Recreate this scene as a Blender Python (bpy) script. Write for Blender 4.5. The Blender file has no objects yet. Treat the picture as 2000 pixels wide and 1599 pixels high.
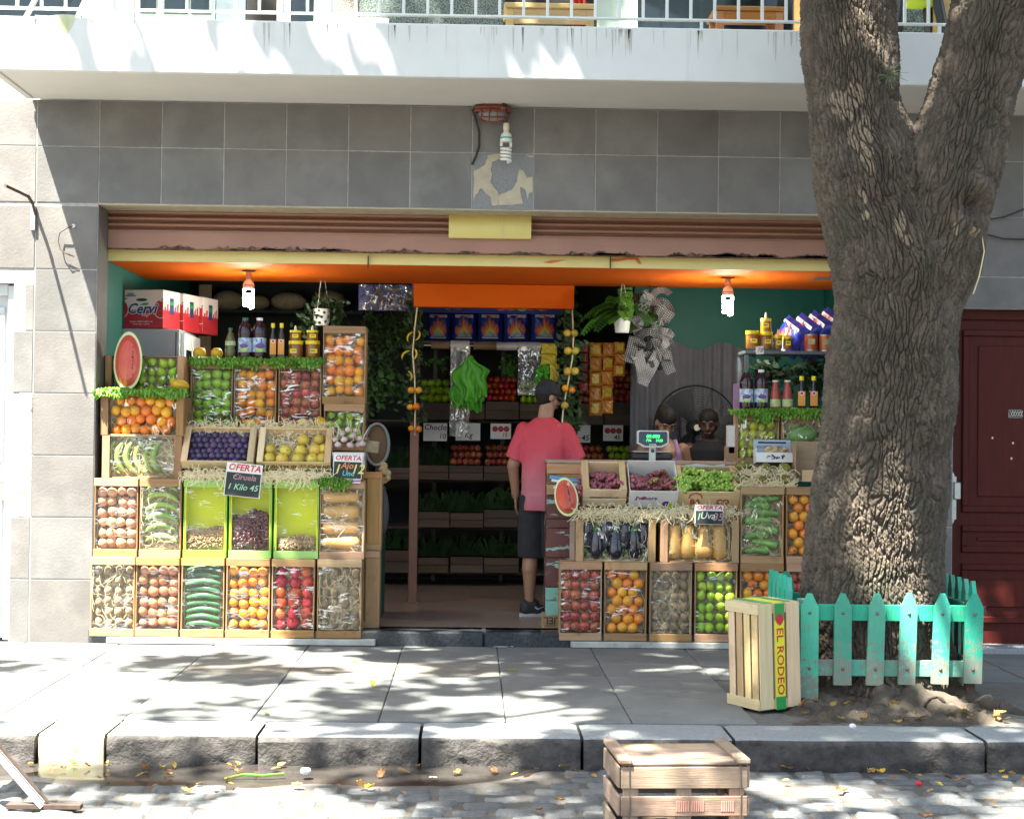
import bpy, bmesh, math, random
import numpy as np
from mathutils import Vector, Matrix, Euler

random.seed(11)
rng = np.random.default_rng(11)
scn = bpy.context.scene
COL = scn.collection
R = math.radians

# ------------------------------------------------------------------ camera
FPX = 3278.0                       # focal length in pixels of the 2000 px wide photograph
CAM = Vector((0.0, -11.5, 1.44))
YAW, PITCH, ROLL = R(1.35), R(0.91), R(0.70)
_f = Vector((math.sin(YAW) * math.cos(PITCH), math.cos(YAW) * math.cos(PITCH), math.sin(PITCH)))
_r0 = Vector((math.cos(YAW), -math.sin(YAW), 0))
_u0 = _r0.cross(_f)
_r = _r0 * math.cos(ROLL) + _u0 * math.sin(ROLL)
_u = _u0 * math.cos(ROLL) - _r0 * math.sin(ROLL)
cd = bpy.data.cameras.new('camera')
cam = bpy.data.objects.new('camera', cd)
COL.objects.link(cam)
cam.matrix_world = Matrix(((_r.x, _u.x, -_f.x, CAM.x), (_r.y, _u.y, -_f.y, CAM.y), (_r.z, _u.z, -_f.z, CAM.z), (0, 0, 0, 1)))
cd.sensor_width = 36
cd.sensor_fit = 'HORIZONTAL'
cd.lens = 36 * FPX / 2000
cd.clip_end = 2000
scn.camera = cam

# ------------------------------------------------------------------ sky, sun, exposure
SUN = Vector((0.33, 0.33, -1.0)).normalized()      # the way the sunlight travels
world = bpy.data.worlds.new('World')
scn.world = world
world.use_nodes = True
nt = world.node_tree
sky = nt.nodes.new('ShaderNodeTexSky')
sky.sky_type = 'NISHITA'
sky.sun_disc = False
sky.sun_elevation = math.asin(-SUN.z)
sky.sun_rotation = math.atan2(-SUN.x, -SUN.y)
sky.air_density = 1.0
sky.dust_density = 2.0
bg = nt.nodes['Background']
bg.inputs['Strength'].default_value = 0.055
nt.links.new(sky.outputs[0], bg.inputs[0])
sd = bpy.data.lights.new('sun', 'SUN')
sd.energy = 5.0
sd.angle = R(0.53)
sd.color = (1.0, 0.975, 0.94)
so = bpy.data.objects.new('sun', sd)
COL.objects.link(so)
so.location = (-6, -10, 18)
so.rotation_euler = SUN.to_track_quat('-Z', 'Y').to_euler()
vs = scn.view_settings
vs.view_transform = 'Standard'
vs.look = 'None'
vs.exposure = 2.95
vs.gamma = 1.0
vs.use_white_balance = True            # camera white balance set for open shade
vs.white_balance_temperature = 7000
vs.white_balance_tint = 3
vs.use_curve_mapping = False
scn.cycles.max_bounces = 6
scn.cycles.transparent_max_bounces = 10
scn.cycles.caustics_reflective = False
scn.cycles.caustics_refractive = False

# ------------------------------------------------------------------ pixel of the photograph -> point on the plane Y
def W(px, py, Y):
    d = _f + _r * ((px - 1000) / FPX) + _u * ((799.5 - py) / FPX)
    return CAM + d * ((Y - CAM.y) / d.y)
def S(Y):                              # pixels per metre at depth Y
    return FPX / (Y - CAM.y)
def onplane(px, py, z):                # point of the horizontal plane z under a pixel
    d = _f + _r * ((px - 1000) / FPX) + _u * ((799.5 - py) / FPX)
    return CAM + d * ((z - CAM.z) / d.z)

# ------------------------------------------------------------------ materials
MATS = {}
def _lin(c):
    return tuple(c) + (1.0,) if len(c) == 3 else c
def M(name, c1, c2=None, scale=8, stretch=(1, 1, 1), rough=.6, bump=0, bscale=None, bstretch=None, rnd=0, hue=0, sat=0,
      metal=0, coat=0, spec=.5, detail=5, lo=.35, hi=.65, c3=None, s3=2, lo3=.55, hi3=.6, st3=None, emit=0, transl=0, dist=0, roughvar=0, offs=True, sheen=0):
    m = bpy.data.materials.new(name); m.use_nodes = True
    t = m.node_tree; N = t.nodes; L = t.links
    b = N['Principled BSDF']; out = N['Material Output']
    b.inputs['Roughness'].default_value = rough
    b.inputs['Metallic'].default_value = metal
    b.inputs['Coat Weight'].default_value = coat
    b.inputs['Coat Roughness'].default_value = .08
    b.inputs['Specular IOR Level'].default_value = spec
    if sheen: b.inputs['Sheen Weight'].default_value = sheen
    tc = N.new('ShaderNodeTexCoord')
    oi = N.new('ShaderNodeObjectInfo')
    def vec(st):
        mp = N.new('ShaderNodeMapping')
        mp.inputs['Scale'].default_value = st
        L.new(tc.outputs['Object'], mp.inputs['Vector'])
        if offs:
            mu = N.new('ShaderNodeMath'); mu.operation = 'MULTIPLY'; mu.inputs[1].default_value = 37.0
            L.new(oi.outputs['Random'], mu.inputs[0])
            cb = N.new('ShaderNodeCombineXYZ')
            for i in range(3): L.new(mu.outputs[0], cb.inputs[i])
            L.new(cb.outputs[0], mp.inputs['Location'])
        return mp.outputs[0]
    def noise(sc, st, det=detail):
        n = N.new('ShaderNodeTexNoise')
        n.inputs['Scale'].default_value = sc
        n.inputs['Detail'].default_value = det
        n.inputs['Roughness'].default_value = .6
        n.inputs['Distortion'].default_value = dist
        L.new(vec(st), n.inputs['Vector'])
        return n
    col = None
    def ramp(fac, a, z):
        r = N.new('ShaderNodeMapRange'); r.inputs[1].default_value = a; r.inputs[2].default_value = z
        L.new(fac, r.inputs[0]); return r.outputs[0]
    nz = None
    if c2 is not None:
        nz = noise(scale, stretch)
        mx = N.new('ShaderNodeMix'); mx.data_type = 'RGBA'
        L.new(ramp(nz.outputs[0], lo, hi), mx.inputs[0])
        mx.inputs[6].default_value = _lin(c1); mx.inputs[7].default_value = _lin(c2)
        col = mx.outputs[2]
    if c3 is not None:
        n3 = noise(s3, st3 or stretch)
        mx3 = N.new('ShaderNodeMix'); mx3.data_type = 'RGBA'
        L.new(ramp(n3.outputs[0], lo3, hi3), mx3.inputs[0])
        if col: L.new(col, mx3.inputs[6])
        else: mx3.inputs[6].default_value = _lin(c1)
        mx3.inputs[7].default_value = _lin(c3)
        col = mx3.outputs[2]
    if rnd or hue or sat:
        hs = N.new('ShaderNodeHueSaturation')
        def vary(inp, amt, base, k):
            a = N.new('ShaderNodeMath'); a.operation = 'MULTIPLY'; a.inputs[1].default_value = k
            L.new(oi.outputs['Random'], a.inputs[0])
            fr = N.new('ShaderNodeMath'); fr.operation = 'FRACT'; L.new(a.outputs[0], fr.inputs[0])
            r = N.new('ShaderNodeMapRange'); r.inputs[3].default_value = base - amt; r.inputs[4].default_value = base + amt
            L.new(fr.outputs[0], r.inputs[0]); L.new(r.outputs[0], hs.inputs[inp])
        if rnd: vary('Value', rnd, 1.0, 1.0)
        if hue: vary('Hue', hue, .5, 7.31)
        if sat: vary('Saturation', sat, 1.0, 13.7)
        if col: L.new(col, hs.inputs['Color'])
        else: hs.inputs['Color'].default_value = _lin(c1)
        col = hs.outputs[0]
    if col: L.new(col, b.inputs['Base Color'])
    else: b.inputs['Base Color'].default_value = _lin(c1)
    if bump:
        bn = noise(bscale or scale * 3, bstretch or stretch)
        bp = N.new('ShaderNodeBump'); bp.inputs['Strength'].default_value = bump; bp.inputs['Distance'].default_value = .01
        L.new(bn.outputs[0], bp.inputs['Height']); L.new(bp.outputs[0], b.inputs['Normal'])
    if roughvar and nz:
        r = N.new('ShaderNodeMapRange'); r.inputs[3].default_value = rough - roughvar; r.inputs[4].default_value = rough + roughvar
        L.new(nz.outputs[0], r.inputs[0]); L.new(r.outputs[0], b.inputs['Roughness'])
    if emit:
        b.inputs['Emission Color'].default_value = _lin(c1); b.inputs['Emission Strength'].default_value = emit
    if transl:
        tr = N.new('ShaderNodeBsdfTranslucent')
        if col: L.new(col, tr.inputs[0])
        else: tr.inputs[0].default_value = _lin(c1)
        ms = N.new('ShaderNodeMixShader'); ms.inputs[0].default_value = transl
        L.new(b.outputs[0], ms.inputs[1]); L.new(tr.outputs[0], ms.inputs[2]); L.new(ms.outputs[0], out.inputs[0])
    MATS[name] = m
    return m

def film_material(name, tint=(.98, .98, .98), base=.012, st=(2.2, 1, 11), scale=3.0, milky=0.0, gain=.55, width=.05, thr=.50):
    """clear packing film: see-through, with a mirror sheen on its creases"""
    m = bpy.data.materials.new(name); m.use_nodes = True
    t = m.node_tree; N = t.nodes; L = t.links
    for n in list(N):
        if n.type != 'OUTPUT_MATERIAL': N.remove(n)
    out = [n for n in N if n.type == 'OUTPUT_MATERIAL'][0]
    tc = N.new('ShaderNodeTexCoord'); oi = N.new('ShaderNodeObjectInfo')
    mu = N.new('ShaderNodeMath'); mu.operation = 'MULTIPLY'; mu.inputs[1].default_value = 53
    L.new(oi.outputs['Random'], mu.inputs[0])
    cb = N.new('ShaderNodeCombineXYZ')
    for i in range(3): L.new(mu.outputs[0], cb.inputs[i])
    def noise(sc, st_, det, dis):
        mp = N.new('ShaderNodeMapping'); mp.inputs['Scale'].default_value = st_
        L.new(cb.outputs[0], mp.inputs['Location']); L.new(tc.outputs['Object'], mp.inputs['Vector'])
        nz = N.new('ShaderNodeTexNoise'); nz.inputs['Scale'].default_value = sc; nz.inputs['Detail'].default_value = det; nz.inputs['Distortion'].default_value = dis
        L.new(mp.outputs[0], nz.inputs['Vector']); return nz.outputs[0]
    def math_(op, a, b=None, c=None, clamp=False):
        n = N.new('ShaderNodeMath'); n.operation = op; n.use_clamp = clamp
        for k, x in enumerate((a, b, c)):
            if x is None: continue
            if isinstance(x, (int, float)): n.inputs[k].default_value = x
            else: L.new(x, n.inputs[k])
        return n.outputs[0]
    def mr(x, a, b):
        r = N.new('ShaderNodeMapRange'); r.interpolation_type = 'SMOOTHSTEP'; r.inputs[1].default_value = a; r.inputs[2].default_value = b
        L.new(x, r.inputs[0]); return r.outputs[0]
    n1 = noise(scale, st, 1.5, .9); n2 = noise(9, (1, 1, 1.4), 1, 0)
    ridge = math_('ABSOLUTE', math_('SUBTRACT', n1, .5))
    crease = math_('MULTIPLY', mr(ridge, width, width * .35), mr(n2, thr, thr + .1))
    bp = N.new('ShaderNodeBump'); bp.inputs['Strength'].default_value = .35; bp.inputs['Distance'].default_value = .05
    L.new(n1, bp.inputs['Height'])
    fac = math_('MULTIPLY_ADD', crease, gain, base, True)
    tr = N.new('ShaderNodeBsdfTransparent'); tr.inputs[0].default_value = _lin(tint)
    gl = N.new('ShaderNodeBsdfGlossy'); gl.inputs['Roughness'].default_value = .12; L.new(bp.outputs[0], gl.inputs['Normal'])
    ms = N.new('ShaderNodeMixShader'); L.new(fac, ms.inputs[0]); L.new(tr.outputs[0], ms.inputs[1]); L.new(gl.outputs[0], ms.inputs[2])
    last = ms
    if milky:
        df = N.new('ShaderNodeBsdfDiffuse'); df.inputs[0].default_value = (.85, .85, .85, 1)
        m2 = N.new('ShaderNodeMixShader'); m2.inputs[0].default_value = milky
        L.new(ms.outputs[0], m2.inputs[1]); L.new(df.outputs[0], m2.inputs[2]); last = m2
    L.new(last.outputs[0], out.inputs[0])
    MATS[name] = m
    return m

# ------------------------------------------------------------------ mesh builder
def _boxfaces():
    cs = [(sx, sy, sz) for sx in (-1, 1) for sy in (-1, 1) for sz in (-1, 1)]
    P = np.array([[[cs[i][k] * (1 if k == a else .8) for k in range(3)] for a in range(3)] for i in range(8)]).reshape(24, 3)
    fs = []
    for a in range(3):
        for s in (-1, 1):
            o = [k for k in range(3) if k != a]
            ring = []
            for u, v in ((-1, -1), (1, -1), (1, 1), (-1, 1)):
                c = [0, 0, 0]; c[a] = s; c[o[0]] = u; c[o[1]] = v
                ring.append(cs.index(tuple(c)) * 3 + a)
            fs.append(ring)
    for e in range(3):
        a, b_ = [k for k in range(3) if k != e]
        for u in (-1, 1):
            for v in (-1, 1):
                c1 = [0, 0, 0]; c1[e] = -1; c1[a] = u; c1[b_] = v
                c2 = list(c1); c2[e] = 1
                i, j = cs.index(tuple(c1)), cs.index(tuple(c2))
                fs.append([i * 3 + a, j * 3 + a, j * 3 + b_, i * 3 + b_])
    for i in range(8): fs.append([i * 3, i * 3 + 1, i * 3 + 2])
    o = []
    for f in fs:
        p = P[f]; n = np.cross(p[1] - p[0], p[2] - p[0])
        o.append(f if np.dot(n, p.mean(0)) > 0 else f[::-1])
    return cs, o
BCS, BFS = _boxfaces()

class MB:
    def __init__(s): s.v = []; s.f = []; s.m = []; s.mi = 0; s.X = None
    def add(s, vs, fs, mi=None):
        k = len(s.v)
        if s.X is not None: vs = [tuple(s.X @ Vector(p)) for p in vs]
        s.v.extend([tuple(p) for p in vs]); s.f.extend([[i + k for i in f] for f in fs])
        s.m.extend([s.mi if mi is None else mi] * len(fs))
        return s
    def box(s, c, d, b=.003, rot=None, mi=None):
        h = [x / 2 for x in d]; b = min(b, min(h) * .45)
        vs = []
        for i in range(8):
            for a in range(3):
                vs.append([BCS[i][k] * (h[k] if k == a else h[k] - b) for k in range(3)])
        if rot is not None:
            E = rot if isinstance(rot, Matrix) else Euler(rot).to_matrix()
            vs = [tuple(E @ Vector(p)) for p in vs]
        return s.add([(p[0] + c[0], p[1] + c[1], p[2] + c[2]) for p in vs], BFS, mi)
    def bar(s, p, q, w, d, b=.002, mi=None, up=(0, 0, 1)):
        p = Vector(p); q = Vector(q); z = (q - p); l = z.length; z.normalize()
        x = Vector(up).cross(z)
        if x.length < 1e-4: x = Vector((1, 0, 0)).cross(z) if abs(z.x) < .9 else Vector((0, 1, 0)).cross(z)
        x.normalize(); y = z.cross(x)
        E = Matrix((x, y, z)).transposed()
        return s.box((p + q) / 2, (w, d, l), b, E, mi)
    def lathe(s, prof, n=16, c=(0, 0, 0), E=None, lobes=0, lam=0, mi=None):
        vs = []; fs = []
        for (r, z) in prof:
            for k in range(n):
                a = 2 * math.pi * k / n
                rr = r * (1 + lam * math.cos(lobes * a)) if lobes else r
                vs.append((rr * math.cos(a), rr * math.sin(a), z))
        m = len(prof)
        for i in range(m - 1):
            for k in range(n):
                k2 = (k + 1) % n
                fs.append([i * n + k, i * n + k2, (i + 1) * n + k2, (i + 1) * n + k])
        if prof[0][0] > 1e-5: fs.append(list(range(n))[::-1])
        if prof[-1][0] > 1e-5: fs.append([(m - 1) * n + k for k in range(n)])
        if E is not None: vs = [tuple(E @ Vector(p)) for p in vs]
        return s.add([(p[0] + c[0], p[1] + c[1], p[2] + c[2]) for p in vs], fs, mi)
    def tube(s, pts, rad, n=8, cap=True, mi=None, sq=1.0, closed=False):
        pts = [Vector(p) for p in pts]; m = len(pts)
        if not isinstance(rad, (list, tuple)): rad = [rad] * m
        vs = []; fs = []; ref = None
        for i in range(m):
            if closed: t = pts[(i + 1) % m] - pts[i - 1]
            else: t = pts[min(i + 1, m - 1)] - pts[max(i - 1, 0)]
            t.normalize()
            if ref is None:
                ref = Vector((0, 0, 1)) if abs(t.z) < .9 else Vector((1, 0, 0))
            x = ref - t * ref.dot(t); x.normalize(); y = t.cross(x); ref = x
            for k in range(n):
                a = 2 * math.pi * k / n
                vs.append(pts[i] + x * math.cos(a) * rad[i] + y * math.sin(a) * rad[i] * sq)
        for i in range(m if closed else m - 1):
            j = (i + 1) % m
            for k in range(n):
                k2 = (k + 1) % n
                fs.append([i * n + k, i * n + k2, j * n + k2, j * n + k])
        if cap and not closed:
            fs.append(list(range(n))[::-1]); fs.append([(m - 1) * n + k for k in range(n)])
        return s.add(vs, fs, mi)
    def ball(s, c, r, n=12, m=8, E=None, mi=None):
        if not isinstance(r, (list, tuple)): r = (r, r, r)
        vs = []; fs = []
        for i in range(m + 1):
            t = math.pi * i / m
            for k in range(n):
                a = 2 * math.pi * k / n
                p = Vector((r[0] * math.sin(t) * math.cos(a), r[1] * math.sin(t) * math.sin(a), -r[2] * math.cos(t)))
                if E is not None: p = E @ p
                vs.append((p.x + c[0], p.y + c[1], p.z + c[2]))
        for i in range(m):
            for k in range(n):
                k2 = (k + 1) % n
                fs.append([i * n + k, i * n + k2, (i + 1) * n + k2, (i + 1) * n + k])
        return s.add(vs, fs, mi)
    def prism(s, poly, d0, d1, axis='y', mi=None):
        """poly of (x, z) pulled from y = d0 (front) to d1"""
        n = len(poly)
        vs = [(x, d0, z) for x, z in poly] + [(x, d1, z) for x, z in poly]
        ar = sum(poly[i][0] * poly[(i + 1) % n][1] - poly[(i + 1) % n][0] * poly[i][1] for i in range(n))
        fr = list(range(n)); bk = [i + n for i in range(n)][::-1]
        sd = [[i, i + n, (i + 1) % n + n, (i + 1) % n] for i in range(n)]
        if ar < 0: fr = fr[::-1]; bk = bk[::-1]; sd = [f[::-1] for f in sd]
        return s.add(vs, [fr, bk] + sd, mi)
    def grid(s, fn, nu, nv, mi=None):
        vs = [fn(i / nu, j / nv) for j in range(nv + 1) for i in range(nu + 1)]
        fs = [[j * (nu + 1) + i, j * (nu + 1) + i + 1, (j + 1) * (nu + 1) + i + 1, (j + 1) * (nu + 1) + i] for j in range(nv) for i in range(nu)]
        return s.add(vs, fs, mi)
    def mesh(s, name, mats, smooth=False, ang=None):
        me = bpy.data.meshes.new(name)
        me.from_pydata(s.v, [], s.f)
        if not isinstance(mats, (list, tuple)): mats = [mats]
        for mm in mats: me.materials.append(MATS[mm] if isinstance(mm, str) else mm)
        if len(mats) > 1: me.polygons.foreach_set('material_index', s.m)
        if smooth:
            me.polygons.foreach_set('use_smooth', [True] * len(me.polygons))
            if ang: me.set_sharp_from_angle(angle=R(ang))
        me.update()
        return me
    def build(s, name, mats, parent=None, loc=None, rot=None, smooth=False, ang=None):
        return put(name, s.mesh(name, mats, smooth, ang), parent, loc, rot)

def put(name, me, parent=None, loc=None, rot=None, scale=None):
    o = bpy.data.objects.new(name, me)
    COL.objects.link(o)
    if parent is not None: o.parent = parent
    if loc is not None: o.location = loc
    if rot is not None:
        if isinstance(rot, Matrix): o.rotation_euler = rot.to_euler()
        else: o.rotation_euler = rot
    if scale is not None: o.scale = scale if isinstance(scale, (tuple, list, Vector)) else (scale,) * 3
    return o
def tag(o, label, cat, group=None):
    o['label'] = label; o['category'] = cat
    if group: o['group'] = group
    return o
def thing(name, label, cat, loc=(0, 0, 0), rot=None, group=None):
    o = put(name, None, None, loc, rot)
    o.empty_display_size = .05
    return tag(o, label, cat, group)
def struct(o): o['kind'] = 'structure'; return o
def stuff(o): o['kind'] = 'stuff'; return o
def copy_tree(o, parent=None, loc=None, rot=None, kids=True):
    c = o.copy(); COL.objects.link(c)
    if parent is not None: c.parent = parent
    if loc is not None: c.location = loc
    if rot is not None: c.rotation_euler = rot
    for ch in o.children: copy_tree(ch, c)
    return c

def text_mesh(s, size, mat, ext=.0006, shear=0, bold=0, align='CENTER', sx=1.0):
    cu = bpy.data.curves.new('lettering', 'FONT')
    cu.body = s; cu.size = size; cu.extrude = ext; cu.shear = shear; cu.offset = bold
    cu.align_x = align; cu.align_y = 'CENTER'; cu.resolution_u = 2
    o = bpy.data.objects.new('lettering', cu)
    me = bpy.data.meshes.new_from_object(o)
    me.name = 'lettering'
    bpy.data.objects.remove(o); bpy.data.curves.remove(cu)
    me.materials.clear(); me.materials.append(MATS[mat])
    if sx != 1.0:
        for v in me.vertices: v.co.x *= sx
    return me
UPRIGHT = (R(90), 0, 0)                  # lettering standing in the x-z plane, facing -y
def lettering(s, size, mat, parent, loc, shear=0, bold=0, align='CENTER', rot=UPRIGHT, sx=1.0):
    return put('lettering', text_mesh(s, size, mat, .0006, shear, bold, align, sx), parent, loc, rot)

def remeshed(name, mb, mats, voxel=.012, smooth=4, sub=0):
    """one continuous skin grown over overlapping volumes"""
    me = mb.mesh('tmp', mats)
    o = bpy.data.objects.new('tmp', me); COL.objects.link(o)
    md = o.modifiers.new('r', 'REMESH'); md.mode = 'VOXEL'; md.voxel_size = voxel; md.use_smooth_shade = True
    sm = o.modifiers.new('s', 'SMOOTH'); sm.factor = .5; sm.iterations = smooth
    dg = bpy.context.evaluated_depsgraph_get()
    r = bpy.data.meshes.new_from_object(o.evaluated_get(dg))
    bpy.data.objects.remove(o); bpy.data.meshes.remove(me)
    r.name = name
    r.materials.clear()
    for mm in (mats if isinstance(mats, (list, tuple)) else [mats]): r.materials.append(MATS[mm])
    r.polygons.foreach_set('use_smooth', [True] * len(r.polygons))
    return r
# ------------------------------------------------------------------ materials of the place
WOOD = dict(scale=3.5, bump=.25, bscale=14, rough=.75, rnd=.22, hue=.012, sat=.15, detail=8)
def wood(name, a, b, axis='x', **k):
    st = {'x': (.7, 14, 14), 'z': (14, 14, .7), 'y': (14, .7, 14)}[axis]
    d = dict(WOOD); d.update(k)
    return M(name, a, b, stretch=st, bstretch=st, lo=.3, hi=.7, **d)
for ax in 'xyz':
    wood('crate_wood_' + ax, (.42, .25, .125), (.30, .165, .075), ax, c3=(.13, .07, .035), s3=1.1, lo3=.58, hi3=.72, st3=(4, 4, 4))
    wood('pale_wood_' + ax, (.66, .50, .30), (.54, .38, .2), ax, c3=(.36, .25, .13), s3=1.0, lo3=.6, hi3=.75, st3=(4, 4, 4))
    wood('grey_wood_' + ax, (.40, .29, .21), (.27, .19, .14), ax, c3=(.13, .1, .085), s3=1.2, lo3=.5, hi3=.75, st3=(5, 5, 5))
    wood('lime_wood_' + ax, (.32, .56, .12), (.25, .46, .09), ax, rnd=.08)
M('lime_paint', (.64, .66, .004), (.56, .60, .004), scale=3, rough=.5)
M('tile', (.168, .155, .149), (.130, .120, .115), scale=3.2, rough=.62, bump=.2, bscale=60, rnd=.11, c3=(.225, .215, .205), s3=2.6, lo3=.5, hi3=.85, detail=7, sat=.3)
M('mortar', (.42, .41, .39), (.30, .29, .28), scale=20, rough=.9)
M('rough_mortar', (.50, .44, .34), (.36, .34, .31), scale=9, rough=.95, bump=.9, bscale=22)
M('bare_concrete', (.20, .205, .215), (.27, .275, .285), scale=90, rough=.95, bump=.4, bscale=120)
M('old_plaster', (.50, .44, .33), (.40, .34, .25), scale=12, rough=.95, bump=.3, bscale=30)
M('white_paint', (.70, .71, .71), (.64, .65, .65), scale=2.5, rough=.75, bump=.05, bscale=50, c3=(.53, .54, .52), s3=1.6, lo3=.6, hi3=.8, st3=(5, 5, .35))
M('soffit_paint', (.66, .635, .61), (.61, .59, .57), scale=1.5, rough=.85)
M('green_stain', (.42, .48, .24), (.66, .68, .55), scale=7, stretch=(1, 1, .4), rough=.85)
M('drip_stain', (.44, .44, .39), (.60, .60, .56), scale=6, rough=.85)
M('rail_paint', (.74, .77, .76), (.66, .7, .7), scale=6, rough=.45)
M('terrazzo', (.03, .045, .038), (.20, .24, .22), scale=110, rough=.55, lo=.44, hi=.56, detail=2)
M('terrazzo_brown', (.10, .08, .07), (.34, .31, .28), scale=110, rough=.55, lo=.44, hi=.56, detail=2)
M('mint_frame', (.50, .62, .56), (.42, .54, .49), scale=4, rough=.5)
M('dark_glass', (.012, .018, .022), rough=.06)
M('cream_wall', (.52, .50, .40), (.46, .43, .34), scale=3, rough=.8)
M('dark_void', (.02, .018, .016), rough=.9)
wood('orange_wood', (.50, .20, .06), (.38, .14, .04), 'x', rough=.4)
wood('yellow_wood', (.58, .38, .12), (.48, .3, .09), 'x', rough=.5)
M('red_cloth', (.5, .04, .03), (.36, .03, .02), scale=8, rough=.9)
M('lime_plastic', (.42, .60, .02), rough=.4)
M('black_plastic', (.018, .02, .022), rough=.4)
M('grey_cloth', (.16, .2, .23), (.1, .13, .15), scale=5, rough=.9)
M('shutter_paint', (.35, .178, .125), (.30, .15, .105), scale=2.5, rough=.55, c3=(.29, .14, .10), s3=3, lo3=.58, hi3=.8, st3=(.6, 1, 6), bump=.06, bscale=60)
M('rust_edge', (.05, .035, .03), (.22, .11, .07), scale=24, rough=.95, bump=.8, bscale=60, lo=.4, hi=.6)
M('cream_yellow', (.72, .60, .22), (.66, .55, .19), scale=3, rough=.6)
M('yellow_strip', (.76, .62, .26), (.70, .56, .22), scale=4, rough=.6)
M('orange_paint', (.74, .135, .012), (.68, .115, .010), scale=2.2, spec=.1, rough=.7, bump=.05, bscale=20)
M('orange_smear', (.62, .17, .03), rough=.6)
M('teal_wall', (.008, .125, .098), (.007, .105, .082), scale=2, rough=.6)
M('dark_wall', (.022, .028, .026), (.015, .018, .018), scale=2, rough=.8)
M('ceiling_dark', (.10, .09, .08), rough=.9)
M('shop_floor', (.22, .17, .135), (.34, .29, .25), scale=70, rough=.35, detail=3, roughvar=.08)
M('black_granite', (.022, .026, .032), (.05, .056, .064), scale=60, rough=.22, detail=3)
M('slab', (.19, .193, .186), (.135, .141, .139), scale=2.6, rough=.78, bump=.3, bscale=80, rnd=.14, c3=(.095, .097, .094), s3=6, lo3=.6, hi3=.74, detail=9, sat=.2)
M('slab_brown', (.215, .195, .165), (.17, .155, .135), scale=3, rough=.8, bump=.2, bscale=60, rnd=.08, c3=(.12, .112, .1), s3=9, lo3=.56, hi3=.66, detail=8)
M('joint_dirt', (.10, .095, .085), (.15, .14, .125), scale=20, rough=1)
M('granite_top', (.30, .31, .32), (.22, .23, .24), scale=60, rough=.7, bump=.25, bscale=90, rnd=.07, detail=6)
M('granite_face_shaded', (.042, .037, .035), (.085, .076, .072), scale=20, rough=.85, bump=1, bscale=60, rnd=.1, detail=8)  # same stone as the top, darkened: the face's shade is in the colour
M('yellow_kerb', (.50, .46, .34), (.46, .40, .24), scale=5, rough=.8, c3=(.5, .36, .1), s3=6, lo3=.58, hi3=.64)
M('cobble', (.15, .155, .16), (.10, .104, .108), scale=9, rough=.6, bump=.5, bscale=30, rnd=.2, hue=.01, detail=7, roughvar=.1)
M('road_dirt', (.095, .085, .078), (.06, .055, .052), scale=6, rough=.8, bump=.5, bscale=30, c3=(.14, .125, .105), s3=3, lo3=.5, hi3=.7)
M('gutter_mud', (.032, .028, .026), (.055, .048, .043), scale=7, rough=.16, bump=.12, bscale=9, detail=7, roughvar=.1)
M('asphalt', (.055, .055, .055), (.075, .074, .072), scale=30, rough=.85)
M('soil', (.055, .04, .03), (.10, .078, .06), scale=12, rough=1, bump=1, bscale=40, c3=(.14, .115, .09), s3=4, lo3=.55, hi3=.7)
M('dry_leaf', (.40, .24, .08), (.30, .17, .06), scale=20, rough=.8, rnd=.45, hue=.03, transl=.25)
M('yellow_leaf', (.62, .46, .04), (.5, .38, .04), scale=20, rough=.7, rnd=.2, hue=.02, transl=.25)
M('green_leaf', (.10, .26, .035), (.16, .32, .05), scale=20, rough=.6, rnd=.25, transl=.3)
M('paper', (.72, .74, .78), rough=.7)
M('blue_paper', (.45, .55, .66), rough=.7)
M('crown_leaf', (.055, .11, .022), (.085, .15, .03), scale=2, rough=.55, rnd=.2, transl=.3)
M('teal_paint', (.055, .44, .30), (.045, .37, .255), scale=5, rough=.6, bump=.5, bscale=30, bstretch=(6, 6, .5), rnd=.2, hue=.012, sat=.12,
  c3=(.20, .23, .19), s3=7, lo3=.60, hi3=.70)
M('teal_worn', (.075, .36, .26), (.15, .26, .2), scale=16, rough=.8, bump=.4, bscale=50, lo=.42, hi=.62, rnd=.12, c3=(.2, .2, .17), s3=9, lo3=.5, hi3=.6)
def wear_material(name, src):
    m = MATS[src].copy(); m.name = name; N = m.node_tree.nodes; L = m.node_tree.links; p = N['Principled BSDF']
    c = p.inputs['Base Color'].links[0].from_socket
    tc = N.new('ShaderNodeTexCoord'); sp = N.new('ShaderNodeSeparateXYZ'); L.new(tc.outputs['Object'], sp.inputs[0])
    nz = N.new('ShaderNodeTexNoise'); nz.inputs['Scale'].default_value = 26; nz.inputs['Detail'].default_value = 8; nz.inputs['Roughness'].default_value = .75; L.new(tc.outputs['Object'], nz.inputs['Vector'])
    mr = N.new('ShaderNodeMapRange'); mr.inputs[1].default_value = .0; mr.inputs[2].default_value = .42; mr.inputs[3].default_value = .16; mr.inputs[4].default_value = -.17; L.new(sp.outputs['Z'], mr.inputs[0])
    ad = N.new('ShaderNodeMath'); L.new(nz.outputs[0], ad.inputs[0]); L.new(mr.outputs[0], ad.inputs[1])
    r2 = N.new('ShaderNodeMapRange'); r2.inputs[1].default_value = .5; r2.inputs[2].default_value = .6; L.new(ad.outputs[0], r2.inputs[0])
    mx = N.new('ShaderNodeMix'); mx.data_type = 'RGBA'; L.new(r2.outputs[0], mx.inputs[0]); L.new(c, mx.inputs[6]); mx.inputs[7].default_value = (.22, .235, .19, 1); L.new(mx.outputs[2], p.inputs['Base Color'])
    MATS[name] = m
wear_material('teal_picket', 'teal_paint')
M('bolt', (.2, .17, .14), rough=.5, metal=.8)
M('rust_iron', (.10, .06, .045), (.06, .04, .035), scale=30, rough=.9)
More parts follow.
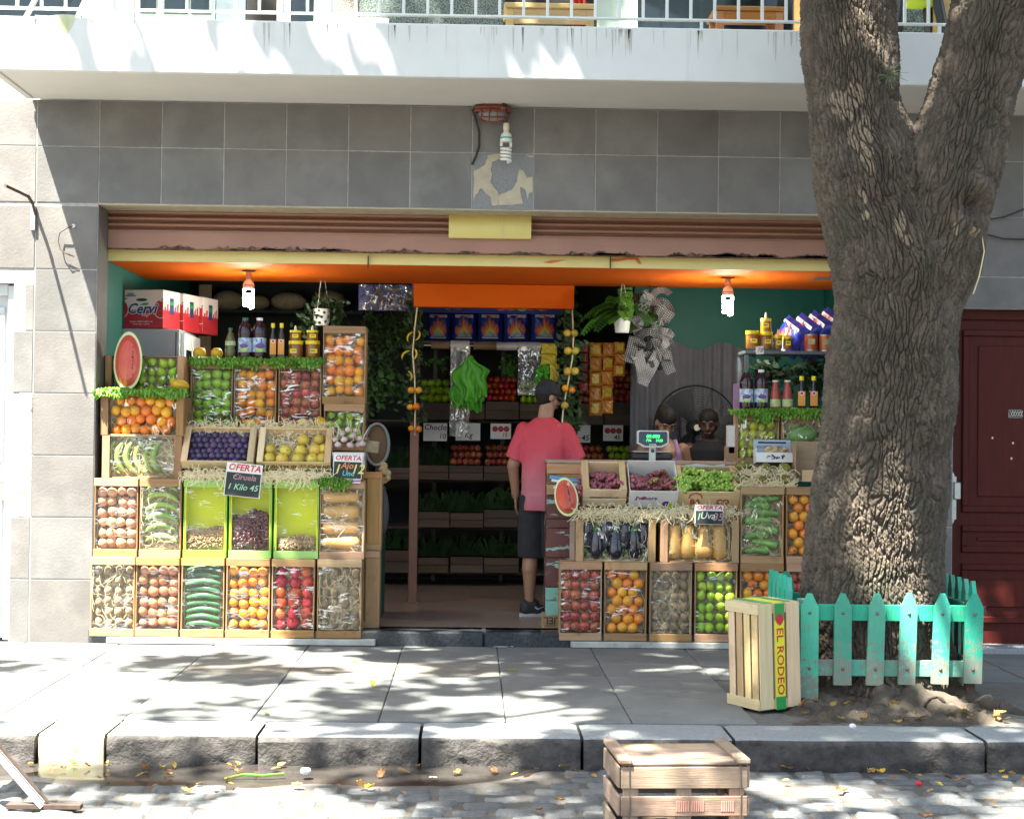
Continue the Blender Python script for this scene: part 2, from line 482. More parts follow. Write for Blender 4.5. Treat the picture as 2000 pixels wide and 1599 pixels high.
M('red_door', (.078, .013, .010), (.062, .010, .008), scale=5, spec=.15, rough=.5, stretch=(6, 6, .8), bump=.04, bscale=30)
M('steel', (.46, .46, .45), (.36, .36, .36), scale=20, rough=.4, metal=.7)
M('white_door', (.55, .56, .57), (.5, .51, .52), scale=3, rough=.5)
M('cable', (.02, .018, .018), rough=.6)
M('red_lamp', (.26, .06, .035), (.18, .045, .03), scale=25, rough=.6, c3=(.55, .5, .45), s3=12, lo3=.66, hi3=.68)
M('lamp_glass', (.22, .22, .24), rough=.12)
M('white_plastic', (.78, .78, .76), rough=.35)
M('ivory', (.66, .6, .46), rough=.5)
M('green_band', (.03, .38, .3), rough=.4)
M('lit_tube', (.95, 1.0, .98), emit=12)
M('pink_paint', (.6, .28, .22), rough=.6)
M('chalkboard', (.016, .022, .022), (.035, .042, .04), scale=9, rough=.8)
M('card_white', (.74, .73, .71), (.68, .67, .65), scale=5, rough=.7)
M('sign_red', (.52, .02, .03), rough=.6)
M('chalk_yellow', (.72, .62, .2), rough=.9)
M('chalk_green', (.3, .55, .4), rough=.9)
M('chalk_white', (.6, .62, .55), rough=.9)
M('chalk_pink', (.42, .22, .25), rough=.9)
M('chalk_orange', (.62, .25, .1), rough=.9)
M('chalk_cyan', (.15, .5, .5), rough=.9)
M('purple', (.28, .10, .30), rough=.6)
M('ink_black', (.02, .02, .02), rough=.7)
M('ink_brown', (.045, .028, .016), rough=.8)
M('shelf_steel', (.13, .145, .155), (.1, .11, .12), scale=8, rough=.5)
M('ink_red', (.40, .05, .03), rough=.8)
M('box_red', (.40, .02, .03), rough=.55)
M('box_white', (.66, .60, .58), rough=.6)
M('box_navy', (.02, .04, .14), rough=.55)
M('box_green', (.02, .28, .06), rough=.55)
M('cardboard', (.36, .25, .15), (.31, .21, .12), scale=6, rough=.8, stretch=(1, 1, 8))
M('fridge', (.32, .33, .33), (.27, .28, .28), scale=2, rough=.45)
M('fridge_white', (.6, .6, .6), rough=.4)
M('wool_straw', (.68, .56, .34), (.80, .68, .44), scale=5, rough=.85, rnd=.06)
M('packing', (.42, .33, .21), (.32, .24, .15), scale=26, rough=.95, bump=.6, bscale=60, rnd=.1)
M('lettuce', (.13, .34, .03), (.24, .46, .06), scale=14, rough=.45, rnd=.15, transl=.25)
M('lettuce_dark', (.05, .17, .02), (.09, .24, .03), scale=14, rough=.5, rnd=.15, transl=.2)
# produce
M('orange_peel', (.78, .24, .012), (.72, .30, .016), scale=6, rough=.36, bump=.12, bscale=240, rnd=.16, hue=.022)
M('apple_red', (.30, .02, .03), (.50, .16, .05), scale=9, rough=.25, rnd=.25, hue=.02, lo=.42, hi=.62, stretch=(1, 1, .4))
M('apple_green', (.33, .55, .04), (.27, .48, .03), scale=7, rough=.25, rnd=.1, hue=.008)
M('lime_peel', (.36, .50, .02), (.24, .42, .025), scale=8, rough=.3, rnd=.18, hue=.022, bump=.1, bscale=200)
M('lemon_peel', (.42, .44, .02), (.34, .40, .02), scale=8, rough=.3, rnd=.14, hue=.02, bump=.1, bscale=200)
M('tomato_skin', (.52, .035, .016), (.48, .05, .018), scale=4, rough=.18, rnd=.25, hue=.022)
M('onion_skin', (.50, .21, .09), (.38, .13, .055), scale=12, rough=.38, rnd=.16, hue=.018, stretch=(1.5, 1.5, .3), lo=.4, hi=.6)
M('onion_pale', (.56, .30, .16), (.45, .2, .1), scale=12, rough=.38, rnd=.14, hue=.015, stretch=(1.5, 1.5, .3))
M('kiwi_skin', (.27, .18, .095), (.2, .125, .06), scale=30, rough=.8, rnd=.15, sheen=.3)
M('cucumber_skin', (.03, .11, .04), (.10, .22, .09), scale=14, rough=.28, rnd=.25, stretch=(.3, 1, 1), lo=.5, hi=.75)
M('banana_green', (.20, .32, .055), (.30, .40, .10), scale=7, rough=.4, rnd=.16, hue=.02, c3=(.06, .05, .03), s3=14, lo3=.68, hi3=.74)
M('banana_yellow', (.70, .46, .02), (.6, .42, .03), scale=9, rough=.45)
M('squash_skin', (.62, .36, .11), (.54, .30, .085), scale=5, rough=.3, rnd=.12, hue=.012, stretch=(2, 2, .4))
M('eggplant_skin', (.012, .010, .022), (.02, .016, .04), scale=4, rough=.1, spec=.7)
M('calyx', (.07, .16, .035), (.1, .2, .05), scale=10, rough=.6)
M('plum_skin', (.035, .03, .085), (.085, .045, .10), scale=5, rough=.38, rnd=.35, hue=.035)
M('pear_skin', (.62, .46, .07), (.55, .38, .06), scale=6, rough=.42, rnd=.12, hue=.014, c3=(.25, .15, .04), s3=16, lo3=.64, hi3=.72)
M('quince_skin', (.66, .40, .02), (.55, .3, .02), scale=5, rough=.4, rnd=.08, c3=(.2, .1, .02), s3=9, lo3=.60, hi3=.70)
M('mango_skin', (.12, .145, .02), (.36, .13, .02), scale=2.2, rough=.3, rnd=.15, lo=.5, hi=.68)
M('garlic_skin', (.62, .52, .48), (.45, .30, .30), scale=14, rough=.5, rnd=.12, stretch=(2, 2, .3))
M('garlic_stem', (.6, .55, .40), rough=.6)
M('grape_green', (.36, .52, .09), (.19, .34, .04), scale=38, rough=.22, rnd=.1)
M('grape_red', (.20, .045, .075), (.36, .12, .13), scale=38, rough=.3, rnd=.2, lo=.4, hi=.6)
M('grape_pink', (.36, .12, .11), (.20, .05, .06), scale=40, rough=.28, rnd=.15, c3=(.34, .33, .07), s3=6, lo3=.58, hi3=.66)
M('stem', (.13, .11, .04), rough=.8)
M('zucchini_skin', (.12, .27, .06), (.2, .36, .1), scale=12, rough=.32, rnd=.16, stretch=(.4, 1, 1))
M('melon_flesh', (.56, .065, .045), (.62, .12, .075), scale=5, rough=.35, bump=.1, bscale=60)
M('melon_rind', (.62, .66, .36), (.56, .62, .3), scale=5, rough=.4)
M('melon_skin', (.04, .14, .025), (.12, .24, .06), scale=5, rough=.35)
M('seed', (.02, .012, .01), rough=.3)
M('walnut', (.40, .26, .13), (.25, .15, .07), scale=40, rough=.8)
M('dried_fruit', (.085, .022, .026), (.16, .05, .045), scale=20, rough=.25)
M('nuts', (.46, .32, .17), (.26, .16, .08), scale=40, rough=.7)
M('ginger', (.56, .40, .22), (.48, .32, .16), scale=9, rough=.7)
film_material('film', milky=.016)
film_material('film_soft', st=(7, 1, 4), width=.045, thr=.53)
film_material('film_hazy', st=(2, 1, 16), width=.03, thr=.5, gain=.3, milky=.015)
film_material('poly_bag', base=.06, st=(5, 1, 3), scale=5, width=.06, thr=.4, milky=.16)
# bottles, shop goods
M('juice_dark', (.03, .008, .018), rough=.08, spec=.6)
M('oil_dark', (.016, .012, .008), rough=.08, spec=.6)
M('oil_green', (.10, .095, .02), rough=.08, spec=.6)
M('honey', (.30, .095, .012), (.24, .07, .01), scale=6, rough=.12, spec=.6)
M('honey_light', (.42, .17, .02), rough=.12)
M('tomato_sauce', (.34, .05, .03), (.28, .04, .025), scale=20, rough=.15)
M('cap_yellow', (.75, .60, .01), rough=.35)
M('cap_white', (.75, .74, .72), rough=.4)
M('cap_green', (.03, .12, .07), rough=.4)
M('cap_cream', (.66, .58, .42), rough=.4)
M('label_blue', (.20, .30, .52), (.62, .66, .68), scale=26, rough=.5, lo=.42, hi=.58, c3=(.05, .08, .24), s3=40, lo3=.6, hi3=.64)
M('label_orange', (.72, .32, .05), (.66, .2, .04), scale=4, rough=.5)
M('label_yellow', (.74, .66, .03), rough=.5)
M('label_cream', (.58, .55, .28), (.3, .42, .16), scale=30, rough=.5)
M('label_violet', (.14, .06, .26), rough=.5)
M('can_orange', (.52, .14, .035), (.42, .08, .03), scale=7, rough=.35)
wood('shaded_wood_x', (.13, .085, .06), (.085, .055, .04), 'x')  # crate wood darkened, so the deep shop's shade sits in the colour
M('bag_blue', (.02, .04, .34), (.03, .055, .42), scale=3, rough=.32, bump=.3, bscale=9)
M('flame_red', (.62, .06, .02), rough=.4)
M('flame_orange', (.72, .22, .02), rough=.4)
M('flame_yellow', (.76, .6, .06), rough=.4)
M('coal_white', (.55, .6, .66), (.12, .2, .36), scale=40, rough=.5)
M('bag_green', (.14, .52, .05), (.09, .40, .03), scale=4, rough=.35, transl=.12, bump=1, bscale=12, stretch=(3, 3, .5), bstretch=(3, 3, .4))
M('tube_card', (.22, .13, .07), rough=.8)
M('roll_plastic', (.60, .52, .52), (.52, .45, .46), scale=4, rough=.22)
M('packet_orange', (.50, .16, .02), (.58, .25, .04), scale=16, rough=.22, rnd=.15, bump=.3, bscale=30)
M('packet_yellow', (.66, .54, .04), (.55, .36, .03), scale=14, rough=.35, rnd=.12)
M('packet_red', (.20, .02, .03), (.34, .1, .06), scale=26, rough=.2, rnd=.3, bump=.3, bscale=30)
M('leaf_dark', (.016, .045, .012), (.03, .07, .02), scale=8, rough=.55, rnd=.3)
M('herb', (.03, .085, .02), (.06, .13, .03), scale=8, rough=.6, rnd=.25)
M('fern', (.07, .22, .03), (.10, .28, .04), scale=6, rough=.5, rnd=.2, transl=.25)
M('post_paint', (.23, .115, .08), (.19, .095, .065), scale=3, rough=.55)
M('old_red_paint', (.115, .035, .03), (.10, .03, .026), scale=6, rough=.55, c3=(.27, .43, .40), s3=9, lo3=.575, hi3=.60, st3=(.8, 1, 2.2), bump=.15, bscale=40)
M('old_teal_paint', (.22, .46, .38), (.18, .40, .33), scale=6, rough=.6, c3=(.30, .13, .085), s3=7, lo3=.6, hi3=.66)
M('curtain', (.17, .17, .19), (.14, .14, .16), scale=6, rough=.9, transl=.2)
M('mesh_black', (.012, .012, .013), rough=.5)
M('scale_shell', (.66, .66, .60), rough=.4)
M('scale_panel', (.02, .05, .09), rough=.25)
M('digit_green', (.05, .8, .2), emit=.5)
M('digit_dim', (.02, .16, .08), emit=.06)
M('sky_blue', (.10, .30, .55), rough=.5)
M('prim_violet', (.16, .03, .25), rough=.5)
M('prim_lime', (.42, .66, .03), rough=.5)
M('liner_blue', (.12, .12, .32), rough=.6)
M('print_blue', (.36, .44, .52), rough=.6)
# people
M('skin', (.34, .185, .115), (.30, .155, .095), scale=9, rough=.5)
M('skin_shaded', (.10, .05, .034), (.08, .04, .028), scale=9, rough=.5)  # skin darkened to carry the dimness behind the counter
M('shirt', (.62, .045, .085), (.58, .05, .09), scale=3, rough=.9, bump=.9, bscale=7, bstretch=(1.6, 1.6, .7))
M('shorts', (.018, .018, .022), (.026, .026, .03), scale=20, rough=.9)
M('cap_cloth', (.010, .010, .013), (.016, .016, .02), scale=40, rough=.85)
M('hair', (.010, .008, .007), (.022, .017, .014), scale=30, rough=.75, spec=.2, stretch=(1, 1, 4))
M('shoe', (.016, .016, .02), (.03, .03, .034), scale=60, rough=.7)
M('sole', (.40, .40, .40), rough=.6)
M('lilac', (.36, .20, .34), (.31, .17, .3), scale=9, rough=.9)
M('black_cloth', (.014, .014, .016), rough=.9)
M('lip', (.26, .09, .075), rough=.5)
M('eye_white', (.05, .035, .03), rough=.3)
M('old_white', (.50, .50, .47), (.36, .35, .32), scale=9, rough=.8, c3=(.2, .19, .17), s3=6, lo3=.58, hi3=.7)
# ribbon with white dots
def dots_material(name, a, b, sc):
    m = bpy.data.materials.new(name); m.use_nodes = True
    N = m.node_tree.nodes; L = m.node_tree.links; p = N['Principled BSDF']; p.inputs['Roughness'].default_value = .7
    tc = N.new('ShaderNodeTexCoord'); v = N.new('ShaderNodeTexVoronoi'); v.inputs['Scale'].default_value = sc; v.inputs['Randomness'].default_value = .1
    L.new(tc.outputs['UV'], v.inputs['Vector'])
    lt = N.new('ShaderNodeMath'); lt.operation = 'LESS_THAN'; lt.inputs[1].default_value = .21; L.new(v.outputs['Distance'], lt.inputs[0])
    mx = N.new('ShaderNodeMix'); mx.data_type = 'RGBA'; mx.inputs[6].default_value = _lin(a); mx.inputs[7].default_value = _lin(b)
    L.new(lt.outputs[0], mx.inputs[0]); L.new(mx.outputs[2], p.inputs['Base Color'])
    MATS[name] = m
dots_material('dot_ribbon', (.05, .048, .05), (.42, .41, .42), 62)
dots_material('dot_ribbon_light', (.15, .145, .15), (.46, .45, .46), 62)
# t-shirt colour changes with height, palest in the lower half
def shirt_material():
    m = MATS['shirt']; N = m.node_tree.nodes; L = m.node_tree.links; p = N['Principled BSDF']
    tc = N.new('ShaderNodeTexCoord'); sp = N.new('ShaderNodeSeparateXYZ'); L.new(tc.outputs['Object'], sp.inputs[0])
    rp = N.new('ShaderNodeValToRGB'); e = rp.color_ramp.elements
    mr = N.new('ShaderNodeMapRange'); mr.inputs[1].default_value = .72; mr.inputs[2].default_value = 1.5; L.new(sp.outputs['Z'], mr.inputs[0])
    nz = N.new('ShaderNodeTexNoise'); nz.inputs['Scale'].default_value = 5; L.new(tc.outputs['Object'], nz.inputs['Vector'])
    ad = N.new('ShaderNodeMath'); ad.operation = 'MULTIPLY_ADD'; ad.inputs[1].default_value = .22; L.new(nz.outputs[0], ad.inputs[0])
    sb = N.new('ShaderNodeMath'); sb.operation = 'SUBTRACT'; sb.inputs[1].default_value = .11; L.new(mr.outputs[0], sb.inputs[0]); L.new(sb.outputs[0], ad.inputs[2])
    e[0].position = 0; e[0].color = (.46, .085, .13, 1)
    e[1].position = .9; e[1].color = (.50, .05, .07, 1)
    for pos, c in ((.22, (.48, .17, .21, 1)), (.45, (.52, .14, .175, 1)), (.65, (.55, .07, .1, 1))):
        k = e.new(pos); k.color = c
    L.new(ad.outputs[0], rp.inputs[0]); L.new(rp.outputs[0], p.inputs['Base Color'])
shirt_material()
# ------------------------------------------------------------------ the ground
YK0 = onplane(1000, 1410, 0).y            # back edge of the kerb stones
YK1 = onplane(1000, 1438, 0).y            # front edge of the kerb stones
ZR = -.150                                # road level
def sheet(name, x0, x1, y0, y1, z, mat, nx=1, ny=1):
    b = MB(); b.grid(lambda u, v: (x0 + (x1 - x0) * u, y0 + (y1 - y0) * v, z), nx, ny)
    return struct(b.build(name, mat))
sheet('ground', -600, 600, -600, 600, ZR - .06, 'asphalt')
road = sheet('road', -40, 40, -9.5, YK1 + .02, ZR - .009, 'road_dirt')
pave = MB(); pave.box((0, (YK0 + .3) / 2 - .02, -.06), (60, -YK0 + .3, .09), .001)
pavement = struct(pave.build('pavement', 'joint_dirt'))

# paving slabs, one by one
SW = .64
sx0 = onplane(987, 1402, 0).x
rows = [(.02, -.84), (-.84, -1.42), (-1.42, YK0 + .01)]
PIT = (W(1480, 1300, -2.2).x, onplane(1985, 1400, 0).x, YK0, -1.42)      # open soil round the tree
for k in range(-9, 9):
    for i, (ya, yb) in enumerate(rows):
        xa, xb = sx0 + k * SW, sx0 + (k + 1) * SW
        if i == 2 and xb > PIT[0] + .1 and xa < PIT[1] - .1: continue
        pieces = [(ya, yb)] if i < 2 else [(ya, yb)]
        for (p, q) in pieces:
            g = .0035 + random.random() * .002
            dz = random.uniform(-.003, .003)
            brown = i == 1 and -3 <= k <= -1
            b = MB(); b.box((0, 0, 0), (SW - g, abs(q - p) - g, .05), .005)
            put('paving_slab', b.mesh('paving_slab', 'slab_brown' if brown else 'slab'), pavement, ((xa + xb) / 2, (p + q) / 2, -.025 + dz + .0), (random.uniform(-.003, .003), random.uniform(-.003, .003), 0))
# kerb stones with a hewn face
def rough_noise(x, z, seed):
    r = np.random.default_rng(seed); h = np.zeros_like(x); a = 1.0; f = 9.0
    for o in range(5):
        for j in range(4):
            an = r.uniform(0, math.pi); ph = r.uniform(0, 6.28)
            h += a * np.sin(f * (x * math.cos(an) + z * math.sin(an)) + ph + 1.7 * np.sin(f * .6 * (x * math.sin(an) - z * math.cos(an)) + ph))
        a *= .55; f *= 2.1
    return h / 5
kj = [-160, 60, 197, 498, 820, 1137, 1432, 1915, 2250]
kx = [onplane(p, 1438, 0).x for p in kj]
for i in range(len(kj) - 1):
    xa, xb = kx[i] + .008, kx[i + 1] - .008
    yellow = i == 1
    nx = max(8, int((xb - xa) / .018)); H = .2; nz = 12
    xs = np.linspace(0, 1, nx + 1)
    b = MB(); ks = 40 + i
    prof = []                                   # profile from back of top over the edge to the bottom
    for j in range(6): prof.append((YK0 + (YK1 + .035 - YK0) * j / 5, 0.0, 0))
    prof += [(YK1 + .015, -.006, .3), (YK1 + .004, -.018, .7)]
    for j in range(nz + 1): prof.append((YK1, -.025 - (H - .025) * j / nz, 1))
    P = np.array(prof); X = xa + (xb - xa) * xs
    vs = []
    for (y, z, w) in prof:
        n = rough_noise(X, np.full_like(X, z + y * .3), ks)
        n2 = rough_noise(X * .35, np.full_like(X, z), ks + 9)
        amp = .032 * w * (0.1 if yellow else 1)
        for q in range(nx + 1):
            e = min(q, nx - q) / 2.0; ed = max(0, 1 - e) * .012
            vs.append((X[q], y - n[q] * amp + ed * (1 if w else 0) - (.006 * n2[q] if w else 0), z - .005 + n2[q] * .003 - ed * .4))
    fs = [[j * (nx + 1) + q, (j + 1) * (nx + 1) + q, (j + 1) * (nx + 1) + q + 1, j * (nx + 1) + q + 1] for j in range(len(prof) - 1) for q in range(nx)]
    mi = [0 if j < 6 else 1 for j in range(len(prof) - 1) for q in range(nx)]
    nr = len(prof)
    fs.append([j * (nx + 1) for j in range(nr)]); mi.append(1)
    fs.append([j * (nx + 1) + nx for j in range(nr)][::-1]); mi.append(1)
    b.v = vs; b.f = fs; b.m = mi
    b.build('kerb_stone', ['yellow_kerb', 'yellow_kerb'] if yellow else ['granite_top', 'granite_face_shaded'], pavement, smooth=True, ang=50)

# cobbles of the road, one by one as far as the picture shows them
random.seed(5)
cob = []
for v in range(6):
    b = MB(); q = random.Random(v + 50); ks = [(q.uniform(1, 4), q.uniform(1, 4), q.uniform(0, 6.28)) for _ in range(4)]; sk = [q.uniform(-.09, .09) for _ in range(4)]
    def fn(u, w, v=v):
        x = u * 2 - 1; y = w * 2 - 1
        e = max(0, (1 - abs(x) ** 9) * (1 - abs(y) ** 9))
        h = sum(math.sin(a * x + c * y + p) for a, c, p in ks) * .0016
        return (x * .5 * (1 + sk[0] * y + sk[1] * y * y * .5), y * .5 * (1 + sk[2] * x), .03 * e ** .5 - .03 + h)
    b.grid(fn, 8, 8)
    cob.append(b.mesh('cobblestone', 'cobble', True))
yrow = YK1 - .03; cnt = 0
while yrow > YK1 - 1.45:
    dy = random.uniform(.12, .15); x = -3.6 + random.uniform(-.1, 0)
    while x < 3.6:
        dx = random.uniform(.15, .23)
        cx, cy = x + dx / 2, yrow - dy / 2
        x += dx
        # the wet gutter covers the stones left of the middle
        gut = .42 + .05 * math.sin(cx * 2.1)
        if cx < .35 and cy > YK1 - gut: continue
        if cnt >= 300: continue
        cnt += 1
        o = put('cobblestone', random.choice(cob), road, (cx, cy, ZR + random.uniform(-.006, .008)), (random.uniform(-.03, .03), random.uniform(-.03, .03), random.uniform(-.06, .06)), (dx * .98, dy * .975, 1))
    yrow -= dy
b = MB()
b.grid(lambda u, v: (-4.6 + 5.0 * u, YK1 + .02 - (v * (.56 + .08 * math.sin(u * 21) + .05 * math.sin(u * 47)) * (1 if u < .9 else max(.0, (1 - u) / .1))), ZR + .004 - .07 * max(0, v - .6)), 60, 10)
g = b.build('gutter', 'gutter_mud', None, smooth=True); struct(g)
# far road surface beyond the built stones keeps the material only

# ------------------------------------------------------------------ the building
XL = W(192, 402, 0).x; XR = W(1690, 420, 0).x
ZS = W(316, 199, 0).z; ZJ = W(316, 289, 0).z; ZO = W(316, 399, 0).z
TP = .4245
bld = thing('shop_building', 'grey tiled shop front with white balcony above an open shutter', 'building')
XDL = W(25, 700, 0).x; XDR = W(1861, 900, 0).x
wb = MB()
wb.box(((XDL + XL) / 2, .1615, ZO / 2 - .03), (XL - XDL, .317, ZO + .06), .001)              # left pier
wb.box(((XR + XDR) / 2, .1615, ZO / 2 - .03), (XDR - XR, .317, ZO + .06), .001)              # right pier
wb.box((0, .1615, (ZO + ZS) / 2 + .001), (16, .317, ZS - ZO), .001)                          # lintel
ZDL = W(10, 553, 0).z; ZDR = W(1940, 603, 0).z
wb.box((XDL - .55, .1615, (ZDL + ZO) / 2), (1.1 - .002, .317, ZO - ZDL), .001)
wb.box((XDL - 2.6, .1615, ZO / 2), (3.0, .317, ZO), .001)
wb.box((XDR + .6, .1615, (ZDR + ZO) / 2), (1.2 - .002, .317, ZO - ZDR), .001)
wb.box((XDR + 2.7, .1615, ZO / 2), (3.0, .317, ZO), .001)
wb.build('wall', 'mortar', bld)
ub = MB(); ub.box((0, .17, ZS + 4.5), (16, .26, 9), .001)
ub.build('upper_wall', 'white_paint', bld)
lb = MB(); lb.box(((XL + XR) / 2, .16, ZO - .004), (XR - XL - .004, .31, .008), .001); lb.build('lintel_plaster', 'old_plaster', bld)
for x in (XL - .004, XR + .004):
    rv = MB(); rv.box((x, .16, ZO / 2 - .01), (.012, .312, ZO), .001); rv.build('reveal', 'tile', bld)

random.seed(3)
tile_cache = {}
def tile(xa, xb, za, zb):
    key = (round(xb - xa, 3), round(zb - za, 3))
    if key not in tile_cache:
        b = MB(); b.box((0, 0, 0), (xb - xa - .008, .022, zb - za - .008), .0018); tile_cache[key] = b.mesh('wall_tile', 'tile')
    put('wall_tile', tile_cache[key], bld, ((xa + xb) / 2, .010 + random.uniform(-.0015, .0015), (za + zb) / 2), (random.uniform(-.003, .003), 0, random.uniform(-.003, .003)))
xj = [XL + k * TP for k in range(-9, 21)]
pz = [ZO - TP * k for k in range(0, 9)]
zj = [W(130, p, 0).z for p in (402, 526, 647, 768, 889, 1010, 1131, 1256)]
XB = XL - TP
for k in range(len(xj) - 1):
    xa, xb = xj[k], xj[k + 1]
    if xb < -4.2 or xa > 4.6: continue
    tile(xa, xb, ZJ, ZS)
    if not (xa < W(983, 350, 0).x < xb): tile(xa, xb, ZO, ZJ)
for i in range(7):
    tile(XB, XL, zj[i + 1], zj[i])
    if i == 0: tile(XB - TP, XB, max(zj[1], ZDL), zj[0])
    if i == 1: tile(XDL + .075, XB, zj[2], zj[1] if False else ZDL)
    elif i >= 2 and i not in (3, 4): tile(XDL, XB, zj[i + 1], zj[i])
    elif i in (3, 4):
        def fn(u, v, i=i):
            x = XDL + .05 + (XB - XDL - .05) * u; z = zj[i + 1] + (zj[i] - zj[i + 1]) * v
            e = min(u, 1 - u, v, 1 - v) > .02
            return (x, .0 - (.008 * float(rough_noise(np.array([x * 2.2]), np.array([z * 2.2]), 77)[0]) if e else 0), z)
        b = MB(); b.grid(fn, 12, 30); b.build('bare_mortar', 'rough_mortar', bld, smooth=True)
# tiles beyond the tree
xr = XDR
for zz in [(k * TP, (k + 1) * TP) for k in range(0, 8)]:
    tile(XDR - .3, XDR, zz[0], min(zz[1], ZO))
for k in range(4):
    tile(XDR + k * .62, XDR + (k + 1) * .62, ZDR + .22, ZO); tile(XDR + k * .62, XDR + (k + 1) * .62, ZDR, ZDR + .22)
# the place where a tile came off
xa = [x for x in xj if x < W(983, 350, 0).x][-1]
b = MB(); b.box((xa + TP / 2, .004, (ZO + ZJ) / 2), (TP - .003, .006, ZJ - ZO - .003), .0005); b.build('bare_concrete', 'bare_concrete', bld)
def blob(poly, y0, y1, mat, name, parent):
    b = MB(); b.prism(poly, y0, y1); return b.build(name, mat, parent)
def pxpoly(pts, Y): return [((W(x, y, Y)).x, (W(x, y, Y)).z) for x, y in pts]
def ragged(pts, n=4, amp=2.5, seed=1):
    r = random.Random(seed); o = []
    for i in range(len(pts)):
        a, c = pts[i], pts[(i + 1) % len(pts)]
        for k in range(n):
            t = k / n
            o.append((a[0] + (c[0] - a[0]) * t + (r.uniform(-amp, amp) if k else 0), a[1] + (c[1] - a[1]) * t + (r.uniform(-amp, amp) if k else 0)))
    return o
for s_, pl in enumerate([
    [(925, 334), (936, 330), (948, 322), (952, 303), (978, 301), (976, 312), (963, 316), (958, 330), (961, 343), (957, 358), (968, 370), (975, 382), (973, 400), (960, 401), (958, 385), (948, 378), (940, 368), (930, 380), (925, 398)],
    [(975, 382), (990, 376), (1002, 368), (1010, 355), (1015, 330), (1024, 336), (1030, 348), (1040, 345), (1041, 372), (1032, 380), (1030, 390), (1026, 370), (1016, 366), (1022, 398), (1000, 401), (974, 401)],
    [(1026, 302), (1042, 303), (1042, 308), (1034, 308)]]):
    blob(pxpoly(ragged(pl, 3, 1.6, s_ + 3), 0), -.004, .0012, 'old_plaster', 'plaster_patch', bld)

# shutter rolled up in the opening, with its worn bottom bar
YS = .30
zt, zb_ = W(900, 408, YS).z, W(900, 469, YS).z
shut = MB(); shut.box(((XL + XR) / 2, YS + .06, (zt + zb_) / 2), (XR - XL, .02, zt - zb_ + .16), .001)
shutter = shut.build('roller_shutter', 'shutter_paint', bld)
ns = 5; hs = (zt - zb_) / ns
b = MB()
def fn(u, v):
    a = v * math.pi
    return (XL + .004 + (XR - XL - .008) * u, YS + .04 - .046 * math.sin(a) ** .7, hs * .86 * (v - .5))
b.grid(fn, 30, 10); b.grid(lambda u, v: (XL + .004 + (XR - XL - .008) * u, YS + .030 - .004 * math.sin(v * math.pi), hs / 2 + .006 * (v - .5)), 30, 3)
slat = b.mesh('shutter_slat', 'shutter_paint', True)
for k in range(ns): put('shutter_slat', slat, shutter, (0, 0, zt - hs * (k + .5) + hs * .25))
zbar = W(900, 497, YS).z
b = MB(); b.box(((XL + XR) / 2, YS + .012, (zb_ + zbar) / 2 + .018), (XR - XL - .006, .03, zb_ - zbar + .02), .004); b.build('bottom_bar', 'shutter_paint', shutter)
r = random.Random(8)
for seg in range(26):                          # rust eating the lower edge
    xa = XL + .3 + r.random() * (XR - XL - .5); w = r.uniform(.12, .38)
    h = [r.uniform(.004, .03) for _ in range(12)]
    b = MB(); pts = [(xa + w * i / 11, zbar + .012 + h[i] * math.sin(math.pi * min(1, (i + .3) / 11.6))) for i in range(12)]
    b.prism([(xa + w, zbar + .010), (xa, zbar + .010)] + pts, YS - .0055, YS - .002); b.build('rust_patch', 'rust_edge', shutter)
b = MB(); b.box(((XL + XR) / 2, YS + .016, zbar + .006), (XR - XL - .006, .036, .008), .001); b.build('rust_lip', 'rust_edge', shutter)
p0, p1 = W(877, 420, YS - .03), W(1037, 467, YS - .03)
yb = thing('shutter_box', 'cream yellow metal box in the middle of the rolled shutter', 'box', ((p0.x + p1.x) / 2, YS - .02, (p0.z + p1.z) / 2))
b = MB(); b.grid(lambda u, v: ((u - .5) * (p1.x - p0.x), -.02 - .035 * math.sin(math.pi * (v * .9 + .05)), (v - .5) * (p0.z - p1.z)), 12, 10)
b.box((0, .01, 0), (p1.x - p0.x, .05, (p0.z - p1.z)), .002); b.build('cover', 'cream_yellow', yb, smooth=True, ang=40)
b = MB(); b.box((.085, -.056, 0), (.004, .004, (p0.z - p1.z) * .9), .001); b.build('seam', 'ivory', yb)

# balcony
XBL = W(62, 190, 0).x; YB = -.93
ZB0 = W(900, 153, YB).z; ZB1 = W(900, 49, YB).z
bal = MB(); bal.box(((XBL + 7) / 2, YB / 2 + .02, (ZS + ZB1) / 2), (7 - XBL, -YB - .04, ZB1 - ZS - .012), .004); balcony = bal.build('balcony', 'soffit_paint', bld)
b = MB(); b.box(((XBL + 7) / 2, YB + .01, (ZB0 + ZB1) / 2), (7 - XBL + .02, .06, ZB1 - ZB0), .006); b.build('fascia', 'white_paint', balcony)
b = MB(); b.box((XBL, (YB - .02) / 2, ZS + .02), (.05, -YB - .06, .05), .004); b.build('edge_bead', 'soffit_paint', balcony)
r = random.Random(4)
st = [(68, 30), (148, 30), (142, 50), (128, 70), (130, 84), (112, 92), (118, 104), (124, 118), (118, 132), (100, 128), (84, 104), (80, 82), (76, 62), (68, 52), (78, 40)]
blob(pxpoly(ragged(st, 3, 2, 2), YB - .02), YB - .0215, YB - .02, 'green_stain', 'moss_stain', balcony)
for k in range(84):
    x = r.uniform(0, 1560) if k > 14 else r.uniform(880, 1260); t = 36 + x * .0178
    h = r.uniform(14, 62); w = r.uniform(.7, 3.2)
    blob(pxpoly([(x - w, t), (x + w, t), (x + w * .6, t + h * .6), (x, t + h), (x - w * .5, t + h * .5)], YB - .02), YB - .0212, YB - .02, 'drip_stain', 'drip_stain', balcony)
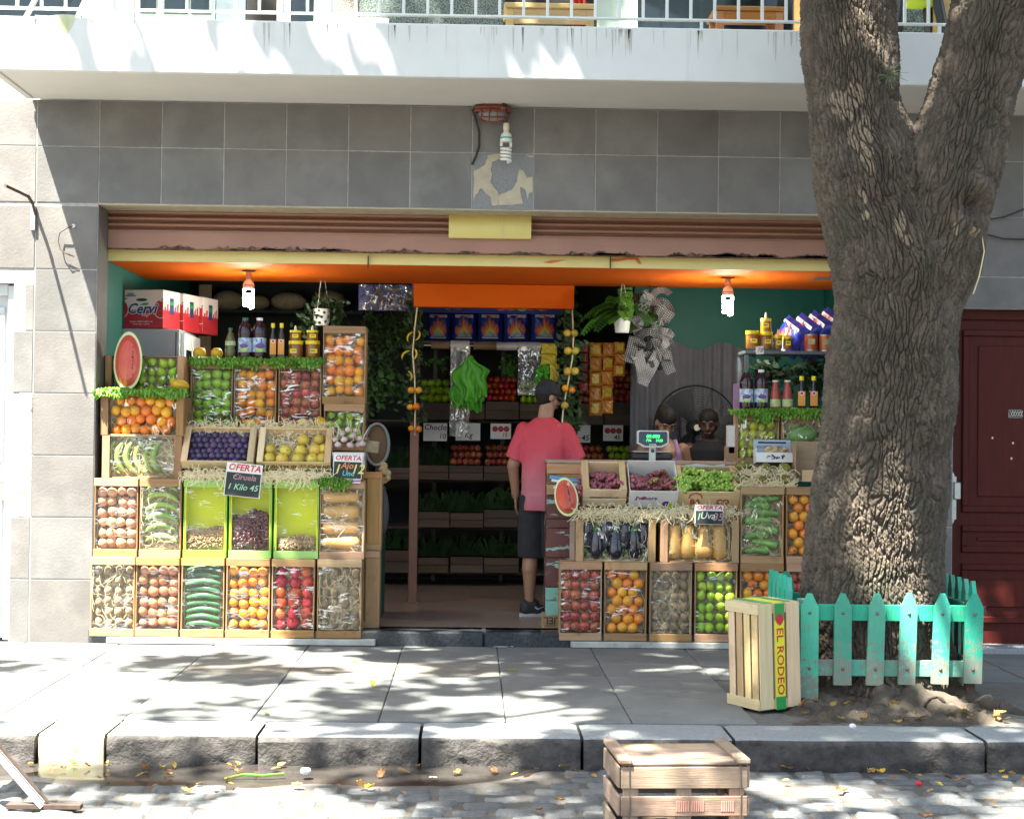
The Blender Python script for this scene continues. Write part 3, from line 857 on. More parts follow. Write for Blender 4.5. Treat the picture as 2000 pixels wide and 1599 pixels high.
# railing on the balcony edge
YRl = -.86
rail = thing('balcony_railing', 'pale grey metal railing with thin upright bars along the balcony', 'railing', (0, YRl, ZB1))
zr = W(900, 32, YRl).z - ZB1
b = MB(); b.box(((XBL + 6) / 2, 0, zr), (6 - XBL, .04, .012), .002); b.build('bottom_rail', 'rail_paint', rail)
b = MB(); b.box(((XBL + 6) / 2, 0, zr + .95), (6 - XBL, .05, .03), .004); b.build('top_rail', 'rail_paint', rail)
b = MB(); b.box((0, 0, .475), (.019, .019, .95), .002); bm = b.mesh('baluster', 'rail_paint')
x = W(33, 10, YRl).x - .15
while x < 5.5:
    put('baluster', bm, rail, (x, 0, zr)); x += .1525
b = MB(); b.box((0, 0, zr / 2), (.02, .02, zr), .002); bm = b.mesh('rail_foot', 'rail_paint')
for p in (465, 1370, 1835): put('rail_foot', bm, rail, (W(p, 50, YRl).x, 0, 0))
# what stands against the upper wall behind the railing
zlo = W(900, 70, 0).z
def panel(xa, xb, mat, name, y=.0, z0=None, z1=None, t=.03):
    A, B = W(xa, 20, y).x, W(xb, 20, y).x
    z0 = zlo if z0 is None else z0; z1 = z0 + 2.3 if z1 is None else z1
    b = MB(); b.box(((A + B) / 2, y + .02, (z0 + z1) / 2), (B - A, t, z1 - z0), .003); return b.build(name, mat, bld)
panel(-160, 158, 'dark_glass', 'window_pane'); panel(160, 262, 'cream_wall', 'wall_panel')
panel(264, 420, 'mint_frame', 'window_frame'); 
for a, c in ((272, 303), (318, 366), (372, 412)): panel(a, c, 'dark_glass', 'window_pane', -.02, W(900, 38, 0).z)
panel(422, 480, 'grey_cloth', 'curtain'); panel(482, 540, 'dark_void', 'door_gap'); panel(540, 568, 'cream_wall', 'wall_panel'); panel(569, 612, 'dark_glass', 'window_pane')
panel(613, 649, 'mint_frame', 'window_frame'); panel(650, 700, 'terrazzo_brown', 'terrazzo_panel'); panel(701, 985, 'terrazzo', 'terrazzo_panel')
panel(986, 1165, 'dark_void', 'door_gap'); panel(1166, 1246, 'mint_frame', 'wall_panel'); panel(1247, 1560, 'dark_glass', 'window_pane')
panel(1561, 1600, 'cream_wall', 'wall_panel'); panel(1601, 2400, 'terrazzo', 'terrazzo_panel')
panel(640, 760, 'white_paint', 'low_ledge', -.06, zlo, W(900, 38, -.06).z)
# furniture on the balcony
def leg_table(px0, px1, pyt, Y, mat, name, label, cat, th=.05, ap=.09, dep=.4):
    A, B = W(px0, pyt, Y), W(px1, pyt, Y)
    t = thing(name, label, cat, ((A.x + B.x) / 2, Y + dep / 2, ZB1))
    h = (A.z + B.z) / 2 - ZB1; w = B.x - A.x
    b = MB(); b.box((0, 0, h - th / 2), (w, dep, th), .006); b.build('top', mat, t)
    b = MB(); b.box((0, -dep / 2 + .03, h - th - ap / 2), (w - .08, .02, ap), .003); b.build('apron', mat, t)
    for sx in (-1, 1):
        for sy in (-1, 1):
            b = MB(); b.box((sx * (w / 2 - .04), sy * (dep / 2 - .04), (h - th) / 2), (.05, .05, h - th - .002), .004); b.build('leg', mat, t)
    return t
leg_table(1396, 1536, 12, -.55, 'orange_wood', 'wooden_table', 'orange brown wooden table behind the balcony bars left of the tree', 'table', .03, .06)
leg_table(985, 1165, 6, -.5, 'yellow_wood', 'wooden_bench', 'pale yellow wooden bench behind the middle of the balcony railing', 'bench', .035, .10)
c_ = W(1790, 4, -.5)
st_ = thing('plastic_stool', 'black plastic stool with lime green seat behind the tree fork', 'stool', (c_.x, -.45, ZB1))
hh = c_.z - ZB1
b = MB(); b.box((0, 0, hh + .02), (.3, .3, .04), .01); b.build('seat', 'lime_plastic', st_)
for sx in (-1, 1):
    for sy in (-1, 1):
        b = MB(); b.bar((sx * .12, sy * .12, hh), (sx * .17, sy * .17, 0), .06, .06, .01); b.build('leg', 'black_plastic', st_)
c_ = W(1565, 20, -.3)
b = MB(); b.box((0, 0, .5), (.1, .05, 1.0), .005)
tag(b.build('orange_plank', 'orange_wood', None, (c_.x, -.3, ZB1)), 'orange brown wooden plank upright beside the left trunk on the balcony', 'plank')
c_ = W(1842, 20, -.4)
b = MB(); b.box((0, 0, .3), (.11, .3, .6), .006)
tag(b.build('yellow_box', 'yellow_wood', None, (c_.x, -.4, ZB1)), 'yellow wooden box seen through the tree fork on the balcony', 'box')
c_ = W(1130, 40, -.3)
b = MB(); b.grid(lambda u, v: ((u - .5) * .12 * (1.1 - .3 * v), .02 * math.sin(u * 19), v * .5), 16, 6)
tag(b.build('red_cloth', 'red_cloth', None, (c_.x, -.22, ZB1), smooth=True), 'red cloth hanging below the bench on the balcony', 'cloth')
c_ = W(1000, 44, -.2)
b = MB()
for i, a in enumerate((0, 1)): b.bar((-.3 + i * .35, 0, .02), (.0 + i * .3, 0, .62), .03, .03, .003)
rk = thing('folded_chair', 'folded grey metal chair leaning behind the far left railing bars', 'chair', (W(120, 20, -.3).x, -.3, ZB1))
b.build('frame', 'steel', rk)

# ------------------------------------------------------------------ doors either side
def panel_door(name, label, x0, x1, ztop, mat, pans, y=.16, parent=bld):
    w = x1 - x0
    d = put(name, None, parent, (x0, y, 0))
    d.empty_display_size = .1; d['label'] = label
    b = MB(); b.box((w / 2, 0, ztop / 2 + .01), (w, .05, ztop - .02), .004); b.build('leaf', mat, d)
    for (u0, u1, z0, z1) in pans:
        b = MB()
        for (a0, a1, b0, b1) in ((u0, u1, z0, z0 + .045), (u0, u1, z1 - .045, z1)): b.box(((a0 + a1) / 2, -.032, (b0 + b1) / 2), (a1 - a0, .028, b1 - b0), .008)
        for (a0, a1) in ((u0, u0 + .045), (u1 - .045, u1)): b.box(((a0 + a1) / 2, -.031, (z0 + z1) / 2), (a1 - a0, .026, z1 - z0 - .09), .008)
        b.build('moulding', mat, d)
        b = MB(); b.box(((u0 + u1) / 2, -.026, (z0 + z1) / 2), (u1 - u0 - .22, .02, max(.03, z1 - z0 - .22)), .009); b.build('raised_panel', mat, d)
    return d
zz = lambda p, x=1930: W(x, p, .16).z
rd = panel_door('red_door', 'dark red panelled wooden street door', XDR, XDR + 1.15, ZDR, 'red_door',
                [(.10, 1.05, zz(1000), zz(645)), (.10, 1.05, zz(1078), zz(1025)), (.10, 1.05, zz(1215), zz(1100))])
for (u, w_, zc, h_) in ((.02, .07, ZDR / 2, ZDR), ):
    b = MB(); b.box((u, -.035, zc), (w_, .04, h_ - .02), .006); b.build('frame', 'red_door', rd)
b = MB(); b.box((.55, -.035, ZDR - .035), (1.1, .045, .07), .006); b.build('frame', 'red_door', rd)
lk = MB(); p = W(1865, 972, .12); lk.box((.03, -.062, p.z), (.05, .012, .3), .005); lk.box((.055, -.075, p.z + .05), (.05, .03, .12), .006); lock = lk.build('lock', 'steel', rd)
b = MB(); b.box((.02, -.071, p.z + .06), (.022, .01, .08), .003); b.build('lever', 'fridge_white', lock)
b = MB(); b.prism([(.018, .15), (.03, .18), (.042, .15)], -.068, -.058); b.prism([(.018, -.15), (.03, -.18), (.042, -.15)], -.068, -.058); b.build('finial', 'steel', lock, (0, 0, p.z))
p = W(1983, 808, .12); b = MB()
for i in range(5):
    b.tube([(-.035 + .0175 * i, 0, -.02), (-.0175 + .0175 * i - .0, 0, .02)], .003, 5); b.tube([(-.0175 + .0175 * i - .0, 0, -.02), (-.035 + .0175 * i, 0, .02)], .003, 5)
b.tube([(-.045, 0, -.026), (.045, 0, -.026), (.045, 0, .026), (-.045, 0, .026), (-.045, 0, -.026)], .004, 5)
b.build('peephole_grille', 'steel', rd, (p.x - XDR, -.04, p.z))
for px_, py_ in ((1978, 865), (1975, 895), (1938, 855)):
    p = W(px_, py_, .13); b = MB(); b.box((p.x - XDR, -.0345, p.z), (.012, .004, .016), .001); b.build('chip', 'ivory', rd)
st = MB(); st.box((XDR + .6, .0, .012), (1.25, .3, .05), .004); st.build('door_step', 'granite_top', bld)
wd = panel_door('white_door', 'white panelled door at the left edge of the front', XDL - 1.0, XDL - .002, ZDL, 'white_door',
                [(.10, .92, W(10, 900, .12).z, W(10, 600, .12).z), (.10, .92, W(10, 1200, .12).z, W(10, 930, .12).z)], y=.12)
b = MB(); b.box((.975, -.05, ZDL / 2), (.05, .06, ZDL - .02), .006); b.box((.5, -.05, ZDL - .04), (.9, .06, .08), .006); b.build('frame', 'white_door', wd)
p = W(16, 945, .1); b = MB(); b.box((p.x - XDL + 1.0, -.06, p.z), (.05, .02, .22), .006); b.build('lock_plate', 'cream_yellow', wd)

# ------------------------------------------------------------------ small things fixed to the front
p = W(66, 415, 0)
br = thing('wall_bracket', 'rusty steel bracket with cable jutting from the left pier', 'bracket', (p.x, 0, p.z))
b = MB(); b.box((0, -.012, -.04), (.035, .024, .17), .004); b.build('plate', 'steel', br)
b = MB(); b.tube([(.0, -.02, .05), (-.005, -.12, .09), (-.03, -.28, .10), (-.07, -.45, .115)], .011, 6); b.tube([(.02, -.03, -.02), (.01, -.08, .05), (-.005, -.14, .1)], .008, 6); b.build('arm', 'rust_iron', br)
p = W(145, 442, 0)
hk = thing('wall_hook', 'thin rusty wire looped from a white hook on the pier', 'hook', (p.x, 0, p.z))
b = MB(); b.ball((0, -.02, 0), .014, 8, 6); b.build('knob', 'cap_white', hk)
b = MB(); b.tube([(0, -.03, 0), (-.04, -.04, -.02), (-.09, -.03, -.05), (-.1, -.03, -.1), (-.085, -.03, -.16), (-.05, -.04, -.19), (.01, -.03, -.21), (-.06, -.03, -.18)], .004, 5); b.build('wire', 'rust_iron', hk)
# bulkhead lamp, cable and a spiral bulb on its wires
p = W(963, 222, -.05)
bh = thing('bulkhead_lamp', 'rusty red bulkhead lamp with wire cage under the balcony', 'lamp', (p.x, 0, p.z))
E = Matrix.Rotation(R(-3), 3, 'Y')
b = MB(); b.ball((0, -.055, .035), (.128, .055, .03), 20, 8); b.build('housing', 'red_lamp', bh, smooth=True)
b = MB(); b.ball((0, -.06, -.008), (.105, .055, .05), 20, 8); b.build('glass', 'lamp_glass', bh, smooth=True)
b = MB(); b.tube([(.125 * math.cos(t * .3142), -.06 + .07 * math.sin(t * .3142) * .85, .012) for t in range(20)], .008, 6, closed=True)
for x in (-.08, -.027, .027, .08):
    b.tube([(x, -.06 + .066 * math.sin(R(a)) * 1.05 * (1 - (x / .14) ** 2) ** .5 * (-1), .012 - .07 * math.cos(R(a)) * (1 - (x / .13) ** 2) ** .5) for a in range(-90, 91, 30)], .005, 5)
b.tube([(-.11, -.10, -.035), (0, -.125, -.04), (.11, -.10, -.035)], .005, 5); b.tube([(-.09, -.06, -.055), (0, -.065, -.062), (.09, -.06, -.055)], .005, 5)
b.build('cage', 'red_lamp', bh, smooth=True)
def pxline(pts, Y, dy=0): return [Vector((W(x, y, Y + dz).x, Y + dz, W(x, y, Y + dz).z)) for x, y, dz in pts]
o0 = Vector((W(988, 190, -.12).x, -.12, ZS - .01))
cab = MB(); cab.tube([q - o0 for q in [o0] + pxline([(975, 195, .0), (950, 200, .02), (930, 206, .06), (923, 216, .08), (930, 236, .09), (936, 258, .09), (936, 285, .09), (930, 305, .09), (922, 322, .1)], -.12)], .008, 6)
tag(cab.build('black_cable', 'cable', None, o0, smooth=True), 'black cable running from the soffit round the red lamp', 'cable')
def spiral_bulb(name, label, loc, lit, power=0, sc=1.0, base='ivory', body='white_plastic', group=None):
    t = thing(name, label, 'light bulb', loc, None, group)
    b = MB(); b.lathe([(0, 0), (.008 * sc, 0), (.015 * sc, -.006 * sc), (.017 * sc, -.03 * sc), (.013 * sc, -.045 * sc), (0, -.045 * sc)][::-1], 14); b.build('socket', base, t, smooth=True, ang=40)
    b = MB(); b.lathe([(.012, -.045), (.026, -.06), (.031, -.08), (.031, -.10), (.0, -.102)][::-1] if sc == 1 else [(a * sc, z * sc) for a, z in [(.0, -.102), (.031, -.10), (.031, -.08), (.026, -.06), (.012, -.045)]], 16); b.build('ballast', body, t, smooth=True, ang=40)
    b = MB(); b.lathe([(.0315 * sc, -.084 * sc), (.0322 * sc, -.08 * sc), (.0315 * sc, -.076 * sc)][::-1], 16); b.build('band', 'green_band' if not lit else 'pink_paint', t)
    pts = []; rad = .024 * sc
    for i in range(61):
        a = i / 60 * 4.2 * 2 * math.pi; pts.append((rad * math.cos(a), rad * math.sin(a), (-.125 - .075 * i / 60) * sc))
    b = MB(); b.tube([(rad, 0, -.10 * sc)] + pts, .0075 * sc, 7); b.tube([(-rad, 0, -.10 * sc), (-rad, 0, -.122 * sc)], .0075 * sc, 6)
    tb = b.build('spiral_tube', 'lit_tube' if lit else 'white_plastic', t, smooth=True)
    if lit:
        L = bpy.data.lights.new('bulb_light', 'POINT'); L.energy = power; L.shadow_soft_size = .03; L.color = (.93, 1.0, .95)
        lo = bpy.data.objects.new('bulb_light', L); COL.objects.link(lo); lo.parent = t; lo.location = (0, -.0, -.225 * sc)
    return t
pb = W(989, 240, -.12)
sb = spiral_bulb('spiral_bulb', 'unlit white spiral bulb hanging on wires under the balcony', (pb.x, -.12, pb.z), False, sc=1.32)
b = MB(); b.tube([(0, 0, 0), (.003, 0, .05), (-.004, 0, .11), (0, 0, ZS - pb.z)], .0035, 5); b.tube([(.004, 0, 0), (.006, 0, .05), (.002, 0, ZS - pb.z)], .0025, 5); b.build('wire', 'cable', sb)
# telephone cables right of the tree
for (a, c, nm) in (((1915, 432), (2010, 405), 'upper'), ((1915, 455), (2010, 468), 'lower')):
    A, B_ = W(a[0], a[1], -.03), W(c[0], c[1], -.03)
    b = MB(); b.tube([A, (A + B_) / 2 - Vector((0, 0, .02)), B_], .006, 5)
    o = b.build('wall_cable', 'cable'); tag(o, '%s of two black cables on the grey wall right of the trunk' % nm, 'cable')

# ------------------------------------------------------------------ the shop room
ZF = .10; YW = 4.3; ZC = 3.35
XRL, XRR = XL - .02, XR + .25
b = MB(); b.box(((XRL + XRR) / 2, 2.26, ZF - .05), (XRR - XRL, 4.2, .1), .001); struct(b.build('shop_floor', 'shop_floor'))
def wallbox(name, c, d, mat): 
    b = MB(); b.box(c, d, .001); return struct(b.build(name, mat))
wallbox('room_wall_left', (XRL - .05, 2.35, ZC / 2), (.1, 4.05, ZC), 'teal_wall')
wallbox('room_wall_right', (XRR + .05, 2.35, ZC / 2), (.1, 4.05, ZC), 'teal_wall')
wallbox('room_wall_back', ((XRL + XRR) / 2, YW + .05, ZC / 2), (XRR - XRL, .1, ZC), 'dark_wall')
wallbox('room_ceiling', ((XRL + XRR) / 2, 2.35, ZC + .05), (XRR - XRL + .2, 4.1, .1), 'ceiling_dark')
xp = W(1238, 700, 2.5).x
wallbox('room_partition', ((xp + XRR) / 2, 2.55, ZC / 2), (XRR - xp - .004, .08, ZC - .004), 'teal_wall')
# black granite threshold
XT = [XL - .02, W(945, 1250, 0).x, XR]
for i in range(2):
    b = MB(); b.box(((XT[i] + XT[i + 1]) / 2, .13, .03), (XT[i + 1] - XT[i] - .004, .3, .14), .012)
    b.build('threshold_stone', 'black_granite', pavement)
# lowered orange soffit behind the shutter
YO0, YO1 = .40, 1.85
ZOr = W(720, 517, YO0).z
of = thing('orange_soffit', 'lowered orange painted soffit with yellow front edge inside the shutter', 'soffit', (0, 0, 0))
b = MB(); b.box(((XRL + XRR) / 2, (YO0 + YO1) / 2, ZOr + .15), (XRR - XRL - .01, YO1 - YO0, .3), .004); b.build('slab', 'orange_paint', of)
zy = W(720, 499, YO0).z
b = MB(); b.box(((XRL + XRR) / 2, YO0 - .008, (ZOr + zy + .06) / 2), (XRR - XRL - .012, .014, zy - ZOr + .06), .002); b.build('yellow_edge', 'yellow_strip', of)
for q, pl in enumerate(([(1192, 512), (1195, 506), (1215, 504), (1232, 500), (1245, 502), (1253, 516), (1247, 516), (1240, 508), (1225, 508), (1208, 511)], [(1060, 513), (1075, 509), (1105, 508), (1090, 512), (1075, 515)])):
    blob(pxpoly(pl, YO0), YO0 - .017, YO0 - .014, 'orange_smear', 'paint_smear', of)
for px_ in (719, 1192):
    p = W(px_, 512, YO0 - .03); b = MB(); b.box((p.x, YO0 - .03, p.z), (.008, .02, .09), .002); b.build('shutter_pin', 'rust_iron', of)
A, B_ = W(808, 600, YO1 - .1), W(1121, 600, YO1 - .1)
b = MB(); b.box(((A.x + B_.x) / 2, YO1 - .06, (ZOr + A.z) / 2 - .0), (B_.x - A.x, .1, ZOr - (A.z + B_.z) / 2), .004); b.build('beam_drop', 'orange_paint', of)
p = W(1617, 535, .9); b = MB()
for k in range(6): b.box((p.x + .0, .8 + .04 * k, ZOr - .004), (.22, .012, .006), .001)
b.build('vent_grille', 'steel', of)
# post that carries the beam
p = W(809, 900, 1.98)
post = thing('square_post', 'slim square brown post standing inside the shop entrance', 'post', (p.x, 1.98, ZF))
b = MB(); b.box((0, 0, (ZOr - ZF) / 2 + .1), (.07, .07, ZOr - ZF + .2), .005); b.build('shaft', 'post_paint', post)
b = MB(); b.box((0, 0, .006), (.11, .11, .012), .003); b.build('base_plate', 'post_paint', post)
p2 = W(1108, 900, 1.98)
post2 = thing('square_post', 'slim square brown post behind the garland of lemons', 'post', (p2.x, 1.98, ZF))
b = MB(); b.box((0, 0, (ZOr - ZF) / 2 + .1), (.07, .07, ZOr - ZF + .2), .005); b.build('shaft', 'post_paint', post2)
b = MB(); b.box((0, 0, .006), (.11, .11, .012), .003); b.build('base_plate', 'post_paint', post2)
# lit spiral bulbs on the soffit
for (px_, py_, lab) in ((486, 524, 'left'), (1422, 537, 'right')):
    p = W(px_, py_, .95)
    sb = spiral_bulb('spiral_bulb', 'lit spiral bulb on the orange soffit, the %s one' % lab, (p.x, .95, ZOr - .004), True, 2.0, sc=1.35, base='pink_paint', group='lit bulbs on the soffit')
    b = MB(); b.lathe([(0, -.004), (.05, -.003), (.05, 0.003), (0, .003)], 16); b.build('rose', 'rust_iron', sb)
# ------------------------------------------------------------------ the plane tree
def hash2(i, j, k):
    h = (i * 374761393 + j * 668265263 + k * 2147483647) & 0xffffffff
    h = ((h ^ (h >> 13)) * 1274126177) & 0xffffffff
    return ((h ^ (h >> 16)) & 0xffff) / 65535.0
def vor(u, v, seed=1):
    iu = np.floor(u).astype(np.int64); iv = np.floor(v).astype(np.int64)
    f1 = np.full(u.shape, 9.0); f2 = np.full(u.shape, 9.0); cid = np.zeros(u.shape)
    for a in (-1, 0, 1):
        for c in (-1, 0, 1):
            ci, cj = iu + a, iv + c
            px = ci + .5 + .85 * (hash2(ci, cj, seed) - .5); py = cj + .5 + .85 * (hash2(ci, cj, seed + 7) - .5)
            d = np.sqrt((px - u) ** 2 + (py - v) ** 2)
            m = d < f1
            f2 = np.where(m, f1, np.minimum(f2, d)); cid = np.where(m, hash2(ci, cj, seed + 13), cid); f1 = np.where(m, d, f1)
    return f1, f2, cid
def vnoise(u, v, seed):
    r = np.random.default_rng(seed); h = np.zeros_like(u)
    for o in range(5):
        an = r.uniform(0, 6.28); ph = r.uniform(0, 6.28, 2); f = 1.0 + o * .73
        h += np.sin(f * (u * math.cos(an) + v * math.sin(an)) + ph[0]) * np.sin(f * (v * math.cos(an) - u * math.sin(an)) * .8 + ph[1])
    return h / 2.2
YT = -1.95
def trunk_path(pts):
    o = []
    for (x, y, hw, dy) in pts:
        p = W(x, y, YT + dy); o.append((p.x, YT + dy, p.z, hw / S(YT + dy)))
    return np.array(o)
LT = trunk_path([(1724, 1400, 160, 0), (1722, 1350, 152, 0), (1716, 1290, 143, 0), (1709, 1220, 140, 0), (1705, 1150, 137, 0), (1709, 1080, 135, 0), (1716, 1000, 133, 0), (1724, 900, 130, 0), (1733, 800, 127, 0), (1744, 700, 124, 0), (1753, 620, 122, 0), (1752, 540, 124, 0),
                 (1738, 470, 122, 0), (1712, 400, 112, .02), (1702, 345, 112, .03), (1689, 300, 105, .04), (1668, 200, 90, .06), (1659, 100, 90, .08), (1655, 0, 92, .1), (1648, -120, 86, .1), (1635, -300, 76, 0)])
RT = trunk_path([(1760, 720, 70, .0), (1770, 620, 92, -.02), (1792, 540, 104, -.03), (1816, 470, 104, -.04), (1838, 400, 96, -.05), (1845, 345, 104, -.05), (1862, 300, 101, -.05), (1898, 200, 84, -.06), (1921, 100, 85, -.08), (1948, 0, 84, -.1), (1980, -120, 80, -.15), (2040, -300, 70, -.3)])
def resample(P, n):
    d = np.r_[0, np.cumsum(np.linalg.norm(np.diff(P[:, :3], axis=0), axis=1))]
    t = np.linspace(0, d[-1], n)
    Q = np.stack([np.interp(t, d, P[:, k]) for k in range(4)], 1)
    for _ in range(8):                                    # smooth
        Q[1:-1] = Q[1:-1] * .5 + (Q[:-2] + Q[2:]) * .25
    for _ in range(14):
        w = np.convolve(Q[:, 3], np.ones(9) / 9, 'valid'); Q[4:-4, 3] = w
        for k in (0, 1, 2):
            w = np.convolve(Q[:, k], np.ones(9) / 9, 'valid'); Q[4:-4, k] = w
    return Q, t
def bark_tube(P, nl, na, seed, roots=False, knot=None, amp=.016):
    Q, t = resample(P, nl)
    T = np.gradient(Q[:, :3], axis=0); T /= np.linalg.norm(T, axis=1)[:, None]
    Xa = np.zeros_like(T); ref = np.array([1.0, 0, 0])
    for i in range(nl):
        x = ref - T[i] * ref.dot(T[i]); x /= np.linalg.norm(x); Xa[i] = x; ref = x
    Ya = np.cross(T, Xa)
    q = np.linspace(0, 1, na, endpoint=False); a = 2 * np.pi * (q + .105 * np.sin(4 * np.pi * q) * 0 - .11 * np.sin(2 * np.pi * (q - .5)) * -1 * -1) + np.pi / 2   # seam at the back, more points in front
    A, Tt = np.meshgrid(a, t)
    rad = Q[:, 3][:, None]
    U = (A - np.pi / 2) * np.mean(Q[:, 3]); V = Tt
    lump = vnoise(U * 5, V * 3.2, seed + 5) * .018
    wu = vnoise(U * 9, V * 5, seed) * .018 + vnoise(U * 34, V * 15, seed + 1) * .006
    wv = vnoise(U * 8, V * 5, seed + 2) * .03
    f1, f2, cid = vor((U + wu) / .024, (V + wv * 1.5) / .14, seed)
    g1, g2, gid = vor((U + wu * 1.2) / .030, (V + wv) / .042, seed + 3)
    e = np.clip((f2 - f1 - .02) / .26, 0, 1) ** .75
    e2 = np.clip((g2 - g1) / .16, 0, 1)
    h = e * (.62 + .26 * cid + .12 * gid) * (.72 + .28 * e2) + .16 * vnoise(U * 260, V * 180, seed + 8) + .10 * vnoise(U * 70, V * 50, seed + 11)
    r = rad + lump + amp * (h - .8)
    if roots:                                             # flare and ribs towards the ground
        z = Q[:, 2][:, None]; k = np.clip(1 - (z + .1) / .55, 0, 1) ** 2
        r = r * (1 + k * .07 * (1 + np.cos(5 * A + 1.0)))
    C = Q[:, None, :3] + Xa[:, None, :] * (np.cos(A) * 1)[..., None] * r[..., None] + Ya[:, None, :] * np.sin(A)[..., None] * r[..., None]
    if knot is not None:
        kc, kr = np.array(knot[0]), knot[1]
        dv = C - kc; d = np.linalg.norm(dv, axis=2)
        ring = np.exp(-((d - kr * .95) / (kr * .38)) ** 2) * .035 - np.exp(-(d / (kr * .42)) ** 2) * .09
        nrm = (C - Q[:, None, :3]); nrm /= np.linalg.norm(nrm, axis=2)[..., None]
        C = C + nrm * ring[..., None]
    return C, h, .6 * cid + .4 * gid
def tube_faces(nl, na, k):
    i = np.arange(nl - 1)[:, None] * na; j = np.arange(na)[None, :]; j2 = (j + 1) % na
    # outward facing order
    return (np.stack([i + j, i + na + j, i + na + j2, i + j2], -1).reshape(-1, 4) + k)[:, ::-1]
def big_mesh(name, V, F, mats, attr=None, tone=None):
    me = bpy.data.meshes.new(name)
    me.vertices.add(len(V)); me.vertices.foreach_set('co', V.astype(np.float32).ravel())
    me.loops.add(F.size); me.loops.foreach_set('vertex_index', F.astype(np.int32).ravel())
    n = F.shape[1]
    me.polygons.add(len(F)); me.polygons.foreach_set('loop_start', np.arange(0, F.size, n, dtype=np.int32))
    me.polygons.foreach_set('use_smooth', np.ones(len(F), bool))
    for m_ in mats: me.materials.append(MATS[m_])
    if attr is not None:
        at = me.attributes.new('peel', 'FLOAT', 'POINT'); at.data.foreach_set('value', attr.astype(np.float32))
    if tone is not None:
        at = me.attributes.new('tone', 'FLOAT', 'POINT'); at.data.foreach_set('value', tone.astype(np.float32))
    me.update(calc_edges=True); me.validate()
    return me
def bark_material():
    m = M('bark', (.075, .056, .042), (.135, .105, .08), scale=7, rough=.92, bump=.5, bscale=70, c3=(.075, .07, .048), s3=3, lo3=.5, hi3=.7, offs=False, detail=9)
    N = m.node_tree.nodes; L = m.node_tree.links; p = N['Principled BSDF']
    src = p.inputs['Base Color'].links[0].from_socket
    ta = N.new('ShaderNodeAttribute'); ta.attribute_name = 'tone'          # every bark plate has its own shade of brown
    hv = N.new('ShaderNodeHueSaturation'); L.new(src, hv.inputs['Color'])
    tr = N.new('ShaderNodeMapRange'); tr.inputs[3].default_value = .72; tr.inputs[4].default_value = 1.22; L.new(ta.outputs['Fac'], tr.inputs[0]); L.new(tr.outputs[0], hv.inputs['Value'])
    src = hv.outputs[0]
    at = N.new('ShaderNodeAttribute'); at.attribute_name = 'peel'
    mx = N.new('ShaderNodeMix'); mx.data_type = 'RGBA'; mx.inputs[7].default_value = (.33, .255, .18, 1)
    L.new(at.outputs['Fac'], mx.inputs[0]); L.new(src, mx.inputs[6]); L.new(mx.outputs[2], p.inputs['Base Color'])
bark_material()
base = Vector((W(1715, 1300, YT).x, YT, 0.0))
tree = thing('street_tree', 'large rough barked tree forking above a teal picket fence', 'tree', base)
kp = W(1888, 398, YT - .27)
def peel_of(C, h, cid):
    pk = [(1640, 195, 22, 20), (1652, 228, 14, 12), (1637, 215, 12, 12), (1672, 185, 16, 30), (1690, 275, 16, 45), (1682, 245, 14, 26), (1665, 268, 10, 20), (1700, 330, 8, 20), (1757, 440, 10, 22), (1772, 470, 8, 10), (1690, 420, 9, 9), (1870, 445, 8, 14), (1905, 455, 12, 10), (1650, 60, 10, 24), (1685, 385, 10, 16)]
    P = C.reshape(-1, 3)
    d = P - np.array(CAM); F_ = d @ np.array(_f); px = 1000 + FPX * (d @ np.array(_r)) / F_; py = 799.5 - FPX * (d @ np.array(_u)) / F_
    o = np.zeros(len(P)); hh = h.reshape(-1); cc = cid.reshape(-1)
    for (x, y, rx, ry) in pk:
        q = ((px - x) / rx) ** 2 + ((py - y) / ry) ** 2 + (cc - .5) * 1.6
        o = np.maximum(o, np.clip((1.15 - q) * 4, 0, 1))
    o *= np.clip((hh - .4) * 3, 0, .85)
    o = np.maximum(o, 0)
    o *= (P[:, 1] < YT + .05)
    return o
Cl, hl, cl = bark_tube(LT, 860, 440, 21, roots=True, amp=.033)
Cr, hr, cr = bark_tube(RT, 430, 340, 47, knot=((kp.x, kp.y, kp.z), .13), amp=.030)
pe = np.r_[peel_of(Cl, hl, cl), peel_of(Cr, hr, cr)]
Vt = np.vstack([Cl.reshape(-1, 3), Cr.reshape(-1, 3)]) - np.array(base)
Ft = np.vstack([tube_faces(860, 440, 0), tube_faces(430, 340, 860 * 440)])
put('trunk', big_mesh('trunk', Vt, Ft, ['bark'], pe, np.r_[cl.reshape(-1), cr.reshape(-1)]), tree)
# limbs that carry the crown above the picture
r = random.Random(31)
lb = MB(); tips = []
starts = [(Vector(LT[-1, :3]), LT[-1, 3], Vector((-.5, -.3, 1))), (Vector(RT[-1, :3]), RT[-1, 3], Vector((.5, -.5, 1)))]
def limb(p, rad, d, lv):
    pts = [p - base]; rr = [rad]; q = p.copy(); d = d.normalized()
    for k in range(6):
        d = (d + Vector((r.uniform(-.25, .25), r.uniform(-.25, .2), r.uniform(-.05, .2)))).normalized()
        if q.y > -1.6: d.y -= .3
        q = q + d * (.6 if lv else .85); pts.append(q - base); rr.append(rad * (1 - .11 * (k + 1)))
        if lv < 2 and k in (2, 4):
            limb(q.copy(), rad * .55, Vector((d.x + r.uniform(-1.3, 1.3), d.y + r.uniform(-1.2, .5), .5)), lv + 1)
    tips.append(q.copy()); lb.tube(pts, rr, 9)
for (p, rad, d) in starts: limb(p, rad, d, 0); limb(p, rad * .7, Vector((-d.x * 1.6, -1.0, .8)), 0)
limb(starts[0][0], .16, Vector((-1.6, -.9, .7)), 0)
lb.build('limb', 'bark', tree, smooth=True)
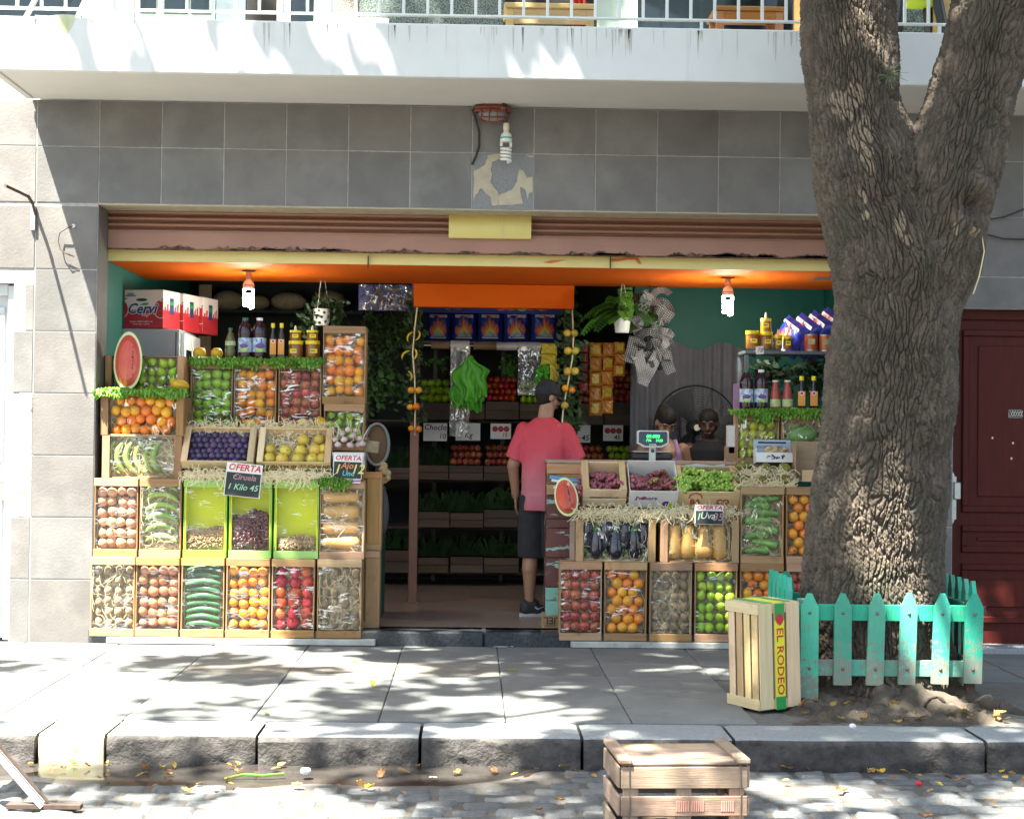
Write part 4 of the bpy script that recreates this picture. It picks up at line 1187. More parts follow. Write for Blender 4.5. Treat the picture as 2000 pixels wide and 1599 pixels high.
# crown: leaves in clumps, uneven, with gaps
rg = np.random.default_rng(77)
cc = np.array([.75, -6.2, 11.6]); cr_ = np.array([5.3, 4.7, 2.6])
n_cl = 500
dirs = rg.normal(size=(n_cl, 3)); dirs /= np.linalg.norm(dirs, axis=1)[:, None]
cl_c = cc + dirs * cr_ * (rg.random(n_cl) ** .5)[:, None]
def spread(n, x0, x1, y0, y1, z0, z1): return np.stack([rg.uniform(x0, x1, n), rg.uniform(y0, y1, n), rg.uniform(z0, z1, n)], 1)
cl_c = np.vstack([cl_c, spread(15, -7.2, -4.6, -8.5, -3, 9.5, 12), spread(120, -4.4, 2.2, -5.4, -2.3, 9.4, 12)])  # extra unseen clumps, added to shade the balcony front and streak the pier
cl_c = cl_c[(cl_c[:, 1] < -1.25) & (cl_c[:, 2] > 8.6)]
thin = (cl_c[:, 0] > -1.9) & (cl_c[:, 1] > -8) & (cl_c[:, 1] < -3.2) & (rg.random(len(cl_c)) < .42)      # clumps removed here to let sun dapples onto trunk and pavement
cl_c = cl_c[~thin]
lv = []
for c_ in cl_c:
    k = rg.integers(38, 62); rad_ = rg.uniform(.28, .55)
    o = rg.normal(size=(k, 3)); o /= np.linalg.norm(o, axis=1)[:, None]
    lv.append(c_ + o * rad_ * (rg.random(k) ** .4)[:, None] * np.array([1, 1, .6]))
lv = np.vstack(lv); nl_ = len(lv)
shape = np.array([[0, -.5, 0], [.3, -.22, .03], [.38, .1, .0], [0, .55, -.04], [-.38, .1, 0], [-.3, -.22, .03]])
ax = rg.normal(size=(nl_, 3)) * np.array([.6, .6, 1]); ax[:, 2] = np.abs(ax[:, 2]) + .2; ax /= np.linalg.norm(ax, axis=1)[:, None]
t0 = np.cross(ax, rg.normal(size=(nl_, 3))); t0 /= np.linalg.norm(t0, axis=1)[:, None]; t1 = np.cross(ax, t0)
sz = rg.uniform(.13, .21, nl_)
Vc = lv[:, None, :] + sz[:, None, None] * (shape[None, :, 0:1] * t0[:, None] + shape[None, :, 1:2] * t1[:, None] + shape[None, :, 2:3] * ax[:, None])
Vc = Vc.reshape(-1, 3) - np.array(base)
Fc = (np.arange(nl_)[:, None] * 6 + np.arange(6)[None, :])
put('crown', big_mesh('crown', Vc, Fc, ['crown_leaf']), tree)
# air plants and a straw caught on the bark
def spiky(name, label, p, n, l, mat):
    b = MB()
    for k in range(n):
        a = r.uniform(0, 6.28); e = r.uniform(-.3, 1.2)
        d = Vector((math.cos(a) * math.cos(e), -abs(math.sin(e)) - .3, math.sin(a))).normalized() * l * r.uniform(.5, 1)
        b.tube([(0, 0, 0), d * .5 + Vector((0, 0, .006)), d], [.0022, .0018, .0006], 4)
    return tag(b.build(name, mat, None, p), label, 'plant')
M('air_plant', (.13, .17, .09), rough=.8)
spiky('air_plant', 'grey green tuft of air plant high on the left trunk', W(1735, 148, YT - .20), 46, .12, 'air_plant')
spiky('air_plant', 'small air plant below the knot on the right trunk', W(1890, 485, YT - .25), 30, .08, 'air_plant')
b = MB(); b.tube([(0, 0, 0), (.01, -.02, -.1), (-.02, -.03, -.24), (-.05, -.02, -.34)], .004, 5)
tag(b.build('dry_twig', 'wool_straw', None, W(1917, 457, YT - .2)), 'pale dry twig dangling below the knot', 'twig')
# soil mound with roots
px0, px1, py0, py1 = PIT
def soil(u, v):
    x = px0 + (px1 - px0) * u; y = py0 + (py1 - py0) * v
    d = math.hypot((x - base.x) / .75, (y - base.y) / .7)
    e = min(u, 1 - u, v * 1.0, 1 - v) * 8
    z = .09 * math.exp(-(d ** 2) * 1.2) + .02 * math.sin(x * 9 + 2) * math.sin(y * 11) + .012 * math.sin(x * 23) * math.sin(y * 19 + 1) + .010 * math.sin(x * 51 + y * 37) + .006 * math.sin(x * 97 - y * 83)
    return (x, y, -.03 + (z + .02) * min(1, e))
b = MB(); b.grid(soil, 90, 60); so_ = b.build('soil', 'soil', None, smooth=True); struct(so_)
r = random.Random(5)
def root_run(pts, rads, nm='root'):
    b = MB(); P = []
    n = 40
    for i in range(n + 1):
        t = i / n * (len(pts) - 1); k = min(int(t), len(pts) - 2); f = t - k; f = f * f * (3 - 2 * f)
        P.append(Vector(pts[k]).lerp(Vector(pts[k + 1]), f) + Vector((r.uniform(-.006, .006), r.uniform(-.006, .006), r.uniform(-.004, .006))))
    rr = [np.interp(i / n * (len(rads) - 1), range(len(rads)), rads) * r.uniform(.75, 1.25) for i in range(n + 1)]
    b.tube([p - base - Vector((0, 0, .045)) for p in P], rr, 10); b.build(nm, 'bark', tree, smooth=True)
bx, by = base.x, base.y
root_run([(bx + .05, by - .3, .12), (bx + .16, by - .6, .06), (bx + .3, by - .85, .02), (bx + .45, by - 1.0, -.03)], [.08, .055, .04, .02])
root_run([(bx - .05, by - .35, .10), (bx - .15, by - .65, .05), (bx - .22, by - .85, .01), (bx - .4, by - .98, -.03)], [.08, .05, .035, .02])
root_run([(bx - .35, by - .88, .0), (bx - .1, by - .9, .035), (bx + .15, by - .98, .02), (bx + .35, by - 1.02, -.02)], [.02, .03, .028, .015])
root_run([(bx + .3, by - .2, .10), (bx + .55, by - .5, .04), (bx + .75, by - .8, .0), (bx + .9, by - .95, -.03)], [.07, .04, .03, .02])
root_run([(bx + .15, by - .35, .08), (bx + .35, by - .62, .05), (bx + .4, by - .85, .03), (bx + .5, by - 1.05, -.02)], [.05, .04, .03, .02])

# ------------------------------------------------------------------ teal picket fence round the tree
YF0 = -2.38; YF1 = -1.60
xf0 = W(1552, 1280, YF0).x; xf1 = W(1918, 1280, YF0).x
zt1 = W(1740, 1197, YF0).z; zt0 = W(1740, 1305, YF0).z
fence = thing('picket_fence', 'low teal picket fence boxed round the tree trunk', 'fence', ((xf0 + xf1) / 2, (YF0 + YF1) / 2, 0))
fo = fence.location
def rel(x, y, z): return (x - fo.x, y - fo.y, z - fo.z)
rh = .088
for (z, mt) in ((zt1, 'teal_paint'), (zt0, 'teal_worn')):
    b = MB(); b.box(rel((xf0 + xf1) / 2, YF0 + .018, z), (xf1 - xf0, .028, rh), .003); b.build('rail', mt, fence)
    for x in (xf0 + .02, xf1 - .02):
        b = MB(); b.box(rel(x, (YF0 + YF1) / 2 + .03, z), (.028, YF1 - YF0 - .05, rh * .9), .003); b.build('rail', mt, fence)
    b = MB(); b.box(rel((xf0 + xf1) / 2, YF1 - .018, z), (xf1 - xf0 - .08, .028, rh * .9), .003); b.build('rail', mt, fence)
def picket(x, y, z0, z1, w, side=False, half=False, mt='teal_picket', tilt=0):
    pw = w / 2
    poly = [(-pw, z0), (pw, z0), (pw * .96, z1 - .075), (.012, z1), (-.012, z1), (-pw * .96, z1 - .075)]
    zs = z0 + (z1 - z0) * .42
    lo = [(-pw, z0), (pw, z0), (pw, zs), (-pw, zs)]; up = [(-pw, zs), (pw, zs)] + poly[2:]
    b = MB(); b.prism([(a, c - z0) for a, c in poly], -.012, .012)
    me = b.mesh('picket', mt)
    o = put('picket', me, fence, rel(x, y, z0), (0, tilt, R(90) if side else 0))
    return o
fp = [1580, 1645, 1708, 1770, 1835, 1899]
for i, px_ in enumerate(fp):
    p = W(px_, 1300, YF0 - .012); zlow = [.02, .11, .11, .115, .12, .125][i]
    p_ = picket(p.x, YF0 - .012, zlow, W(px_, 1158, YF0).z, [.1, .098, .094, .092, .092, .1][i], tilt=[.0, .0, .025, .03, .03, .02][i])
    for z in (zt1, zt0):
        b = MB(); b.ball((0, -.013, z - zlow), (.010, .006, .010), 8, 5); b.build('bolt', 'bolt', p_)
for k in range(5):
    y = YF1 - .06 - k * .135
    picket(xf0 + .0, y, .16, zt1 + .175 - .0 * k, .085, True)
    picket(xf1 - .0, y, .16, zt1 + .165, .085, True)
for k in range(5):
    if k in (1, 2, 3): continue
    picket(xf0 + .1 + k * .2, YF1, .16, zt1 + .16, .085)
for x in (xf0 + .05, xf1 - .05):
    for y in (YF0 + .06, YF1 - .05):
        b = MB(); b.box(rel(x, y, .26), (.05, .05, .62), .003); b.build('corner_post', 'rust_iron' if x > 2 and y < -2 else 'teal_worn', fence)
b = MB(); b.box(rel(xf1 - .0, YF0 + .0, zt1 + .02), (.03, .04, .05), .003); b.build('bracket', 'rust_iron', fence)
# ------------------------------------------------------------------ produce shapes
FR = {}
def rot_any(): return (random.uniform(0, 6.28), random.uniform(0, 6.28), random.uniform(0, 6.28))
def sphere_profile(r, n=9, top=.0, bot=.0, sq=1.0, point=0):
    o = []
    for i in range(n + 1):
        t = math.pi * i / n
        z = -math.cos(t) * r * sq; rr = math.sin(t) * r
        if i == n: z -= top
        if i == n - 1: z -= top * .15
        if i == 0: z += bot
        if point and i == n: z += point
        if point and i == 0: z -= point * .6
        o.append((max(rr, 1e-6 if i in (0, n) else rr), z))
    return o
def noisy(b, amp, f, seed):
    r = random.Random(seed); k = [(r.uniform(-f, f), r.uniform(-f, f), r.uniform(-f, f), r.uniform(0, 6.28)) for _ in range(5)]
    o = []
    for (x, y, z) in b.v:
        s = sum(math.sin(a * x + c * y + d * z + e) for a, c, d, e in k) / 5
        o.append((x * (1 + amp * s), y * (1 + amp * s), z * (1 + amp * s)))
    b.v = o; return b
for v in range(3):
    b = MB(); b.lathe(sphere_profile(.5, 10, .05, .02, .96), 16); noisy(b, .05, 4, v); FR.setdefault('orange', []).append(b.mesh('orange', 'orange_peel', True))
    for nm, mt in (('apple', 'apple_red'), ('green_apple', 'apple_green')):
        b = MB(); b.lathe([(1e-6, -.36), (.13, -.45), (.3, -.4), (.43, -.22), (.5, .03), (.47, .24), (.33, .41), (.17, .43), (.06, .36), (1e-6, .28)], 16, lobes=5, lam=.02); noisy(b, .06, 4, v)
        b.tube([(0, 0, .28), (.02, .01, .40), (.05, .02, .5)], .018, 5, mi=1); FR.setdefault(nm, []).append(b.mesh(nm, [mt, 'stem'], True))
    b = MB(); b.lathe([(1e-6, -.36), (.2, -.38), (.4, -.26), (.5, 0), (.44, .22), (.25, .37), (.1, .36), (1e-6, .31)], 18, lobes=6, lam=.025); noisy(b, .05, 3, v)
    FR.setdefault('tomato', []).append(b.mesh('tomato', 'tomato_skin', True))
    for nm, mt in (('lime', 'lime_peel'), ('lemon', 'lemon_peel')):
        b = MB(); b.lathe([(1e-6, -.62), (.07, -.58), (.22, -.47), (.4, -.27), (.49, 0), (.42, .25), (.25, .44), (.1, .55), (.05, .62), (1e-6, .64)], 14); noisy(b, .05, 3, v); FR.setdefault(nm, []).append(b.mesh(nm, mt, True))
    b = MB(); b.lathe(sphere_profile(.46, 9, .03, .03, 1.22), 14); noisy(b, .06, 4, v); FR.setdefault('kiwi', []).append(b.mesh('kiwi', 'kiwi_skin', True))
    for nm, mt in (('onion', 'onion_skin'), ('pale_onion', 'onion_pale')):
        b = MB(); b.lathe([(1e-6, -.46), (.1, -.45), (.3, -.38), (.47, -.14), (.5, .06), (.38, .3), (.2, .43), (.08, .5), (.05, .62), (1e-6, .66)], 16); noisy(b, .07, 3.5, v); FR.setdefault(nm, []).append(b.mesh('onion', mt, True))
    b = MB(); b.lathe(sphere_profile(.5, 9, .05, .0, 1.05), 12); noisy(b, .04, 4, v); FR.setdefault('plum', []).append(b.mesh('plum', 'plum_skin', True))
    b = MB(); b.lathe([(1e-6, -.42), (.15, -.45), (.38, -.34), (.5, -.06), (.46, .18), (.32, .36), (.2, .46), (.08, .47), (1e-6, .42)], 16); noisy(b, .09, 3.5, v + 5)
    b.tube([(0, 0, .42), (.01, .02, .55)], .02, 5, mi=1); FR.setdefault('pear', []).append(b.mesh('yellow_pear', ['pear_skin', 'stem'], True))
    b = MB(); b.lathe(sphere_profile(.5, 10, .06, .04, .95), 18, lobes=6, lam=.03); noisy(b, .12, 4, v + 9); FR.setdefault('quince', []).append(b.mesh('quince', 'quince_skin', True))
    b = MB(); n_ = 12                                                     # lying along x
    b.tube([(-.5 + i / n_, .05 * math.sin(i / n_ * 3.1 + v), .10 * math.sin(i / n_ * math.pi) - .04) for i in range(n_ + 1)], [.001] + [.085 * (math.sin(math.pi * (i + .6) / (n_ + 1.2)) ** .35) for i in range(1, n_)] + [.001], 10)
    FR.setdefault('cucumber', []).append(b.mesh('cucumber', 'cucumber_skin', True))
    b = MB(); b.tube([(-.5 + i / n_, .03 * math.sin(i / n_ * 3.1 + v), .03 * math.sin(i / n_ * math.pi + v)) for i in range(n_ + 1)], [.03] + [.06 + .055 * (i / n_) for i in range(1, n_ - 1)] + [.10, .001], 10)
    FR.setdefault('zucchini', []).append(b.mesh('zucchini', 'zucchini_skin', True))
    for nm, mt in (('plantain', 'banana_green'), ('banana', 'banana_yellow')):
        b = MB(); P = []; rr = []
        for i in range(13):
            a = (i / 12 - .5) * 1.9; P.append((math.sin(a) * .5 / math.sin(.95), 0, (math.cos(a) - math.cos(.95)) * .5 / math.sin(.95))); s_ = i / 12
            rr.append(.024 if i == 0 else .026 if i == 1 else .012 if i == 12 else .04 + .052 * math.sin(math.pi * min(1, (s_ - .06) / .94)) ** .6)
        b.tube(P, rr, 6, sq=1.1); b.tube([P[-1], (P[-1][0] + .02, 0, P[-1][2] - .04)], .018, 5, mi=1)
        FR.setdefault(nm, []).append(b.mesh(nm, [mt, 'stem'], True))
    b = MB(); b.lathe([(1e-6, -.5), (.12, -.49), (.23, -.42), (.27, -.28), (.23, -.1), (.165, .08), (.15, .25), (.16, .4), (.13, .47), (.05, .49), (1e-6, .48)] if v else [(1e-6, -.5), (.1, -.49), (.19, -.43), (.215, -.3), (.2, -.1), (.18, .1), (.175, .3), (.17, .42), (.13, .48), (.05, .49), (1e-6, .48)], 18); noisy(b, .04, 4, v)
    b.tube([(0, 0, .47), (.01, 0, .53)], [.035, .028], 6, mi=1); FR.setdefault('squash', []).append(b.mesh('butternut_squash', ['squash_skin', 'stem'], True))
    b = MB(); b.lathe([(1e-6, -.5), (.1, -.48), (.185, -.38), (.2, -.22), (.175, 0), (.14, .2), (.11, .34), (.06, .42), (1e-6, .43)], 18); noisy(b, .05, 4, v + 3)
    b.lathe([(.118, .30), (.125, .36), (.07, .425), (.03, .44), (.028, .53), (1e-6, .535)], 10, lobes=5, lam=.2, mi=1); FR.setdefault('eggplant', []).append(b.mesh('eggplant', ['eggplant_skin', 'calyx'], True))
    b = MB(); b.lathe(sphere_profile(.36, 10, 0, 0, 1.42), 16); noisy(b, .12, 3, v + 2); FR.setdefault('mango', []).append(b.mesh('mango', 'mango_skin', True))
    b = MB(); b.lathe([(1e-6, -.38), (.2, -.4), (.42, -.25), (.5, -.02), (.4, .2), (.18, .34), (.07, .45), (.05, .6), (1e-6, .62)], 20, lobes=8, lam=.05)
    pts = [Vector((0, 0, .5))]; rr_ = random.Random(v)
    for k in range(6): pts.append(pts[-1] + Vector((rr_.uniform(-.12, .2), rr_.uniform(-.2, .08), .26)))
    b.tube(pts, .06, 6, mi=1); FR.setdefault('garlic', []).append(b.mesh('garlic_bulb', ['garlic_skin', 'garlic_stem'], True))
NAMES = {'orange': 'orange', 'apple': 'red_apple', 'green_apple': 'green_apple', 'tomato': 'tomato', 'lime': 'lime', 'lemon': 'lemon', 'kiwi': 'kiwi', 'onion': 'onion', 'pale_onion': 'onion', 'plum': 'plum', 'pear': 'yellow_pear',
         'quince': 'quince', 'cucumber': 'cucumber', 'zucchini': 'zucchini', 'plantain': 'green_banana', 'banana': 'yellow_banana', 'squash': 'butternut_squash', 'eggplant': 'eggplant', 'mango': 'mango', 'garlic': 'garlic_bulb'}
CATS = {'red_apple': 'apple', 'green_apple': 'apple', 'yellow_pear': 'pear', 'green_banana': 'banana', 'yellow_banana': 'banana', 'butternut_squash': 'squash', 'garlic_bulb': 'garlic'}
def fruit(kind, loc, size, label, group, rot=None, v=None):
    nm = NAMES[kind]
    o = put(nm, FR[kind][random.randrange(3) if v is None else v], None, loc, rot_any() if rot is None else rot, size)
    return tag(o, label, CATS.get(nm, nm.replace('_', ' ')), group)

# ------------------------------------------------------------------ straw (wood wool)
def straw_mesh(n, seed, w=1, d=1, h=1, width=.0024, curl=.11, free=False):
    r = random.Random(seed); b = MB()
    for k in range(n):
        p = Vector((r.uniform(-w / 2, w / 2), r.uniform(-d / 2, d / 2), r.uniform(-h / 2, h / 2)))
        a = r.uniform(0, 6.28); da = r.uniform(-.7, .7); vs = []; m = 7; st = r.uniform(.5, 1.2) * curl / 3
        for i in range(m):
            n_ = Vector((-math.sin(a), r.uniform(-.3, .3), math.cos(a))).normalized() * width / 2
            vs += [p + n_, p - n_]
            p = p + Vector((math.cos(a), r.uniform(-.35, .35), math.sin(a))) * st
            a += da + r.uniform(-.5, .5)
            if free: p.z -= .0012 * i * r.random()
            else: p.x = max(-w / 2, min(w / 2, p.x)); p.z = max(-h / 2, min(h / 2, p.z))
        b.add(vs, [[2 * i, 2 * i + 1, 2 * i + 3, 2 * i + 2] for i in range(m - 1)])
    return b
STRAW_P = [straw_mesh(150, 60 + k, .27, .03, .42).mesh('straw', 'wool_straw') for k in range(3)]
STRAW_L = [straw_mesh(170, 70 + k, .44, .03, .27).mesh('straw', 'wool_straw') for k in range(3)]
STRAW_D = [straw_mesh(420, 80 + k, .27, .035, .42).mesh('straw', 'wool_straw') for k in range(2)]
STRAW_DL = [straw_mesh(420, 85 + k, .44, .035, .27).mesh('straw', 'wool_straw') for k in range(2)]

STRAW_T = [straw_mesh(30, 180 + k, .27, .03, .42).mesh('straw', 'wool_straw') for k in range(2)]
STRAW_TL = [straw_mesh(50, 185 + k, .44, .03, .27).mesh('straw', 'wool_straw') for k in range(2)]

# ------------------------------------------------------------------ crates
def film_mesh(w, h, bulge, seed, mat, horiz=True):
    r = random.Random(seed); ks = [(r.uniform(4, 16), r.uniform(20, 70), r.uniform(0, 6.28), r.uniform(.3, 1)) for _ in range(7)]
    b = MB(); nu, nv = 16, 26
    def fn(u, v):
        x = (u - .5) * w; z = (v - .5) * h
        e = min(1, min(u, 1 - u) * 10) * min(1, min(v, 1 - v) * 10)
        s = sum(a * math.sin(kx * (x if horiz else z) + kz * (z if horiz else x) + ph) for kx, kz, ph, a in ks) / 4
        return (x, -bulge * math.sin(math.pi * u) * math.sin(math.pi * v) + .0035 * s * e, z)
    b.grid(fn, nu, nv)
    return b.mesh('plastic_film', mat, True)
CR = {}
def crate(px, Y, label, bars='h', wd='crate_wood', film='film', straw=1, depth=.24, z0=None, group='film wrapped produce crates', name='produce_crate', back='packing', stand='left', bw=.052, seed=None, fill=None):
    x0, x1, y0, y1 = px; s = S(Y)
    c = W((x0 + x1) / 2, (y0 + y1) / 2, Y); w = (x1 - x0) / s; h = (y1 - y0) / s
    zb = c.z - h / 2 if z0 is None else z0
    t = thing(name, label, 'crate', (c.x, Y, zb), (0, 0, 0), group)
    rr = random.Random(int(x0 * 7 + y0)); tk = .008
    def part(nm, cc, dd, mt, bev=.002, jit=.0):
        b = MB(); b.box((0, 0, 0), dd, bev)
        return put(nm, b.mesh(nm, mt), t, cc, (rr.uniform(-.004, .004), rr.uniform(-.006, .006), rr.uniform(-.003, .003)))
    if bars == 'h':
        part('rail', (0, .006, h - bw / 2), (w - .002, .011, bw), wd + '_x'); part('rail', (0, .006, bw / 2), (w - .002, .011, bw), wd + '_x')
        for sx in (-1, 1):
            for yy in (.06, .165): part('side_slat', (sx * (w / 2 - tk / 2 - .001), yy, h / 2), (tk, .088, h - .004), wd + '_z')
        part('end_board', (0, depth / 2 + .008, h - tk / 2), (w - .02, depth - .03, tk), wd + '_x'); part('end_board', (0, depth / 2 + .008, tk / 2), (w - .02, depth - .03, tk), wd + '_x')
        fw, fh = w - .018, h - bw * 1.2; fx0, fx1, fz0, fz1 = -w / 2 + .014, w / 2 - .014, bw + .004, h - bw - .004
    else:
        for sx in (-1, 1): part('post', (sx * (w / 2 - bw / 2), .006, h / 2), (bw, .012, h - .002), wd + '_z')
        for zz_ in (tk / 2, h - tk / 2):
            for yy in (.06, .17): part('side_slat', (0, yy, zz_), (w - .01, .085, tk), wd + '_x')
        for sx in (-1, 1): part('end_board', (sx * (w / 2 - tk / 2), depth / 2 + .008, h / 2), (tk, depth - .03, h - .02), wd + '_z')
        fw, fh = w - bw * 1.4, h - .01; fx0, fx1, fz0, fz1 = -w / 2 + bw + .004, w / 2 - bw - .004, .012, h - .012
    b = MB(); b.box((0, 0, 0), (w - .03, .006, h - .02), .001); put('back_board', b.mesh('back_board', back), t, (0, .13, h / 2))
    if film: put('plastic_film', film_mesh(fw, fh, .010, rr.randrange(999), film), t, (0, .010, h / 2 if bars == 'v' else h / 2))
    if straw:
        src = {1: (STRAW_P, STRAW_L), 2: (STRAW_D, STRAW_DL)}[straw][0 if bars == 'h' else 1]
        me = rr.choice(src); bx_, bz_ = ((.27, .42) if bars == 'h' else (.44, .27))
        stuff(put('straw', me, t, (0, .085, (fz0 + fz1) / 2), None, ((fx1 - fx0) / bx_, 1, (fz1 - fz0) / bz_)))
        if straw == 2: stuff(put('straw', (STRAW_T if bars == 'h' else STRAW_TL)[rr.randrange(2)], t, (0, .034, (fz0 + fz1) / 2), None, ((fx1 - fx0) / bx_, 1, (fz1 - fz0) / bz_)))
    d = dict(t=t, w=w, h=h, x0=c.x + fx0, x1=c.x + fx1, z0=zb + fz0, z1=zb + fz1, Y=Y, zb=zb, zt=zb + h, cx=c.x, where=label)
    return d
def pack(kind, cr, cols, rows_, label, group, hexa=False, scale=1.0, jit=.15, y=None, skip=0, rot=None):
    dx = (cr['x1'] - cr['x0']) / (cols + (.5 if hexa else 0)); dz = (cr['z1'] - cr['z0']) / rows_
    dia = max(dx, dz) * scale if not hexa else min(dx, dz * 1.16) * scale
    for j in range(rows_):
        for i in range(cols):
            if random.random() < skip: continue
            off = (.5 if (hexa and j % 2) else 0) + .5
            x = cr['x0'] + dx * (i + off) + random.uniform(-jit, jit) * dx; z = cr['z0'] + dz * (j + .5) + random.uniform(-jit, jit) * dz
            dd = dia * random.uniform(.88, 1.05)
            yy = cr['Y'] + (.022 + dd * .5 if y is None else y) + random.uniform(0, .010)
            if kind == 'kiwi': rt = (random.uniform(-.3, .3), random.uniform(-.3, .3), random.uniform(0, 6.28)); sz = dd
            elif kind in ('lime', 'lemon'): rt = (random.uniform(-.8, .8), random.uniform(-.9, .9), random.uniform(0, 6.28)); sz = dd
            elif kind in ('apple', 'green_apple'): rt = (random.uniform(-.7, .5), random.uniform(-.5, .5), random.uniform(0, 6.28)); sz = dd
            elif kind == 'tomato': rt = (random.uniform(.6, 1.6), random.uniform(-.6, .6), random.uniform(0, 6.28)); sz = dd
            elif kind.endswith('onion'): rt = (random.uniform(-.9, .9), random.uniform(-.9, .9), random.uniform(0, 6.28)); sz = dd
            else: rt = None; sz = dd
            fruit(kind, (x, yy, z), sz, label, group, rt)
def stack_x(kind, cr, n, length, label, group, thick=1.0, y=.05, tilt=.06, two=False, off=0):
    dz = (cr['z1'] - cr['z0']) / n; w = cr['x1'] - cr['x0']
    for j in range(n):
        z = cr['z0'] + dz * (j + .5); l = w * length * random.uniform(.94, 1.03)
        x = (cr['x0'] + cr['x1']) / 2 + (off * w if j % 2 else -off * w)
        fl = random.choice((0, math.pi)) if kind in ('zucchini', 'cucumber') else 0
        fruit(kind, (x, cr['Y'] + y, z), (l * (1), l * thick, l * thick), label, group, (0, random.uniform(-tilt, tilt), fl if kind != 'plantain' else 0))

random.seed(21)
# base planks under both stands
def plank(px0, px1, Y, label):
    A, B_ = W(px0, 1250, Y), W(px1, 1250, Y)
    b = MB(); b.box((0, .14, .021), (B_.x - A.x, .28, .042), .005)
    return tag(b.build('base_plank', 'old_white', None, ((A.x + B_.x) / 2, Y, .005)), label, 'plank')
YA = -.06
plank(207, 733, YA, 'long white painted plank under the left fruit stand'); plank(1115, 1640, YA, 'long white painted plank under the right fruit stand')
ZB_ = .052
ordn = ['first', 'second', 'third', 'fourth', 'fifth', 'sixth']
G = 'film wrapped crates of the fruit stands'
# bottom row, left stand
row = [((176, 262), 'kiwi', 'pale kiwis'), ((264, 349), 'onion', 'brown onions'), ((353, 437), 'cucumber', 'dark cucumbers'), ((441, 526), 'orange', 'oranges'), ((530, 614), 'tomato', 'red tomatoes'), ((619, 706), 'kiwi', 'brown kiwis')]
for i, ((a, c), k, nm) in enumerate(row):
    cr = crate((a, c, 1093, 1246), YA + .02, 'film wrapped crate of %s, %s from the left in the bottom row' % (nm, ordn[i]), z0=ZB_, straw=2 if k == 'kiwi' else 1, group=G)
    g = '%s of the %s bottom left crate' % (nm, ordn[i]); lb_ = '%s in the bottom row crate, %s from the left' % ({'kiwi': 'fuzzy kiwi', 'onion': 'brown onion', 'cucumber': 'dark green cucumber', 'orange': 'orange', 'tomato': 'red tomato'}[k], ordn[i])
    if k == 'kiwi': pack('kiwi', cr, 4, 6, lb_, g, scale=.86, jit=.1)
    elif k == 'onion': pack('onion', cr, 4, 6, lb_, g, scale=1.12, jit=.12)
    elif k == 'orange': pack('orange', cr, 4, 6, lb_, g, scale=1.10)
    elif k == 'tomato': pack('tomato', cr, 3, 6, lb_, g, scale=1.02, jit=.1)
    else: stack_x('cucumber', cr, 9, .97, lb_, g, thick=.92, y=.04)
    z_top = cr['zt']
# second row, left stand
Y2 = YA + .05
cr = crate((183, 268, 938, 1090), Y2, 'film wrapped crate of pale onions at the left end of the second row', z0=z_top, group=G)
pack('pale_onion', cr, 4, 6, 'pale onion in the second row crate beside the grey pier', 'onions of the second row crate', scale=1.12, jit=.12)
cr = crate((272, 353, 938, 1090), Y2, 'film wrapped crate of green bananas on straw in the second row', z0=z_top, straw=2, group=G)
stack_x('plantain', cr, 6, .93, 'green banana lying across the straw in the second row crate', 'green bananas of the second row crate', thick=.95, y=.05)
for (a, c, k, nm) in ((358, 442, 'walnut', 'shelled walnuts'), (447, 530, 'dried', 'dark dried fruit'), (535, 622, 'nuts', 'mixed nuts')):
    cr = crate((a, c, 938, 1090), Y2, 'lime green painted crate with a heap of %s behind film' % nm, z0=z_top, wd='lime_wood', film='film_hazy', straw=0, back='lime_paint', group='lime green crates of dried goods')
    t = cr['t']; w = cr['w']
    for sx in (-1, 1):
        b = MB(); b.box((0, 0, 0), (.006, .11, cr['h'] - .02), .001); put('lining', b.mesh('lining', 'lime_paint'), t, (sx * (w / 2 - .014), .07, cr['h'] / 2))
    r = random.Random(a); b = MB(); top = {'walnut': .36, 'dried': .55, 'nuts': .27}[k] * cr['h']
    for q in range({'walnut': 520, 'dried': 420, 'nuts': 420}[k]):
        x = r.uniform(-w / 2 + .03, w / 2 - .03); z = .045 + (top - .045) * math.sqrt(r.random()) * (1 + .14 * math.sin(x * 21 + a)); sz = {'walnut': .008, 'dried': .016, 'nuts': .011}[k] * r.uniform(.6, 1.25)
        b.ball((x, r.uniform(.03, .05) + .05 * max(0, (z / top - .5)), z), (sz, sz * .6, sz * r.uniform(.5, 1)), 6, 4, Euler((r.uniform(0, 6), r.uniform(0, 6), r.uniform(0, 6))).to_matrix())
    b.box((0, .085, .03 + (top - .03) / 2), (w - .04, .06, top - .03), .02)
    hp = b.build('heap', {'walnut': 'walnut', 'dried': 'dried_fruit', 'nuts': 'nuts'}[k], None, (t.location.x, t.location.y, t.location.z), smooth=True)
    stuff(hp); tag(hp, {'walnut': 'heap of shelled walnuts in the left lime green crate', 'dried': 'tall heap of dark dried fruit in the middle lime green crate', 'nuts': 'low heap of mixed nuts in the right lime green crate'}[k], 'nuts' if k != 'dried' else 'dried fruit')
cr = crate((624, 712, 938, 1090), Y2, 'film wrapped crate of four butternut squashes under a lettuce leaf', z0=z_top, straw=2, group=G)
for j in range(4):
    z = cr['z0'] + (cr['z1'] - cr['z0']) * (j + .5) / 4; fruit('squash', ((cr['x0'] + cr['x1']) / 2 - .012, cr['Y'] + .065, z), (.23, .23, .26), 'butternut squash lying in the crate under the lettuce leaf', 'squashes of the second row crate', (0, R(90) if j % 2 else R(-90), 0), 0)
z2 = cr['zt']
